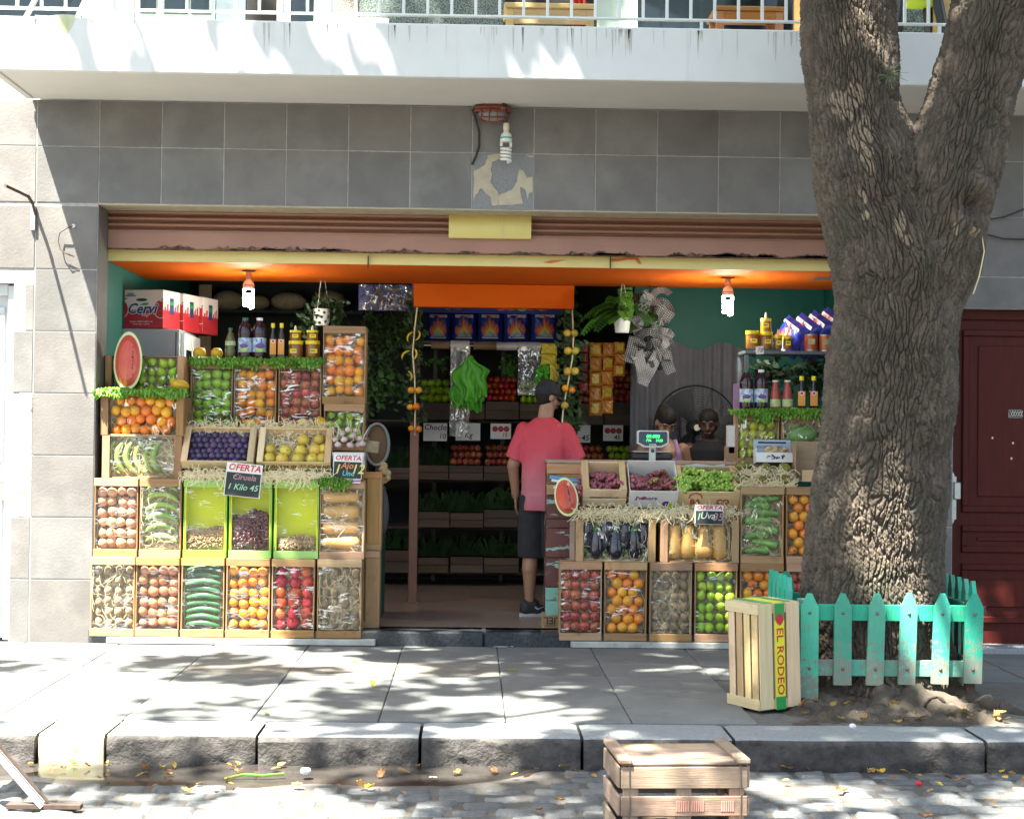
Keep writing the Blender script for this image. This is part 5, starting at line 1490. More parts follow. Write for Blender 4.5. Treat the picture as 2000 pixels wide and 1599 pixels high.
def side_crate(px, Y, z0, label):                       # crate seen side-on at the end of the stand
    x0, x1, y0, y1 = px; s = S(Y); c = W((x0 + x1) / 2, (y0 + y1) / 2, Y); w = (x1 - x0) / s; h = (y1 - y0) / s
    t = thing('side_crate', label, 'crate', (c.x, Y, z0), None, 'plain crates behind the stands')
    b = MB(); b.box((-w * .30, 0, h / 2), (w * .38, .012, h - .09), .002); b.build('slat', 'crate_wood_z', t)
    b = MB(); b.box((w * .18, -.0, h / 2), (w * .44, .012, h - .09), .002); b.build('slat', 'crate_wood_z', t)
    for zz_ in (.024, h - .024):
        b = MB(); b.box((0, -.004, zz_), (w, .02, .046), .002); b.build('rail', 'crate_wood_x', t)
    b = MB(); b.box((w * .45, -.003, h / 2), (w * .1, .022, h - .1), .002); b.build('post', 'crate_wood_z', t)
    b = MB(); b.box((0, .14, h / 2), (w - .01, .2, h - .02), .002); b.build('body', 'crate_wood_z', t)
    return t
side_crate((690, 741, 1096, 1246), .16, ZB_ + .05, 'plain crate side-on behind the bottom row beside the shop entrance')
side_crate((692, 745, 940, 1093), .18, z_top + .05, 'plain crate side-on behind the squash crate beside the shop entrance')
# landscape crates by the pier
Y3 = YA + .10
cr = crate((200, 354, 851, 934), Y3, 'landscape crate of green bananas standing on straw behind film', bars='v', z0=z2, straw=2, depth=.3, group=G)
for j in range(6):
    x = cr['x0'] + (cr['x1'] - cr['x0']) * (.06 + j * .145); fruit('plantain', (x + .015, cr['Y'] + .05, (cr['z0'] + cr['z1']) / 2), (.23, .26, .26), 'green banana standing upright in the landscape crate under the oranges', 'upright green bananas by the pier', (0, R(-98 + random.uniform(-8, 10)), R(random.uniform(-25, 25))))
z3 = cr['zt']
cr = crate((197, 358, 768, 847), Y3, 'landscape crate of oranges topped with lettuce beside the pier', bars='v', z0=z3, depth=.3, group=G, film='film_soft')
pack('orange', cr, 6, 4, 'orange in the landscape crate under the cut watermelon', 'oranges of the landscape crate', hexa=True, scale=1.12)
z4 = cr['zt']
cr = crate((206, 358, 690, 768), YA + .30, 'brown crate of limes behind the standing watermelon half', bars='v', z0=z4, depth=.26, group=G, film='film_soft', bw=.045)
pack('lime', cr, 6, 4, 'green lime in the crate behind the standing watermelon half', 'limes behind the watermelon', scale=.92)
# upper row further back
Y4 = .40
rk4 = W(500, 850, Y4).z
def upper(px, kind, cols, rows_, lab, flab, grp, **kw):
    cr = crate(px, Y4, lab, group=G, depth=.26, **kw); return cr, pack(kind, cr, cols, rows_, flab, grp, scale=1.12)
c1, _ = upper((371, 453, 706, 850), 'green_apple', 4, 6, 'film wrapped crate of green apples in the upper row', 'green apple in the upper row crate', 'green apples of the upper row')
c2, _ = upper((456, 539, 706, 850), 'orange', 4, 6, 'film wrapped crate of oranges between green and red apples', 'orange in the upper crate between the two apple crates', 'oranges of the upper row')
c3, _ = upper((543, 627, 706, 850), 'apple', 4, 6, 'film wrapped crate of red apples in the upper row', 'red apple in the upper row crate under the honey jars', 'red apples of the upper row')
cr = crate((632, 711, 789, 880), Y4, 'film wrapped crate of limes behind the garlic', group=G, depth=.26)
pack('lime', cr, 4, 4, 'lime in the crate behind the garlic', 'limes behind the garlic', scale=.95)
cr = crate((630, 714, 636, 788), Y4, 'tall film wrapped crate of oranges, topmost on the left stand', group=G, depth=.26, z0=cr['zt'])
pack('orange', cr, 4, 6, 'orange in the topmost crate of the left stand', 'oranges of the topmost crate', scale=1.1)
# shelf rack that carries the upper row
rack = thing('display_rack', 'plain wooden rack behind the left stand carrying the upper crates', 'rack', (W(540, 860, Y4).x, Y4, .1))
zz4 = c1['zb'] - .1
b = MB(); b.box((0, .14, zz4 - .012), (1.28, .28, .02), .003); b.build('shelf', 'crate_wood_x', rack)
for sx in (-1, 1):
    for yy in (.16, .26):
        b = MB(); b.box((sx * .6, yy, (zz4 - .02) / 2), (.04, .04, zz4 - .03), .003); b.build('leg', 'crate_wood_z', rack)

def straw_clump(px0, px1, py, Y, n, label, h=.03, d=.12, seed=1, wd=.0055):
    A, B_ = W(px0, py, Y), W(px1, py, Y)
    b = straw_mesh(int(n * 1.5), seed, B_.x - A.x - .04, d, h * .55, wd * .7, .042, True)
    o = b.build('straw', 'wool_straw', None, ((A.x + B_.x) / 2, Y + d * .3, (A.z + B_.z) / 2 + .008))
    tag(o, label, 'straw'); return stuff(o)
# open crates tilted to the street
def open_crate(px, Y, z0, L, H, tilt, label, wd='pale_wood', floor='packing', group='open crates tilted to the street', name='open_crate', slats=0, boards=1, bd=None):
    x0, x1 = px; A = W(x0, 900, Y); B_ = W(x1, 900, Y); w = B_.x - A.x
    t = thing(name, label, 'crate', ((A.x + B_.x) / 2, Y, z0), (tilt, 0, 0), group)
    tk = .011
    def part(nm, cc, dd, mt):
        b = MB(); b.box((0, 0, 0), dd, .002); return put(nm, b.mesh(nm, mt), t, cc, (random.uniform(-.004, .004), random.uniform(-.004, .004), random.uniform(-.005, .005)))
    part('floor', (0, L / 2, .004), (w - .004, L - .004, .008), floor)
    if boards == 1: part('front_board', (0, tk / 2, H / 2), (w, tk, H), wd + '_x')
    else:
        g = .018; bh = (H - g * (boards - 1)) / boards
        for k in range(boards): part('front_board', (0, tk / 2, bh / 2 + k * (bh + g)), (w, tk, bh), wd + '_x')
        for sx in (-1, 1): part('corner_block', (sx * (w / 2 - .03), tk + .012, H / 2), (.04, .022, H - .004), wd + '_z')
    part('back_board', (0, L - tk / 2, H / 2), (w, tk, H), wd + '_x')
    for sx in (-1, 1): part('side_board', (sx * (w / 2 - tk / 2), L / 2, H / 2), (tk, L - 2 * tk - .002, H), wd + '_y')
    for sx in (-1, 1): part('top_strip', (sx * (w / 2 - .022), L / 2, H + .004), (.044, L, .008), wd + '_y')
    return t, w
def at_local(t, p): return t.matrix_basis @ Vector(p)
YP = Y2 + .02
tl = R(52)
t1, w1 = open_crate((356, 497), YP + .03, z2 + .07, .30, .085, tl, 'pale open crate of dark plums tilted to the street')
t2, w2 = open_crate((503, 647), YP + .03, z2 + .07, .30, .085, tl, 'pale open crate of yellow pears with printed front board')
bpy.context.view_layer.update()
for t_, w_ in ((t1, w1), (t2, w2)):
    b = MB(); b.box((0, .05, .03), (w_ - .01, .10, .06), .004); b.box((0, .16, .12), (w_ - .05, .1, .24), .004)
    b.X = None; bb = b.build('support_block', 'pale_wood_x', None, (t_.location.x, YP + .06, z2 + .001)); tag(bb, 'pale wooden block propping the %s crate' % ('plum' if t_ is t1 else 'pear'), 'block')
r = random.Random(6)
for i in range(9):
    for j in range(6):
        p = at_local(t1, (-w1 / 2 + .045 + (w1 - .09) * (i + (.5 if j % 2 else .1)) / 9, .035 + j * .046, .03 + r.uniform(-.006, .012)))
        fruit('plum', p, .054 * r.uniform(.92, 1.08), 'dark plum in the open crate above the lime green crates', 'plums in the open crate')
pp = [(-.42, .05), (-.2, .03), (.06, .05), (.3, .04), (.46, .06), (-.42, .32), (-.16, .28), (.09, .30), (.33, .32), (.47, .35), (.12, .62), (.38, .64)]
for (u, v_) in pp:
    p = at_local(t2, (u * (w2 - .09), .045 + v_ * .29, .045)); fruit('pear', p, .088 * r.uniform(.94, 1.08), 'yellow pear in the open crate with printed front', 'pears in the open crate', (R(40) + r.uniform(-.7, .7), r.uniform(-.8, .8), r.uniform(0, 6.28)))
b = straw_mesh(260, 91, w2 - .06, .03, .26, .004, .06); stuff(put('straw', b.mesh('straw', 'wool_straw'), t2, (0, .15, .025), (R(-90), 0, 0)))
lettering('Productos de 1° Calidad', .047, 'ink_brown', t2, (0, -.002, .045), shear=.25, rot=UPRIGHT, sx=1.0)
straw_clump(356, 500, 838, YP + .16, 150, 'pale straw along the top of the plum crate', .02, .05, 5)
straw_clump(503, 650, 838, YP + .16, 190, 'pale straw along the top of the pear crate', .03, .05, 6)
straw_clump(356, 648, 932, YP - .045, 420, 'pale straw hanging below the plum and pear crates', .035, .04, 7)
for (x, y, k, s_, lb_) in ((462, 822, 'lime', .075, 'dark round avocado left of the yellow pear on the straw'), (427, 820, 'lime', .08, 'dark round avocado above the plum crate'), (490, 829, 'pear', .075, 'small yellow pear on the straw above the plum crate'), (592, 828, 'pear', .085, 'pale yellow pear above the pear crate'), (626, 826, 'quince', .092, 'ripe orange yellow quince right above the pear crate')):
    p = W(x, y, YP + .24); o = fruit(k, p, s_, lb_, None, (.4, .3, 1))
    if k == 'lime':
        o.name = 'avocado'; o['category'] = 'avocado'; del_ = o.data = o.data.copy(); M('avocado_skin', (.06, .075, .015), (.09, .1, .02), scale=6, rough=.4) if 'avocado_skin' not in MATS else None; o.data.materials[0] = MATS['avocado_skin']
# garlic punnet
p = W(681, 890, YP + .06)
pn = thing('garlic_punnet', 'white punnet heaped with garlic bulbs at the end of the stand', 'punnet', (p.x, YP + .02, W(681, 912, YP).z))
b = MB()
for sx in (-1, 1): b.box((sx * .1, .08, .05), (.008, .17, .10), .002, (0, sx * .12, 0))
b.box((0, 0, .05), (.21, .008, .10), .002, (-.1, 0, 0)); b.box((0, .165, .05), (.21, .008, .10), .002); b.box((0, .08, .004), (.2, .16, .006), .001); b.build('tray', 'card_white', pn)
for (x, y, s_) in ((660, 868, .052), (672, 858, .05), (684, 869, .055), (700, 868, .052), (668, 846, .05), (689, 850, .05), (703, 856, .048), (680, 838, .045), (655, 858, .045), (695, 840, .04), (708, 866, .05)):
    q = W(x, y, YP + .09 + random.uniform(-.05, .05)); fruit('garlic', q, s_, 'pinkish white garlic bulb heaped in the punnet', 'garlic in the punnet', (random.uniform(-.5, .5), random.uniform(-.5, .8), random.uniform(0, 6.28)))

# lettuce garnish: frilled leaves hanging over the crate edges
def frill(px0, px1, py, Y, label, n, drop=.05, mat='lettuce', depth=.12, seed=1, up=.012):
    A, B_ = W(px0, py, Y), W(px1, py, Y); r = random.Random(seed); b = MB()
    for k in range(n):
        x = (r.random() - .5) * (B_.x - A.x); wd = r.uniform(.06, .13); dr = drop * r.choice((.3, .6, .9, 1.3, 1.7)); y0 = r.uniform(-.012, .03); ph = r.uniform(0, 6.28); rz = r.uniform(-1.2, 1.2); lift = r.uniform(0, .02)
        def fn(u, v, x=x, wd=wd, dr=dr, y0=y0, ph=ph, rz=rz, lift=lift):
            a = (u - .5); rf = (.014 * math.sin(u * 21 + ph + 2 * v) + .010 * math.sin(u * 43 + ph * 2 - 3 * v)) * (.25 + v) + .005 * math.sin(v * 31 + u * 17)
            if v < .45: yy = y0 + .07 * (1 - v / .45); zz_ = up + lift + rf
            else:
                q = (v - .45) / .55; yy = y0 - .022 * math.sin(q * 1.5) - .006; zz_ = up + lift * (1 - q) - dr * q * (1 - .5 * (2 * a) ** 2) + rf * .8
            return (x + a * wd * (1.1 - .3 * v) + rz * .05 * v + .006 * math.sin(v * 19 + ph), yy - abs(rf) * .9, zz_)
        b.grid(fn, 18, 11)
    o = b.build('lettuce_garnish', mat, None, ((A.x + B_.x) / 2, Y, (A.z + B_.z) / 2), smooth=True)
    return tag(o, label, 'lettuce')
frill(375, 460, 708, Y4, 'frilly lettuce leaves on top of the green apple crate', 16, .03, seed=3)
frill(458, 540, 708, Y4, 'frilly lettuce leaves on top of the upper orange crate', 18, .035, seed=4)
frill(542, 628, 708, Y4, 'frilly lettuce leaves on top of the red apple crate', 18, .035, seed=5)
frill(196, 350, 768, Y3, 'curly lettuce leaves on top of the landscape orange crate', 26, .03, seed=6)
frill(330, 368, 772, Y3 + .16, 'dark curly leaf under the bruised quince', 7, .06, 'lettuce_dark', seed=16)
frill(626, 690, 938, Y2, 'bright lettuce leaves over the squash crate', 18, .045, seed=7)
# watermelon halves
def melon_half(loc, hw, hh, label, rot, wedge=.6):
    t = thing('watermelon_half', label, 'watermelon', loc, rot)
    n = 24; out = [(hw * math.sin(2 * math.pi * i / n) * (1 - .06 * math.cos(2 * math.pi * i / n)), hh + hh * math.cos(2 * math.pi * i / n)) for i in range(n)]
    def ring(s_, y): return [((x) * s_, y, (z - hh) * s_ + hh) for x, z in out]
    b = MB(); layers = [ring(1, 0), ring(.985, .03), ring(.9, .085), ring(.7, .14), ring(.4, .175)]
    vs = [p for l in layers for p in l]; fs = [[i * n + k, (i + 1) * n + k, (i + 1) * n + (k + 1) % n, i * n + (k + 1) % n] for i in range(4) for k in range(n)] + [[4 * n + k for k in range(n)]]
    b.add(vs, [f[::-1] for f in fs]); b.build('rind', 'melon_skin', t, smooth=True)
    b = MB(); a0, a1 = ring(1, -.001), ring(.88, -.003)
    b.add(a0 + a1, [[k, (k + 1) % n, n + (k + 1) % n, n + k] for k in range(n)]); b.build('white_rind', 'melon_rind', t)
    b = MB(); f0 = ring(.885, -.003); f1 = [(x, -.003 - wedge * .05 * (1 - abs(x) / hw), z) for x, _, z in ring(.55, 0)]
    m_ = 8; vs = []
    for j_ in range(m_ + 1):
        s_ = .885 * (1 - j_ / m_); vs += [(x, -.003 - wedge * .06 * max(0, 1 - s_ / .885) ** .8 * 0 - wedge * .055 * (1 - abs(x) / hw) * min(1, j_ / 2), z) for x, _, z in ring(max(s_, .002), 0)]
    b.add(vs, [[j_ * n + k, j_ * n + (k + 1) % n, (j_ + 1) * n + (k + 1) % n, (j_ + 1) * n + k] for j_ in range(m_) for k in range(n)]); b.build('flesh', 'melon_flesh', t)
    b = MB(); r = random.Random(3)
    for k in range(12):
        z = hh * (.5 + r.random() * .95); b.ball((hw * r.uniform(.33, .42), -.039 * wedge - .002, z), (.0035, .002, .006), 6, 4)
    b.build('seeds', 'seed', t)
    return t
p = W(249, 762, Y3 + .12)
melon_half((p.x, Y3 + .10, p.z), .098, .205, 'tall cut watermelon half standing on the lettuce at the left', (R(-6), 0, 0))
p = W(1113, 1008, -.02)
melon_half((p.x + .0, .02, p.z), .082, .135, 'cut watermelon half propped beside the grape crate', (R(-8), R(-12), R(-12)), 1.2)
p = W(351, 752, Y3 + .1); fruit('quince', p, (.125, .1, .085), 'bruised oblong quince lying beside the green apples', None, (0, .15, .2))
for (x, lb_) in ((390, 'left of two yellow quinces on the lettuce'), (423, 'right of two yellow quinces on the lettuce')):
    fruit('quince', W(x, 690, Y4 + .1) , .095 if x < 400 else .085, lb_, 'quinces on the lettuce', (.2, .1, x))

# ------------------------------------------------------------------ right stand
row = [((1093, 1176), 'apple', 'red apples', 'red apple'), ((1180, 1264), 'orange', 'oranges', 'orange'), ((1269, 1352), 'kiwi', 'kiwis under straw', 'brown kiwi'), ((1357, 1441), 'lime', 'limes', 'green lime'), ((1446, 1531), 'orange', 'oranges beside the tree', 'orange'), ((1536, 1620), 'apple', 'dark apples behind the tree', 'dark red apple')]
for i, ((a, c), k, nm, one) in enumerate(row):
    cr = crate((a, c, 1098, 1251), YA + .02, 'right stand bottom row crate of %s' % nm, z0=ZB_, straw=2 if k == 'kiwi' else 1, group=G)
    lb_ = '%s in the right stand bottom row crate, %s from the entrance' % (one, ordn[i]); g = '%s, %s bottom crate of the right stand' % (nm, ordn[i])
    if k == 'apple': pack('apple', cr, 4, 6, lb_, g, scale=1.1, jit=.08)
    elif k == 'orange': pack('orange', cr, 3, 7, lb_, g, hexa=True, scale=1.12, jit=.04)
    elif k == 'kiwi': pack('kiwi', cr, 4, 6, lb_, g, scale=.88, jit=.08)
    else: pack('lime', cr, 4, 6, lb_, g, scale=1.0, jit=.12)
    zr1 = cr['zt']
cr = crate((1125, 1281, 1012, 1096), Y2, 'landscape crate of glossy eggplants on straw', bars='v', z0=zr1, straw=2, depth=.3, group=G, film='film_soft', bw=.05)
for j in range(7):
    x = cr['x0'] + (cr['x1'] - cr['x0']) * (.05 + j * .15); fruit('eggplant', (x, cr['Y'] + (.045 if j % 2 else .06), (cr['z0'] + cr['z1']) / 2 + (-.01 if j % 2 else .012)), (.25, .25, .24), 'glossy dark eggplant standing in the landscape crate', 'eggplants in the landscape crate', (random.uniform(-.05, .05), (0 if j % 2 else math.pi) + random.uniform(-.1, .1), random.uniform(0, 6)))
zr2 = cr['zt']
cr = crate((1290, 1444, 1012, 1096), Y2, 'landscape crate of four upright butternut squashes', bars='v', z0=zr1, straw=2, depth=.3, group=G, film='film_soft', bw=.05)
for j, (u, v_, rt) in enumerate(((.10, 0, .05), (.33, 0, -.03), (.57, 2, .02), (.83, 0, .04))):
    fruit('squash', (cr['x0'] + (cr['x1'] - cr['x0']) * u, cr['Y'] + .06, (cr['z0'] + cr['z1']) / 2 - .005), (.26, .24, .235) if v_ == 0 else (.27, .24, .22), 'butternut squash upright in the landscape crate', 'upright squashes in the landscape crate', (0, rt, j), v_)
cr = crate((1447, 1532, 950, 1100), Y2, 'film wrapped crate of green zucchini on straw beside the tree', z0=zr1, straw=2, group=G, film='film_soft')
stack_x('zucchini', cr, 8, .72, 'ribbed green zucchini in the crate above the oranges', 'zucchini beside the tree', thick=1.5, y=.055, tilt=.12, off=.10)
cr = crate((1536, 1622, 950, 1100), Y2, 'film wrapped crate of oranges half hidden by the trunk', z0=zr1, group=G)
pack('orange', cr, 3, 7, 'orange in the crate half hidden by the trunk', 'oranges behind the trunk', hexa=True, scale=1.1, jit=.04)
zr3 = cr['zt']
# grapes
def bunch_mesh(n, r_, seed, mat, L=.15, Rr=.06):
    r = random.Random(seed); b = MB()
    for k in range(n):
        u = r.random(); a = r.uniform(0, 6.28); rad = Rr * (1 - .65 * u) * math.sqrt(r.uniform(.45, 1)); b.ball((L * (u - .5), rad * math.cos(a), abs(rad * math.sin(a)) * .9), r_ * r.uniform(.85, 1.12), 7, 5)
    b.tube([(-L / 2 - .03, 0, .01), (0, 0, .01), (L * .4, 0, 0)], .0025, 4, mi=1)
    return b.mesh('grape_bunch', [mat, 'stem'], True)
BG = [bunch_mesh(60, .0145, s_, 'grape_green') for s_ in (1, 2, 3)]
BR = [bunch_mesh(44, .0165, s_, 'grape_red') for s_ in (4, 5)]
BP = [bunch_mesh(60, .0135, s_, 'grape_pink') for s_ in (7, 8)]
Y5 = .16
def bunches(src, t, w, L, n, label, group, h=.05, seed=1, xr=(-.5, .5)):
    r = random.Random(seed)
    for k in range(n):
        p = at_local(t, (w * (xr[0] + (xr[1] - xr[0]) * ((k + .5) / n)), L * (.16 + .62 * ((k * 7) % n) / n), h + r.uniform(-.01, .02)))
        o = put('grape_bunch', r.choice(src), None, p, (t.rotation_euler.x + r.uniform(-.3, .3), r.uniform(-.3, .3), r.uniform(-.9, 3.9))); tag(o, label, 'grapes', group)
zg = zr2 + .002
tl = R(38)
t3, w3 = open_crate((1138, 1223), Y5 - .05, zg + .08, .30, .15, R(40), 'pale slatted crate of red grapes on the eggplant crate', boards=2)
bpy.context.view_layer.update()
bunches(BR, t3, w3 * .8, .3, 9, 'bunch of dusky red grapes in the pale slatted crate', 'red grapes in the slatted crate', .06, 2)
t4 = thing('grape_box', 'white cardboard box of pink grapes with violet and lime logo', 'box', ((W(1227, 960, Y5).x + W(1320, 960, Y5).x) / 2, Y5 - .05, zg + .075), (R(40), 0, 0))
w4 = W(1320, 960, Y5).x - W(1227, 960, Y5).x
for nm, cc, dd in (('front_panel', (0, .003, .075), (w4, .006, .15)), ('back_panel', (0, .297, .085), (w4, .006, .17)), ('side_panel', (-w4 / 2, .15, .075), (.006, .29, .15)), ('side_panel', (w4 / 2, .15, .075), (.006, .29, .15)), ('floor_panel', (0, .15, .003), (w4 - .01, .29, .006))):
    b = MB(); b.box((0, 0, 0), dd, .001); put(nm, b.mesh(nm, 'card_white' if nm != 'floor_panel' else 'cardboard'), t4, cc)
lettering('Primore', .045, 'prim_violet', t4, (-.05, -.001, .085), bold=.0008)
b = MB(); b.lathe([(0, 0), (.03, 0), (.03, .001), (0, .001)], 20); b.build('logo_disc', 'prim_violet', t4, (.09, -.001, .03), (R(90), 0, 0)); b = MB(); b.lathe([(0, 0), (.022, 0), (.022, .001), (0, .001)], 20); b.build('logo_disc', 'prim_lime', t4, (.125, -.0025, .02), (R(90), 0, 0))
bpy.context.view_layer.update()
bunches(BP, t4, w4 * .8, .3, 9, 'bunch of pink grapes in the white cardboard box', 'pink grapes in the white box', .07, 4)
bunches(BR, t4, w4 * .8, .3, 3, 'bunch of dark red grapes at the left of the white box', 'dark grapes in the white box', .09, 5, (-.5, -.2))
t5, w5 = open_crate((1322, 1443), Y5 - .05, zg + .075, .30, .14, R(36), 'pale crate heaped with green grapes below a chalk price sign')
bpy.context.view_layer.update()
bunches(BG, t5, w5 * .86, .3, 22, 'bunch of green grapes heaped in the pale crate', 'green grapes in the pale crate', .10, 6)
for (cx_, nm_) in ((t3, 'red grape crate'), (t4, 'white grape box'), (t5, 'green grape crate')):
    b = MB(); b.box((0, .05, .03), (.25, .12, .06), .004); b.box((0, .2, .1), (.25, .1, .2), .004)
    tag(b.build('support_block', 'crate_wood_x', None, (cx_.location.x, Y5 - .03, zr2 + .002)), 'wooden block propping the %s' % nm_, 'block')
b = MB(); b.prism([(-.14, 0), (-.06, .012), (.06, .0), (.14, .014), (.14, -.004), (-.14, -.01)], 0, .002); b.build('paper_liner', 'paper', t5, (0, .29, .15))
for s_ in ((-.09, 'BA'), (.10, 'CO')): lettering(s_[1], .06, 'ink_red', t5, (s_[0], -.002, .055), bold=.002)
b = MB(); b.tube([(.045 * math.cos(R(a)), 0, .045 * math.sin(R(a))) for a in range(0, 181, 15)], .005, 5); b.build('printed_arch', 'ink_red', t5, (-.09, .001, .085))
straw_clump(1120, 1290, 1006, Y5 - .17, 330, 'pale straw under the red grape crate', .035, .08, 15)
straw_clump(1280, 1446, 1004, Y5 - .17, 300, 'pale straw under the green grape crate', .03, .08, 16)
# mangoes, ginger, boxes beside the tree
ym = Y2 + .05
for i, (x, y, rt) in enumerate(((1452, 910, 0), (1496, 913, .1), (1532, 914, -.1), (1452, 936, .1), (1493, 938, 0), (1533, 937, .15))):
    fruit('mango', W(x, y, ym + (.12 if i < 3 else .04)), (.095, .095, .115), 'green and red mango on straw beside the tree', 'mangoes on straw', (0, R(90) + rt, i))
straw_clump(1440, 1552, 927, ym + .03, 90, 'straw between the two rows of mangoes', .03, .1, 17)
straw_clump(1438, 1554, 950, ym - .02, 170, 'straw hanging below the mangoes', .028, .06, 18)
sh = MB(); sh.box((0, .16, .0), (.42, .3, .012), .002); sh.box((0, .14, .03), (.41, .2, .06), .004); sh.box((0, .22, .075), (.41, .12, .09), .004)
sm_ = W(1496, 930, ym); tag(sh.build('mango_tray', 'packing', None, (sm_.x, ym + .02, zr3 + .008)), 'stepped straw covered tray under the mangoes', 'tray')
p = W(1513, 897, ym + .2)
gb = thing('ginger_box', 'grey and white printed cardboard box holding ginger roots', 'box', (p.x, ym + .17, p.z - .02), (R(-8), 0, 0))
gw = 74 / S(ym + .2)
for nm, cc, dd, mt in (('front_panel', (0, 0, .035), (gw, .005, .07), 'card_white'), ('lid_panel', (0, .12, .10), (gw, .005, .15), 'print_blue'), ('side_panel', (-gw / 2, .06, .05), (.005, .12, .1), 'card_white'), ('side_panel', (gw / 2, .06, .05), (.005, .12, .1), 'card_white'), ('floor_panel', (0, .06, .003), (gw - .01, .12, .005), 'cardboard')):
    b = MB(); b.box((0, 0, 0), dd, .001); put(nm, b.mesh(nm, mt), gb, cc)
b = MB(); b.box((0, .1165, .155), (gw * .75, .002, .012), .0005); b.build('printed_bar', 'ink_black', gb)
o = lettering('LA PODEROSA', .028, 'ink_black', gb, (-.02, .1165, .125), rot=(R(90), R(180), 0))
b = MB(); r = random.Random(2)
for k in range(26): b.box((-.06 + .12 * r.random(), -.004, .035 + r.uniform(-.015, .015)), (.014, .002, .006), .0005, (0, r.uniform(-1, 1), 0))
b.build('scribble', 'ink_black', gb)
for k, (x, y) in enumerate(((-.03, .04), (.03, .05), (.0, .07), (.06, .06))):
    b = MB(); rr_ = random.Random(k + 3)
    q = Vector((0, 0, 0)); b.ball(q, (.03, .02, .02), 9, 6)
    for m_ in range(4):
        d = Vector((rr_.uniform(-1, 1), rr_.uniform(-.3, .3), rr_.uniform(-.3, .6))).normalized() * .035; b.ball(q + d * .7, (.024, .017, .016), 9, 6, Euler((0, rr_.uniform(-1, 1), 0)).to_matrix())
    tag(b.build('ginger_root', 'ginger', None, at_local(gb, (x, y, .06)) if False else Vector(gb.location) + Vector((x, y - .0, .075)), (0, rr_.uniform(-.5, .5), 0), smooth=True), 'knobbly ginger root in the printed box', 'ginger', 'ginger roots in the box')
p0 = W(1555, 940, ym + .1)
cb = thing('cardboard_box', 'open brown cardboard box with pale card beside the trunk', 'box', (p0.x + .14, ym + .1, p0.z))
for nm, cc, dd, mt in (('back_panel', (0, .12, .14), (.30, .006, .28), 'cardboard'), ('side_panel', (-.15, .05, .13), (.006, .16, .26), 'cardboard'), ('front_panel', (.02, .0, .04), (.24, .006, .08), 'pale_wood_x'), ('floor_panel', (0, .06, .003), (.29, .12, .005), 'cardboard')):
    b = MB(); b.box((0, 0, 0), dd, .001); put(nm, b.mesh(nm, mt), cb, cc)
lettering('2', .06, 'ink_black', cb, (-.02, -.004, .04), shear=.3)
# upper crates of the right stand
Y6 = .42
cr = crate((1440, 1523, 806, 910), Y6, 'film wrapped crate of yellow limes under the lettuce at the right', group=G, straw=2, depth=.26, film='film_soft')
pack('lemon', cr, 4, 4, 'yellow green lime in the right stand crate under the lettuce', 'yellow limes of the right stand', scale=1.05, jit=.14)
zu = cr['zt']
cr = crate((1526, 1612, 806, 910), Y6, 'crate of pale green melons on straw next to the yellow limes', group=G, straw=2, depth=.26, film='film_soft')
for k, (u, v_) in enumerate(((.5, .62), (.5, .25))):
    b = MB(); b.ball((0, 0, 0), (.115, .06, .07), 18, 10); tag(b.build('melon', 'zucchini_skin', None, (cr['x0'] + (cr['x1'] - cr['x0']) * u, cr['Y'] + .07, cr['z0'] + (cr['z1'] - cr['z0']) * v_), (0, .15 * (1 if k else -1), 0), smooth=True), 'pale green melon on straw, %s of the pair' % ('lower' if k else 'upper'), 'melon')
frill(1437, 1524, 808, Y6, 'curly lettuce on the yellow lime crate at the right', 20, .04, seed=9); frill(1524, 1608, 808, Y6, 'curly lettuce on the melon crate beside the trunk', 18, .03, seed=10)
rack2 = thing('display_rack', 'plain wooden rack behind the right stand beside the trunk', 'rack', (W(1526, 910, Y6).x, Y6, .1))
zz6 = cr['zb'] - .1
b = MB(); b.box((0, .14, zz6 - .012), (.68, .28, .02), .003); b.build('shelf', 'crate_wood_x', rack2)
for sx in (-1, 1):
    for yy in (.1, .24):
        b = MB(); b.box((sx * .3, yy, (zz6 - .02) / 2), (.04, .04, zz6 - .03), .003); b.build('leg', 'crate_wood_z', rack2)
# painted counter at the end of the right stand
YC = .34
ct = thing('painted_counter', 'old counter of peeling dark red and teal boards beside the man', 'counter', (W(1066, 1100, YC).x, YC, 0))
cxw = W(1440, 1100, YC).x - ct.location.x
zl = lambda p: W(1090, p, YC).z
seg = [(905, 925, 'crate_wood_x'), (926, 945, 'crate_wood_x'), (946, 966, 'crate_wood_x'), (968, 1012, 'old_red_paint'), (1013, 1030, 'old_red_paint'), (1031, 1088, 'old_red_paint'), (1089, 1146, 'old_red_paint'), (1147, 1172, 'old_teal_paint'), (1173, 1204, 'old_teal_paint')]
for (a, c, mt) in seg:
    b = MB(); b.box((cxw / 2, .0, (zl(a) + zl(c)) / 2), (cxw, .03, zl(a) - zl(c)), .003); b.build('board', mt, ct)
b = MB(); b.box((cxw / 2, .28, (zl(905) + zl(1204)) / 2 - .02), (cxw - .02, .5, zl(905) - zl(1204) - .06), .003); b.build('body', 'old_red_paint', ct)
b = MB(); b.box((cxw / 2, .27, zl(903) + .006), (cxw, .56, .022), .004); b.build('top', 'grey_wood_x', ct)
for (x, y, w_, h_, mt) in ((1103, 935, 60, 7, 'sky_blue'), (1120, 948, 40, 10, 'blue_paper'), (1085, 938, 16, 6, 'paper'), (1088, 952, 14, 5, 'paper')):
    q = W(x, y, YC - .02); b = MB(); b.box((q.x - ct.location.x, -.018, q.z), (w_ / 280, .003, h_ / 280), .0005, (0, .12, 0)); b.build('sticker', mt, ct)
q = W(1078, 1218, YC - .05)
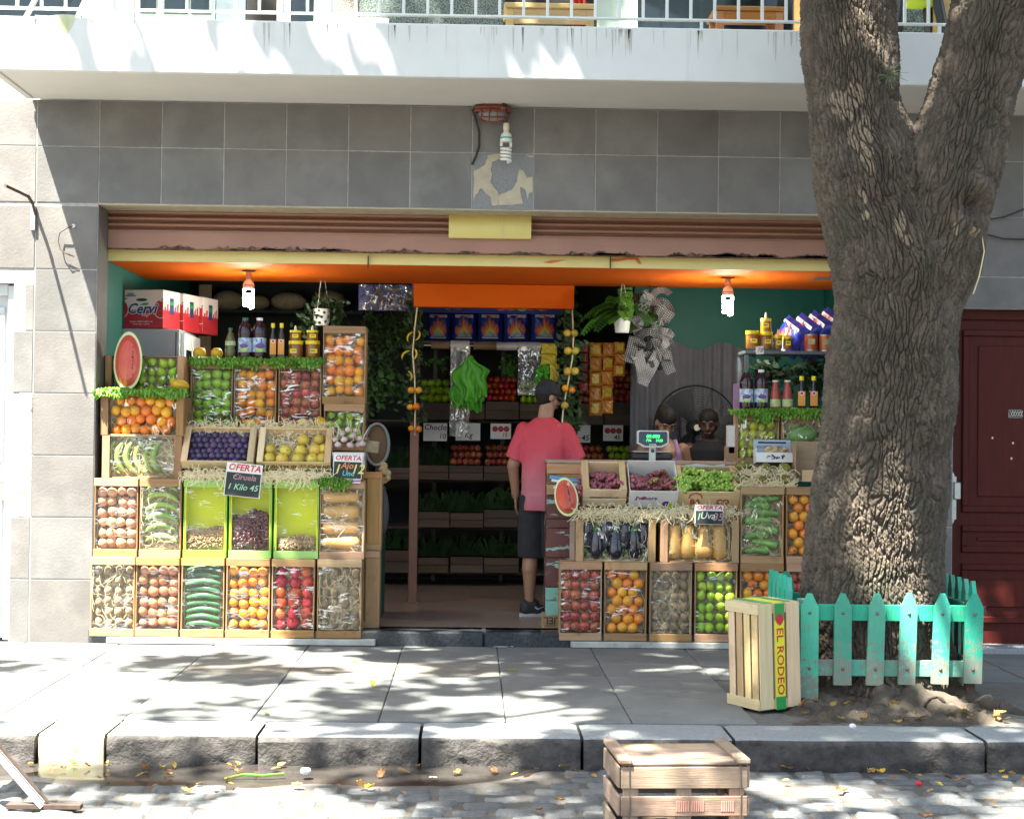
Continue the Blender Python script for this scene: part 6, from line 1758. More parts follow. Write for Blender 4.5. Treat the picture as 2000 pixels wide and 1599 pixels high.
uc = thing('low_crate', 'low wooden crate lettered UEL upside down under the counter end', 'crate', (q.x, YC - .06, .07))
for (z, h_) in ((.085, .07), (.02, .028)):
    b = MB(); b.box((.02, 0, z), (.18, .012, h_), .002); b.build('slat', 'crate_wood_x', uc)
b = MB(); b.box((.02, .15, .06), (.17, .26, .11), .002); b.build('body', 'grey_wood_x', uc)
for x in (-.055, .1):
    b = MB(); b.box((x, .008, .06), (.02, .012, .12), .002); b.build('post', 'crate_wood_z', uc)
lettering('UEL', .07, 'ink_black', uc, (.0, -.008, .085), rot=(R(90), R(180), 0), bold=.001)
for (x0, x1, lb_) in ((1113, 1123, 'left'), (1125, 1137, 'right')):
    A, B_ = W(x0, 1050, Y2 + .06), W(x1, 1050, Y2 + .06)
    b = MB(); b.box((0, 0, .145), (B_.x - A.x, .02, .29), .002)
    tag(b.build('crate_post', 'grey_wood_z', None, ((A.x + B_.x) / 2, Y2 + .07, zr1 + .002)), 'upright wooden strip %s of the pair beside the eggplant crate' % lb_, 'strip')
# ------------------------------------------------------------------ bottles and jars
def lathe_part(name, prof, mat, t, n=18, ang=50, z=0, sq=None):
    b = MB(); b.lathe(prof, n)
    if sq: b.v = [((abs(x) ** sq) * (1 if x > 0 else -1), (abs(y) ** sq) * (1 if y > 0 else -1), z_) for x, y, z_ in b.v]
    return b.build(name, mat, t, (0, 0, z), smooth=True, ang=ang)
def bottle(kind, px0, px1, py0, py1, Y, label, group, zb=None):
    c = W((px0 + px1) / 2, py1, Y); s = S(Y); r = (px1 - px0) / s / 2; h = (py1 - py0) / s
    t = thing({'juice': 'juice_bottle', 'oil': 'oil_bottle', 'honey': 'honey_jar', 'squeeze': 'honey_bottle', 'sauce': 'sauce_bottle', 'small': 'small_bottle', 'can': 'food_can'}[kind], label, {'honey': 'jar', 'can': 'can'}.get(kind, 'bottle'), (c.x, Y + r, c.z if zb is None else zb), (0, 0, random.uniform(-.2, .2)), group)
    if kind == 'juice':
        lathe_part('body', [(0, 0), (r * .95, 0), (r, h * .03), (r * .97, h * .1), (r, h * .14), (r * .96, h * .50), (r * .92, h * .52), (r, h * .58), (r * .98, h * .7), (r * .8, h * .8), (r * .45, h * .89), (r * .4, h * .94), (0, h * .94)], 'juice_dark', t)
        lathe_part('cap', [(0, h * .93), (r * .46, h * .93), (r * .46, h), (0, h)], 'cap_green' if px0 in (463, 1446) else 'cap_white', t)
        lb = lathe_part('label', [(r * 1.01, h * .15), (r * 1.01, h * .50)], 'label_blue', t)
        b = MB(); b.ball((0, 0, 0), (r * .62, .004, h * .055), 14, 6); b.build('emblem', 'label_violet', lb, (0, -r * 1.0, h * .30), smooth=True)
        b = MB(); b.ball((0, 0, 0), (r * .6, .004, h * .035), 12, 6); b.build('emblem', 'prim_lime', lb, (0, -r * 1.0, h * .2), smooth=True)
    elif kind == 'oil':
        b = MB(); b.box((0, 0, h * .28), (r * 1.9, r * 1.7, h * .56), r * .25); b.build('body', 'oil_dark', t)
        lathe_part('neck', [(r * .9, h * .55), (r * .7, h * .66), (r * .45, h * .74), (r * .4, h * .88), (0, h * .88)], 'oil_dark', t)
        lathe_part('cap', [(0, h * .87), (r * .5, h * .87), (r * .5, h), (0, h)], 'cap_yellow', t)
        b = MB(); b.box((0, -r * .86, h * .32), (r * 1.6, .002, h * .44), .0005); lb = b.build('label', 'label_orange', t)
        b = MB(); b.lathe([(0, 0), (r * .5, 0), (r * .5, .002), (0, .002)], 14); b.build('emblem', 'card_white', lb, (0, -r * .87, h * .48), (R(90), 0, 0))
        b = MB(); b.lathe([(0, 0), (r * .32, 0), (r * .32, .001), (0, .001)], 14); b.build('emblem', 'sign_red', lb, (0, -r * .87 - .002, h * .48), (R(90), 0, 0))
    elif kind == 'honey':
        lathe_part('body', [(0, 0), (r * .94, 0), (r * .97, h * .05), (r * .97, h * .72), (r * .85, h * .82), (0, h * .82)], 'honey', t)
        lathe_part('cap', [(0, h * .8), (r * 1.0, h * .8), (r * 1.0, h), (0, h)], 'cap_yellow', t)
        b = MB(); b.box((random.uniform(-.006, .006), -r * .96, h * .42), (r * .95, .003, h * .24), .0005); b.build('label', 'label_yellow', t); b = MB(); b.box((0, -r * .96 - .002, h * .44), (r * .6, .001, h * .05), .0003); b.build('print', 'ink_black', t)
    elif kind == 'squeeze':
        lathe_part('body', [(0, 0), (r * .94, 0), (r, h * .04), (r * .98, h * .55), (0, h * .55)], 'honey_light' if px0 == 1487 else 'honey', t)
        lathe_part('cap', [(0, h * .54), (r * 1.02, h * .54), (r * 1.02, h * .68), (r * .3, h * .7), (0, h * .7)], 'cap_yellow', t)
        lathe_part('nozzle', [(0, h * .69), (r * .26, h * .69), (r * .14, h * .95), (r * .07, h), (0, h)], 'cap_cream', t)
        b = MB(); b.box((0, -r * .98, h * .3), (r * 1.1, .003, h * .22), .0005); b.build('label', 'label_yellow', t); b = MB(); b.box((0, -r * .98 - .002, h * .32), (r * .7, .001, h * .05), .0003); b.build('print', 'ink_black', t)
    elif kind == 'sauce':
        lathe_part('body', [(0, 0), (r * .95, 0), (r, h * .04), (r, h * .4), (r * .85, h * .6), (r * .6, h * .85), (r * .55, h * .95), (0, h * .95)], 'tomato_sauce', t)
        lathe_part('cap', [(0, h * .94), (r * .62, h * .94), (r * .62, h), (0, h)], 'cap_cream', t); lathe_part('label', [(r * 1.01, h * .05), (r * 1.01, h * .32)], 'label_cream', t)
    elif kind == 'small':
        lathe_part('body', [(0, 0), (r * .9, 0), (r, h * .05), (r, h * .3), (r * .9, h * .35), (r, h * .42), (r * .95, h * .6), (r * .6, h * .78), (r * .32, h * .88), (r * .3, h * .93), (0, h * .93)], 'oil_green', t)
        lathe_part('cap', [(0, h * .92), (r * .4, h * .92), (r * .4, h), (0, h)], 'cap_green', t); lathe_part('label', [(r * 1.01, h * .42), (r * .98, h * .56)], 'label_cream', t)
    elif kind == 'can':
        lathe_part('body', [(0, 0), (r, 0), (r, .004), (r * .97, .008), (r * .97, h - .008), (r, h - .004), (r, h), (0, h - .004)], 'steel', t)
        lb = lathe_part('label', [(r * .985, .01), (r * .985, h - .01)], 'can_orange', t); b = MB(); b.box((0, -r * .98, h * .55), (r * 1.0, .004, h * .32), .001); b.build('emblem', 'label_cream', lb)
    return t
yb4 = Y4 + .06
bottle('small', 438, 458, 640, 699, yb4, 'small slim bottle of green oil at the left end', None)
for i, a in enumerate((463, 491)): bottle('juice', a, a + 27, 620, 699, yb4, 'dark grape juice bottle with %s cap above the orange crate' % ('green' if i == 0 else 'white'), 'juice bottles')
for i, a in enumerate((524, 541)): bottle('oil', a, a + 15, 631, 699, yb4, '%s yellow capped dark bottle with orange label on the left stand' % ('left' if i == 0 else 'right'), 'dark bottles with orange labels')
for i, a in enumerate((562, 595)):
    t = bottle('honey', a, a + 28, 665, 700, yb4, '%s brown honey jar above the red apple crate' % ('left' if i == 0 else 'right'), 'honey jars')
    bottle('squeeze', a + 3, a + 25, 635, 665, yb4 + .003, 'squeeze bottle of honey on the %s jar of the left stand' % ('left' if i == 0 else 'right'), 'squeeze bottles of honey')
yb6 = Y6 + .06
for i, a in enumerate((1446, 1475)): bottle('juice', a, a + 27, 721, 797, yb6, 'dark juice bottle with %s cap on the right stand lettuce' % ('green' if i == 0 else 'white'), 'juice bottles')
for i, a in enumerate((1506, 1530)): bottle('sauce', a, a + 20, 742, 797, yb6, '%s red sauce bottle on the right stand' % ('left' if i == 0 else 'right'), 'sauce bottles')
for i, a in enumerate((1558, 1582)): bottle('oil', a, a + 18, 734, 799, yb6, '%s yellow capped dark bottle beside the trunk' % ('left' if i == 0 else 'right'), 'dark bottles with orange labels')
# metal shelf beside the trunk
ysf = .80
A, B_ = W(1456, 684, ysf), W(1668, 688, ysf)
ms = thing('metal_shelf', 'grey slotted metal shelf unit beside the trunk', 'shelf', (A.x, ysf, ZF))
wS = B_.x - A.x; zS = A.z - ZF
b = MB(); b.box((wS / 2, .18, zS - .012), (wS, .36, .024), .002); b.build('shelf_board', 'shelf_steel', ms)
b = MB(); b.box((wS / 2, .18, zS - .6), (wS, .36, .024), .002); b.build('shelf_board', 'shelf_steel', ms)
for x in (.012, wS - .012):
    for y in (.015, .345):
        b = MB(); b.box((x, y, zS / 2 - .02), (.03, .03, zS - .03), .002); b.build('upright', 'shelf_steel', ms)
ys = ysf + .05
bottle('honey', 1458, 1484, 645, 680, ys, 'honey jar at the left end of the metal shelf', 'honey jars')
bottle('honey', 1485, 1511, 647, 681, ys, 'honey jar under the pale squeeze bottle on the metal shelf', 'honey jars')
bottle('squeeze', 1487, 1508, 609, 647, ys + .003, 'pale squeeze bottle of honey topmost on the metal shelf', 'squeeze bottles of honey')
bottle('squeeze', 1512, 1529, 642, 681, ys, 'left of two small honey bottles on the metal shelf', 'squeeze bottles of honey')
bottle('squeeze', 1531, 1548, 643, 682, ys, 'right of two small honey bottles on the metal shelf', 'squeeze bottles of honey')
bottle('can', 1574, 1600, 652, 685, ys, 'left orange food can on the metal shelf', 'orange cans'); bottle('can', 1602, 1628, 653, 686, ys, 'right orange food can on the metal shelf beside the trunk', 'orange cans')
p = W(1484, 684, ysf - .01); pc = thing('price_card', 'small white card reading 78 on the metal shelf edge', 'price card', (p.x, ysf - .008, p.z))
b = MB(); b.box((0, 0, 0), (.058, .002, .058), .0004, (0, -.08, 0)); b.build('card', 'card_white', pc); lettering('78', .045, 'ink_black', pc, (0, -.002, 0), shear=.3)
b = MB(); p = W(1442, 775, .62); b.box((0, 0, 0), (.075, .02, .19), .008); tag(b.build('pink_bag', 'lilac', None, (p.x, .62, p.z)), 'pink plastic bag hanging left of the juice bottles', 'bag')

# ------------------------------------------------------------------ signs
def offer_sign(px, Y, label, lines, rot=0, head=.27, back=None):
    x0, x1, y0, y1 = px; s = S(Y); c = W((x0 + x1) / 2, (y0 + y1) / 2, Y); w = (x1 - x0) / s; h = (y1 - y0) / s
    t = thing('offer_sign', label, 'sign', (c.x, Y, c.z), (R(-4), rot, 0), 'chalk offer signs')
    b = MB(); b.box((0, .003, 0), (w, .005, h), .001); b.build('card', 'card_white', t)
    b = MB(); b.box((0, -.0012, -h * head / 2), (w * .95, .003, h * (1 - head) - .008), .001); b.build('chalk_panel', 'chalkboard', t)
    lettering('OFERTA', h * head * 1.0, 'sign_red', t, (0, -.001, h / 2 - h * head * .52), shear=.2, bold=h * .006, sx=min(1.4, w * .86 / (h * head * 3.5)))
    for (txt, u, v, sz, mt) in lines: lettering(txt, sz * h, mt, t, (u * w, -.0035, v * h), shear=.25, bold=.0006)
    return t
offer_sign((440, 510, 905, 970), YP - .06, 'tilted black OFERTA board reading 1 Kilo 45 on the pear crate', [('Ciruela', .02, .08, .24, 'chalk_pink'), ('1 Kilo 45', .0, -.22, .25, 'chalk_green')], R(5))
offer_sign((651, 707, 888, 935), YP - .04, 'black OFERTA board for garlic at the stand end', [('1', -.36, -.12, .55, 'chalk_yellow'), ('Ajo', -.02, .04, .36, 'chalk_orange'), ('Und', .02, -.28, .3, 'chalk_cyan'), ('12', .34, -.1, .55, 'chalk_yellow')], R(1.5))
p = W(679, 939, YP - .03); b = MB(); b.box((0, 0, .0), (.175, .004, .03), .001); t = thing('price_strip', 'white strip with purple band under the garlic sign', 'sign', (p.x, YP - .035, p.z)); b.build('card', 'card_white', t); b = MB(); b.box((0, -.0025, .0), (.17, .002, .012), .0005); b.build('band', 'purple', t)
offer_sign((1357, 1413, 986, 1024), Y2 - .05, 'black OFERTA board reading 1 Uva 35 on the green grape crate', [('1', -.38, -.12, .5, 'chalk_green'), ('Uva', -.06, -.06, .5, 'chalk_white'), ('35', .3, -.12, .55, 'chalk_pink')], R(1))

# ------------------------------------------------------------------ fridge and apple boxes
A, B_ = W(196, 640, .95), W(352, 640, .95)
fz = A.z
fr = thing('fridge', 'grey fridge with white framed glass doors behind the limes', 'fridge', ((A.x + B_.x) / 2, .95, ZF))
fw_, fh_ = B_.x - A.x, fz - ZF
b = MB(); b.box((0, .36, fh_ / 2), (fw_, .72, fh_ - .004), .008); b.build('cabinet', 'fridge', fr)
for k in range(2):
    b = MB(); b.box((fw_ / 2 + .018, .19 + k * .36, fh_ / 2), (.03, .33, fh_ - .06), .004); d = b.build('door', 'fridge_white', fr)
    b = MB(); b.box((fw_ / 2 + .034, .19 + k * .36, fh_ / 2 + .1), (.006, .22, fh_ - .5), .001); b.build('glass', 'dark_glass', d)
b = MB(); b.box((.18, -.004, fh_ - .39), (.11, .006, .03), .001); b.build('badge', 'ink_black', fr)
b = MB(); b.box((.265, -.003, fh_ / 2), (.008, .006, fh_ - .05), .001); b.build('seam', 'ink_black', fr)
def apple_box(loc, label, sc=1.0):
    t = thing('apple_box', label, 'box', loc, (0, 0, R(-14)), 'apple boxes on the fridge')
    w, d, h = .345, .30, .285
    b = MB(); b.box((0, d / 2, h * .24), (w, d, h * .48), .002); b.build('lower_carton', 'box_red', t)
    b = MB(); b.box((0, d / 2, h * .74), (w, d, h * .52 - .0005), .002); b.build('upper_carton', 'box_white', t)
    b = MB(); pts = [(.045 * math.cos(R(a)), .011 * math.sin(R(a))) for a in range(0, 360, 20)]; b.prism(pts, -.0012, .001); b.build('hand_hole', 'ink_black', t, (.0, 0, h * .74))
    def apple_print(x, z, r, sg=1):
        pts = [(x + r * .9 * math.cos(R(a)) * (1 - .12 * (a > 60 and a < 120)), z + r * 1.05 * math.sin(R(a)) - (.18 * r if 75 < a < 105 else 0)) for a in range(0, 360, 15)]
        big = [(x + (u - x) * 1.09, z + (v_ - z) * 1.08) for u, v_ in pts]
        cl = lambda P: [(max(-w / 2 + .001, min(w / 2 - .001, u)), v_) for u, v_ in P]
        b = MB(); b.prism(cl(big), -.0008, .001); b.build('apple_outline', 'box_white', t); b = MB(); b.prism(cl(pts), -.0014, .001); b.build('apple_print', 'box_red', t)
        b = MB(); b.prism(cl([(x, z + r * 1.0), (x + sg * .03, z + r * 1.35), (x + sg * .055, z + r * 1.3), (x + sg * .03, z + r * 1.05)]), -.0016, .001); b.build('leaf_print', 'box_green', t)
    apple_print(-.165, h * .5, .062); apple_print(.155, h * .5, .062)
    lettering('Cervi', .105, 'box_white', t, (0, -.0012, h * .5), shear=.3, bold=.007); lettering('Cervi', .105, 'box_navy', t, (0, -.0022, h * .5), shear=.3, bold=.0025)
    lettering('top', .045, 'box_white', t, (.03, -.0015, h * .36), shear=.3)
    b = MB(); b.prism([(-.02, h * .6), (.02, h * .66), (.06, h * .66), (.045, h * .6)], -.0025, .001); b.build('leaf_print', 'box_green', t)
    lettering('MARIO CERVI E HIJOS S.A.', .016, 'box_white', t, (0, -.0012, h * .17)); lettering('RN Rio Negro  Argentina', .013, 'box_white', t, (0, -.0012, h * .11))
    b = MB()
    for k in range(3): b.box((-.09, -.001, h * (.84 + .035 * k)), (.09 - .022 * k, .002, .006), .0003)
    b.build('maker_mark', 'box_navy', t)
    b = MB(); b.box((w / 2 + .001, d * .5, h * .6), (.002, .07, .12), .0003); b.build('side_mark', 'box_navy', t); b = MB(); b.box((w / 2 + .002, d * .5, h * .68), (.002, .07, .03), .0003); b.build('side_leaf', 'box_green', t)
    for k in range(6):
        b = MB(); b.prism([(0, 0), (.03, 0), (.03, .03 + .02 * (k % 3)), (0, .02 + .025 * (k % 2))], 0, .001); b.build('splash_print', 'box_red', t, (w / 2 + .0005, .02 + k * .045, h * .479), (0, 0, R(90)))
    return t
p = W(276, 634, .98)
for k in range(3): apple_box((p.x + .155 * k * .62 + .0 * k, .98 + .31 * k, fz + .002), 'red and white apple box, %s of three on the fridge' % ('nearest', 'middle', 'farthest')[k])

# ------------------------------------------------------------------ back of the shop
def px_board(px, Y, mat, name, label, cat, t=.01, group=None, lines=()):
    x0, x1, y0, y1 = px; s = S(Y); c = W((x0 + x1) / 2, (y0 + y1) / 2, Y)
    o = thing(name, label, cat, (c.x, Y, c.z), (0, 0, 0), group)
    b = MB(); b.box((0, t / 2, 0), ((x1 - x0) / s, t, (y1 - y0) / s), .001); b.build('card', mat, o)
    for (txt, u, v, sz, mt) in lines: lettering(txt, sz * (y1 - y0) / s, mt, o, (u * (x1 - x0) / s, -.001, v * (y1 - y0) / s), shear=.15, bold=.001)
    return o
YBk = 3.55
rack3 = thing('back_rack', 'dark tiered rack of produce crates against the back wall', 'rack', (W(980, 1130, YBk).x, YBk, ZF))
wR = (1262 - 715) / S(YBk)
for py_ in (668, 822, 938, 1030, 1118):
    z = W(980, py_, YBk).z - ZF
    b = MB(); b.box((0, .25, z - .01), (wR, .5, .02), .002); b.build('shelf_board', 'shaded_wood_x', rack3)
for x in (-.5, -.25, 0, .25, .5):
    b = MB(); b.box((x * wR, .48, 1.15), (.04, .04, 2.3), .002); b.build('upright', 'black_plastic', rack3)
KD = {'tomato': 'tomato', 'pepper': 'lime', 'apple': 'apple', 'green': 'lime'}
random.seed(9)
def back_crate(px, py0, py1, kind, lab, n=(5, 3), Y=YBk, greens=False):
    x0, x1 = px; s = S(Y); c = W((x0 + x1) / 2, py1, Y); w = (x1 - x0) / s; h = (py1 - py0) / s
    bh = h * .42
    t = thing('shop_crate', 'dim crate of %s' % lab, 'crate', (c.x, Y - .16, c.z), None, 'crates on the back rack')
    for k in range(2):
        b = MB(); b.box((0, 0, bh * (.25 + .5 * k)), (w, .01, bh * .46), .002); b.build('front_board', 'shaded_wood_x', t)
    b = MB(); b.box((0, .16, bh * .3), (w - .005, .3, bh * .55), .002); b.build('body', 'shaded_wood_x', t)
    fl = '%s in the dim crate of %s' % ({'tomato': 'tomato', 'pepper': 'green pepper', 'apple': 'dark red fruit', 'green': 'green vegetable'}[kind], lab)
    if not greens:
        for j in range(n[1]):
            for i in range(n[0]):
                fruit(KD[kind], (c.x + w * ((i + .5 + .3 * (j % 2)) / (n[0] + .3) - .5) * .94, Y - .09 + .06 * j, c.z + bh + .01 + (h - bh) * (j + .35) / n[1]), w / n[0] * 1.06, fl, '%s of %s' % (kind, lab))
    else:
        b = MB(); r = random.Random(x0 + py0)
        for q in range(46):
            x = r.uniform(-w / 2, w / 2); a = r.uniform(-.5, .5); l = r.uniform(.08, .2); wd = r.uniform(.006, .02)
            b.add([(x - wd, -.02, 0), (x + wd, -.02, 0), (x + a * l + wd * .6, -.06 - r.random() * .05, l), (x + a * l - wd * .6, -.06, l * .96)], [[0, 1, 2, 3]])
        o = b.build('leafy_greens', 'leaf_dark', None, (c.x, Y + .02, c.z + bh)); tag(o, 'leafy greens heaped in the dim crate of %s' % lab, 'vegetables'); stuff(o)  # near-black leaf colour carries the rear shade of these crates
back_crate((948, 1012), 735, 820, 'tomato', 'tomatoes on the upper tier', (5, 4)); back_crate((818, 882), 740, 820, 'pepper', 'green peppers on the upper tier', (4, 3)); back_crate((884, 946), 745, 820, 'pepper', 'green peppers behind the green bags', (4, 3))
back_crate((1014, 1070), 745, 820, 'pepper', 'green peppers behind the cap', (4, 3)); back_crate((1126, 1176), 730, 830, 'apple', 'red fruit behind the red packets', (4, 4)); back_crate((1178, 1250), 720, 832, 'apple', 'red fruit beside the curtain', (5, 5))
back_crate((818, 876), 868, 936, 'green', 'corn on the middle tier', greens=True); back_crate((878, 943), 868, 937, 'apple', 'red fruit on the middle tier', (5, 3)); back_crate((945, 1008), 868, 938, 'apple', 'red fruit left of the man', (5, 3))
back_crate((1126, 1180), 870, 940, 'apple', 'red fruit right of the man', (4, 3)); back_crate((1182, 1250), 870, 940, 'pepper', 'peppers right of the man', (5, 3))
for i, (a, c, y0, y1, lb_) in enumerate(((818, 878, 955, 1028, 'scallions on the low tier'), (880, 943, 960, 1028, 'herbs on the low tier'), (945, 1010, 945, 1028, 'scallions left of the leg'), (818, 876, 1045, 1116, 'grassy herbs near the floor'), (880, 943, 1040, 1116, 'lettuce near the floor'), (945, 1012, 1045, 1116, 'chard near the floor'), (745, 815, 1010, 1116, 'greens beside the post'), (735, 815, 880, 935, 'greens behind the post'))):
    back_crate((a, c), y0, y1, 'green', lb_, greens=True)
for px, lb_, ln in (((827, 873, 826, 861), 'grey card reading Choclo 10 on the back rack', [('Choclo', 0, .25, .42, 'ink_black'), ('10', .3, -.25, .4, 'ink_red')]), ((890, 938, 826, 860), 'pale price card under the green bags', [('1 Kg', -.1, -.2, .42, 'ink_brown')]),
                    ((958, 998, 827, 857), 'white card printed with tomatoes left of the man', [('15', .2, -.25, .35, 'ink_red')]), ((1128, 1153, 830, 864), 'white card reading 45 beside the right garland', [('45', .1, -.25, .45, 'ink_black')]), ((1178, 1217, 830, 861), 'white fruit card reading 45 beside the curtain', [('45', .2, -.28, .4, 'ink_black')])):
    o = px_board(px, YBk - .32, 'card_white', 'price_card', lb_, 'price card', .003, 'price cards on the back rack', ln)
    if 'tomatoes' in lb_ or 'fruit card' in lb_:
        b = MB()
        for q in range(3): b.ball((-.05 + .05 * q, -.001, .02), (.026, .002, .026), 10, 6)
        b.build('fruit_print', 'box_red', o)
# shelf with bags and a printed banner at the upper left
sh4 = thing('upper_shelf', 'dark high shelf with bundles at the back left', 'shelf', (W(560, 600, 3.4).x, 3.4, W(560, 606, 3.4).z))
b = MB(); b.box((0, .2, -.012), (1.35, .4, .024), .002); b.build('board', 'dark_wall', sh4)
for i, (x, w_, h_) in enumerate(((440, 60, 38), (500, 45, 30), (560, 70, 34), (640, 60, 40))):
    p = W(x, 604, 3.4); b = MB(); b.ball((0, .15, h_ / 440), (w_ / 440, .14, h_ / 440), 12, 8); noisy(b, .1, 9, i)
    tag(b.build('paper_bundle', 'cardboard' if i % 2 else 'packing', None, (p.x, 3.4, p.z), smooth=True), 'tan bundle on the dark high shelf, %s from the left' % ordn[i], 'bundle')
bn = px_board((700, 806, 556, 607), 2.4, 'bag_blue', 'banner', 'crinkled blue plastic banner with tan letters beside the orange beam', 'banner', .006, None, [('ATA', .12, 0, .95, 'cardboard')])
p = W(752, 581, 2.38); b = MB(); b.grid(lambda u, v: ((u - .5) * .43, .006 * math.sin(u * 17 + v * 9), (v - .5) * .21), 10, 6); b.build('highlight_film', 'poly_bag', bn, Vector(p) - bn.location, smooth=True)  # clear sheet added to give the banner its whitish crease highlights
bn2 = px_board((822, 1100, 588, 612), 3.0, 'bag_blue', 'banner', 'blue strip banner under the orange beam', 'banner', .006, None, [('OIS', -.28, 0, .95, 'cardboard')])
for k in range(5):
    b = MB(); b.ball((0, 0, 0), (.05, .004, .032), 12, 6); b.build('fruit_print', ('tomato_skin', 'packet_red', 'lime_peel', 'packet_red', 'tomato_skin')[k], bn2, (.08 + .09 * k, -.003, 0))
px_board((388, 412, 556, 700), 3.3, 'cardboard', 'tan_panel', 'tan upright panel behind the apple boxes', 'panel', .02)
px_board((820, 836, 556, 600), 4.0, 'dark_wall', 'dark_panel', 'dark strip at the far back above the blue banner', 'panel', .02)
# charcoal bags
def bag_mesh(w, h, d, seed):
    r = random.Random(seed); b = MB(); k = [(r.uniform(8, 22), r.uniform(8, 22), r.uniform(0, 6.28)) for _ in range(5)]
    def side(sg):
        def fn(u, v):
            x = (u - .5); z = v; e = max(0, 1 - abs(x * 2) ** 4) * max(0, 1 - abs(v * 2 - 1) ** 5)
            return (x * w * (1 - .06 * math.sin(v * math.pi)), sg * (d / 2 * e ** .6 + (.006 * sum(math.sin(a * x + c * v + p_) for a, c, p_ in k) / 2 if 0 < u < 1 and 0 < v < 1 else 0)), z * h)
        return fn
    b.grid(side(-1), 14, 16); k_ = len(b.f); b.grid(side(1), 14, 16); b.f[k_:] = [f[::-1] for f in b.f[k_:]]
    return b
def flame(t, w, h, y):
    def fl(s_, mt, dy):
        P = [(-.30, 0), (-.36, .16), (-.28, .34), (-.24, .22), (-.17, .5), (-.1, .34), (-.02, .74), (.06, .4), (.13, .55), (.19, .28), (.26, .4), (.34, .16), (.28, 0)]
        b = MB(); b.prism([(x * w * s_, z * h * s_) for x, z in P], dy, dy + .002); b.build('flame', mt, t, (0, y, h * .22))
    fl(1.0, 'flame_red', -.002); fl(.74, 'flame_orange', -.004); fl(.5, 'flame_yellow', -.006)
    b = MB(); b.prism([(-.28 * w, 0), (-.2 * w, .09 * h), (-.06 * w, .13 * h), (0, .2 * h), (.1 * w, .1 * h), (.2 * w, .1 * h), (.3 * w, 0)], -.008, -.003); b.build('coal_print', 'coal_white', t, (0, y, h * .17))
def charcoal(loc, w, h, label, group, rot=(0, 0, 0), seed=1, txt=True):
    t = thing('charcoal_bag', label, 'bag', loc, rot, group)
    bag_mesh(w, h, .13, seed).build('sack', 'bag_blue', t, smooth=True)
    flame(t, w, h, -.066)
    b = MB(); b.box((0, -.058, h * .86), (w * .7, .004, h * .1), .001); b.build('label', 'card_white', t); lettering('CARBON DE LEÑA', h * .075, 'sign_red', t, (0, -.0605, h * .86), sx=.75)
    b = MB(); b.box((0, -.062, h * .13), (w * .62, .003, h * .045), .001); b.build('label', 'card_white', t)
    return t
for i, (a, c) in enumerate(((832, 880), (881, 931), (932, 982), (983, 1034), (1036, 1090))):
    Yc = 3.15; p = W((a + c) / 2, 668, Yc); charcoal((p.x, Yc, p.z), (c - a) / S(Yc) * 1.0, 58 / S(Yc), 'blue charcoal bag with flame print, %s from the left under the beam' % ordn[i], 'charcoal bags on the back rack', seed=i + 1)
b = MB(); A, B_ = W(826, 668, 3.15), W(1096, 668, 3.15); b.box((0, 0, -.012), (B_.x - A.x, .3, .02), .002)
tag(b.build('bag_shelf', 'grey_wood_x', None, ((A.x + B_.x) / 2, 3.2, (A.z + B_.z) / 2)), 'dark shelf board under the blue charcoal bags', 'shelf')
for i in range(5):
    p = W(1530 + i * 22, 684, 1.12); charcoal((p.x, 1.12, zS + ZF + .002), .26, .26 + .025 * i, 'blue charcoal bag leaning on the metal shelf, %s from the left' % ordn[i], 'charcoal bags on the metal shelf', (R(-8), R(30), R(-58)), 20 + i)
# bag rolls on a rod
Yr = 2.6
rl = thing('bag_roll_rod', 'white rod with rolls of clear produce bags across the back', 'rod', (W(826, 674, Yr).x, Yr, W(826, 674, Yr).z))
lenr = W(1062, 674, Yr).x - rl.location.x
b = MB(); b.tube([(0, 0, 0), (lenr, 0, -.0)], .006, 8); b.build('rod', 'white_plastic', rl)
for (a, c, r_, mt, nm) in ((842, 878, .03, 'tube_card', 'card_tube'), (880, 917, .045, 'roll_plastic', 'bag_roll'), (925, 969, .032, 'tube_card', 'card_tube'), (970, 1011, .035, 'roll_plastic', 'bag_roll'), (1012, 1056, .04, 'roll_plastic', 'bag_roll')):
    x0, x1 = W(a, 674, Yr).x - rl.location.x, W(c, 674, Yr).x - rl.location.x
    b = MB(); b.lathe([(0, x0), (r_, x0), (r_, x1), (0, x1)], 18, E=Matrix.Rotation(R(90), 3, 'Y')); b.build(nm, mt, rl, smooth=True, ang=40)
for (a, c, y1, lb_) in ((880, 916, 852, 'left'), (1012, 1055, 772, 'right')):
    A, B_ = W(a, 676, Yr - .05), W(c, y1, Yr - .05); r = random.Random(a)
    b = MB(); hh = A.z - B_.z; b.grid(lambda u, v: ((u - .5) * (B_.x - A.x), .012 * math.sin(v * 7 + a) + .006 * math.sin(u * 11 + v * 9), -v * hh), 10, 24)
    tag(b.build('clear_bag', 'poly_bag', None, ((A.x + B_.x) / 2, Yr - .05, A.z), smooth=True), 'clear plastic bag sheet hanging from the %s roll' % lb_, 'bag')
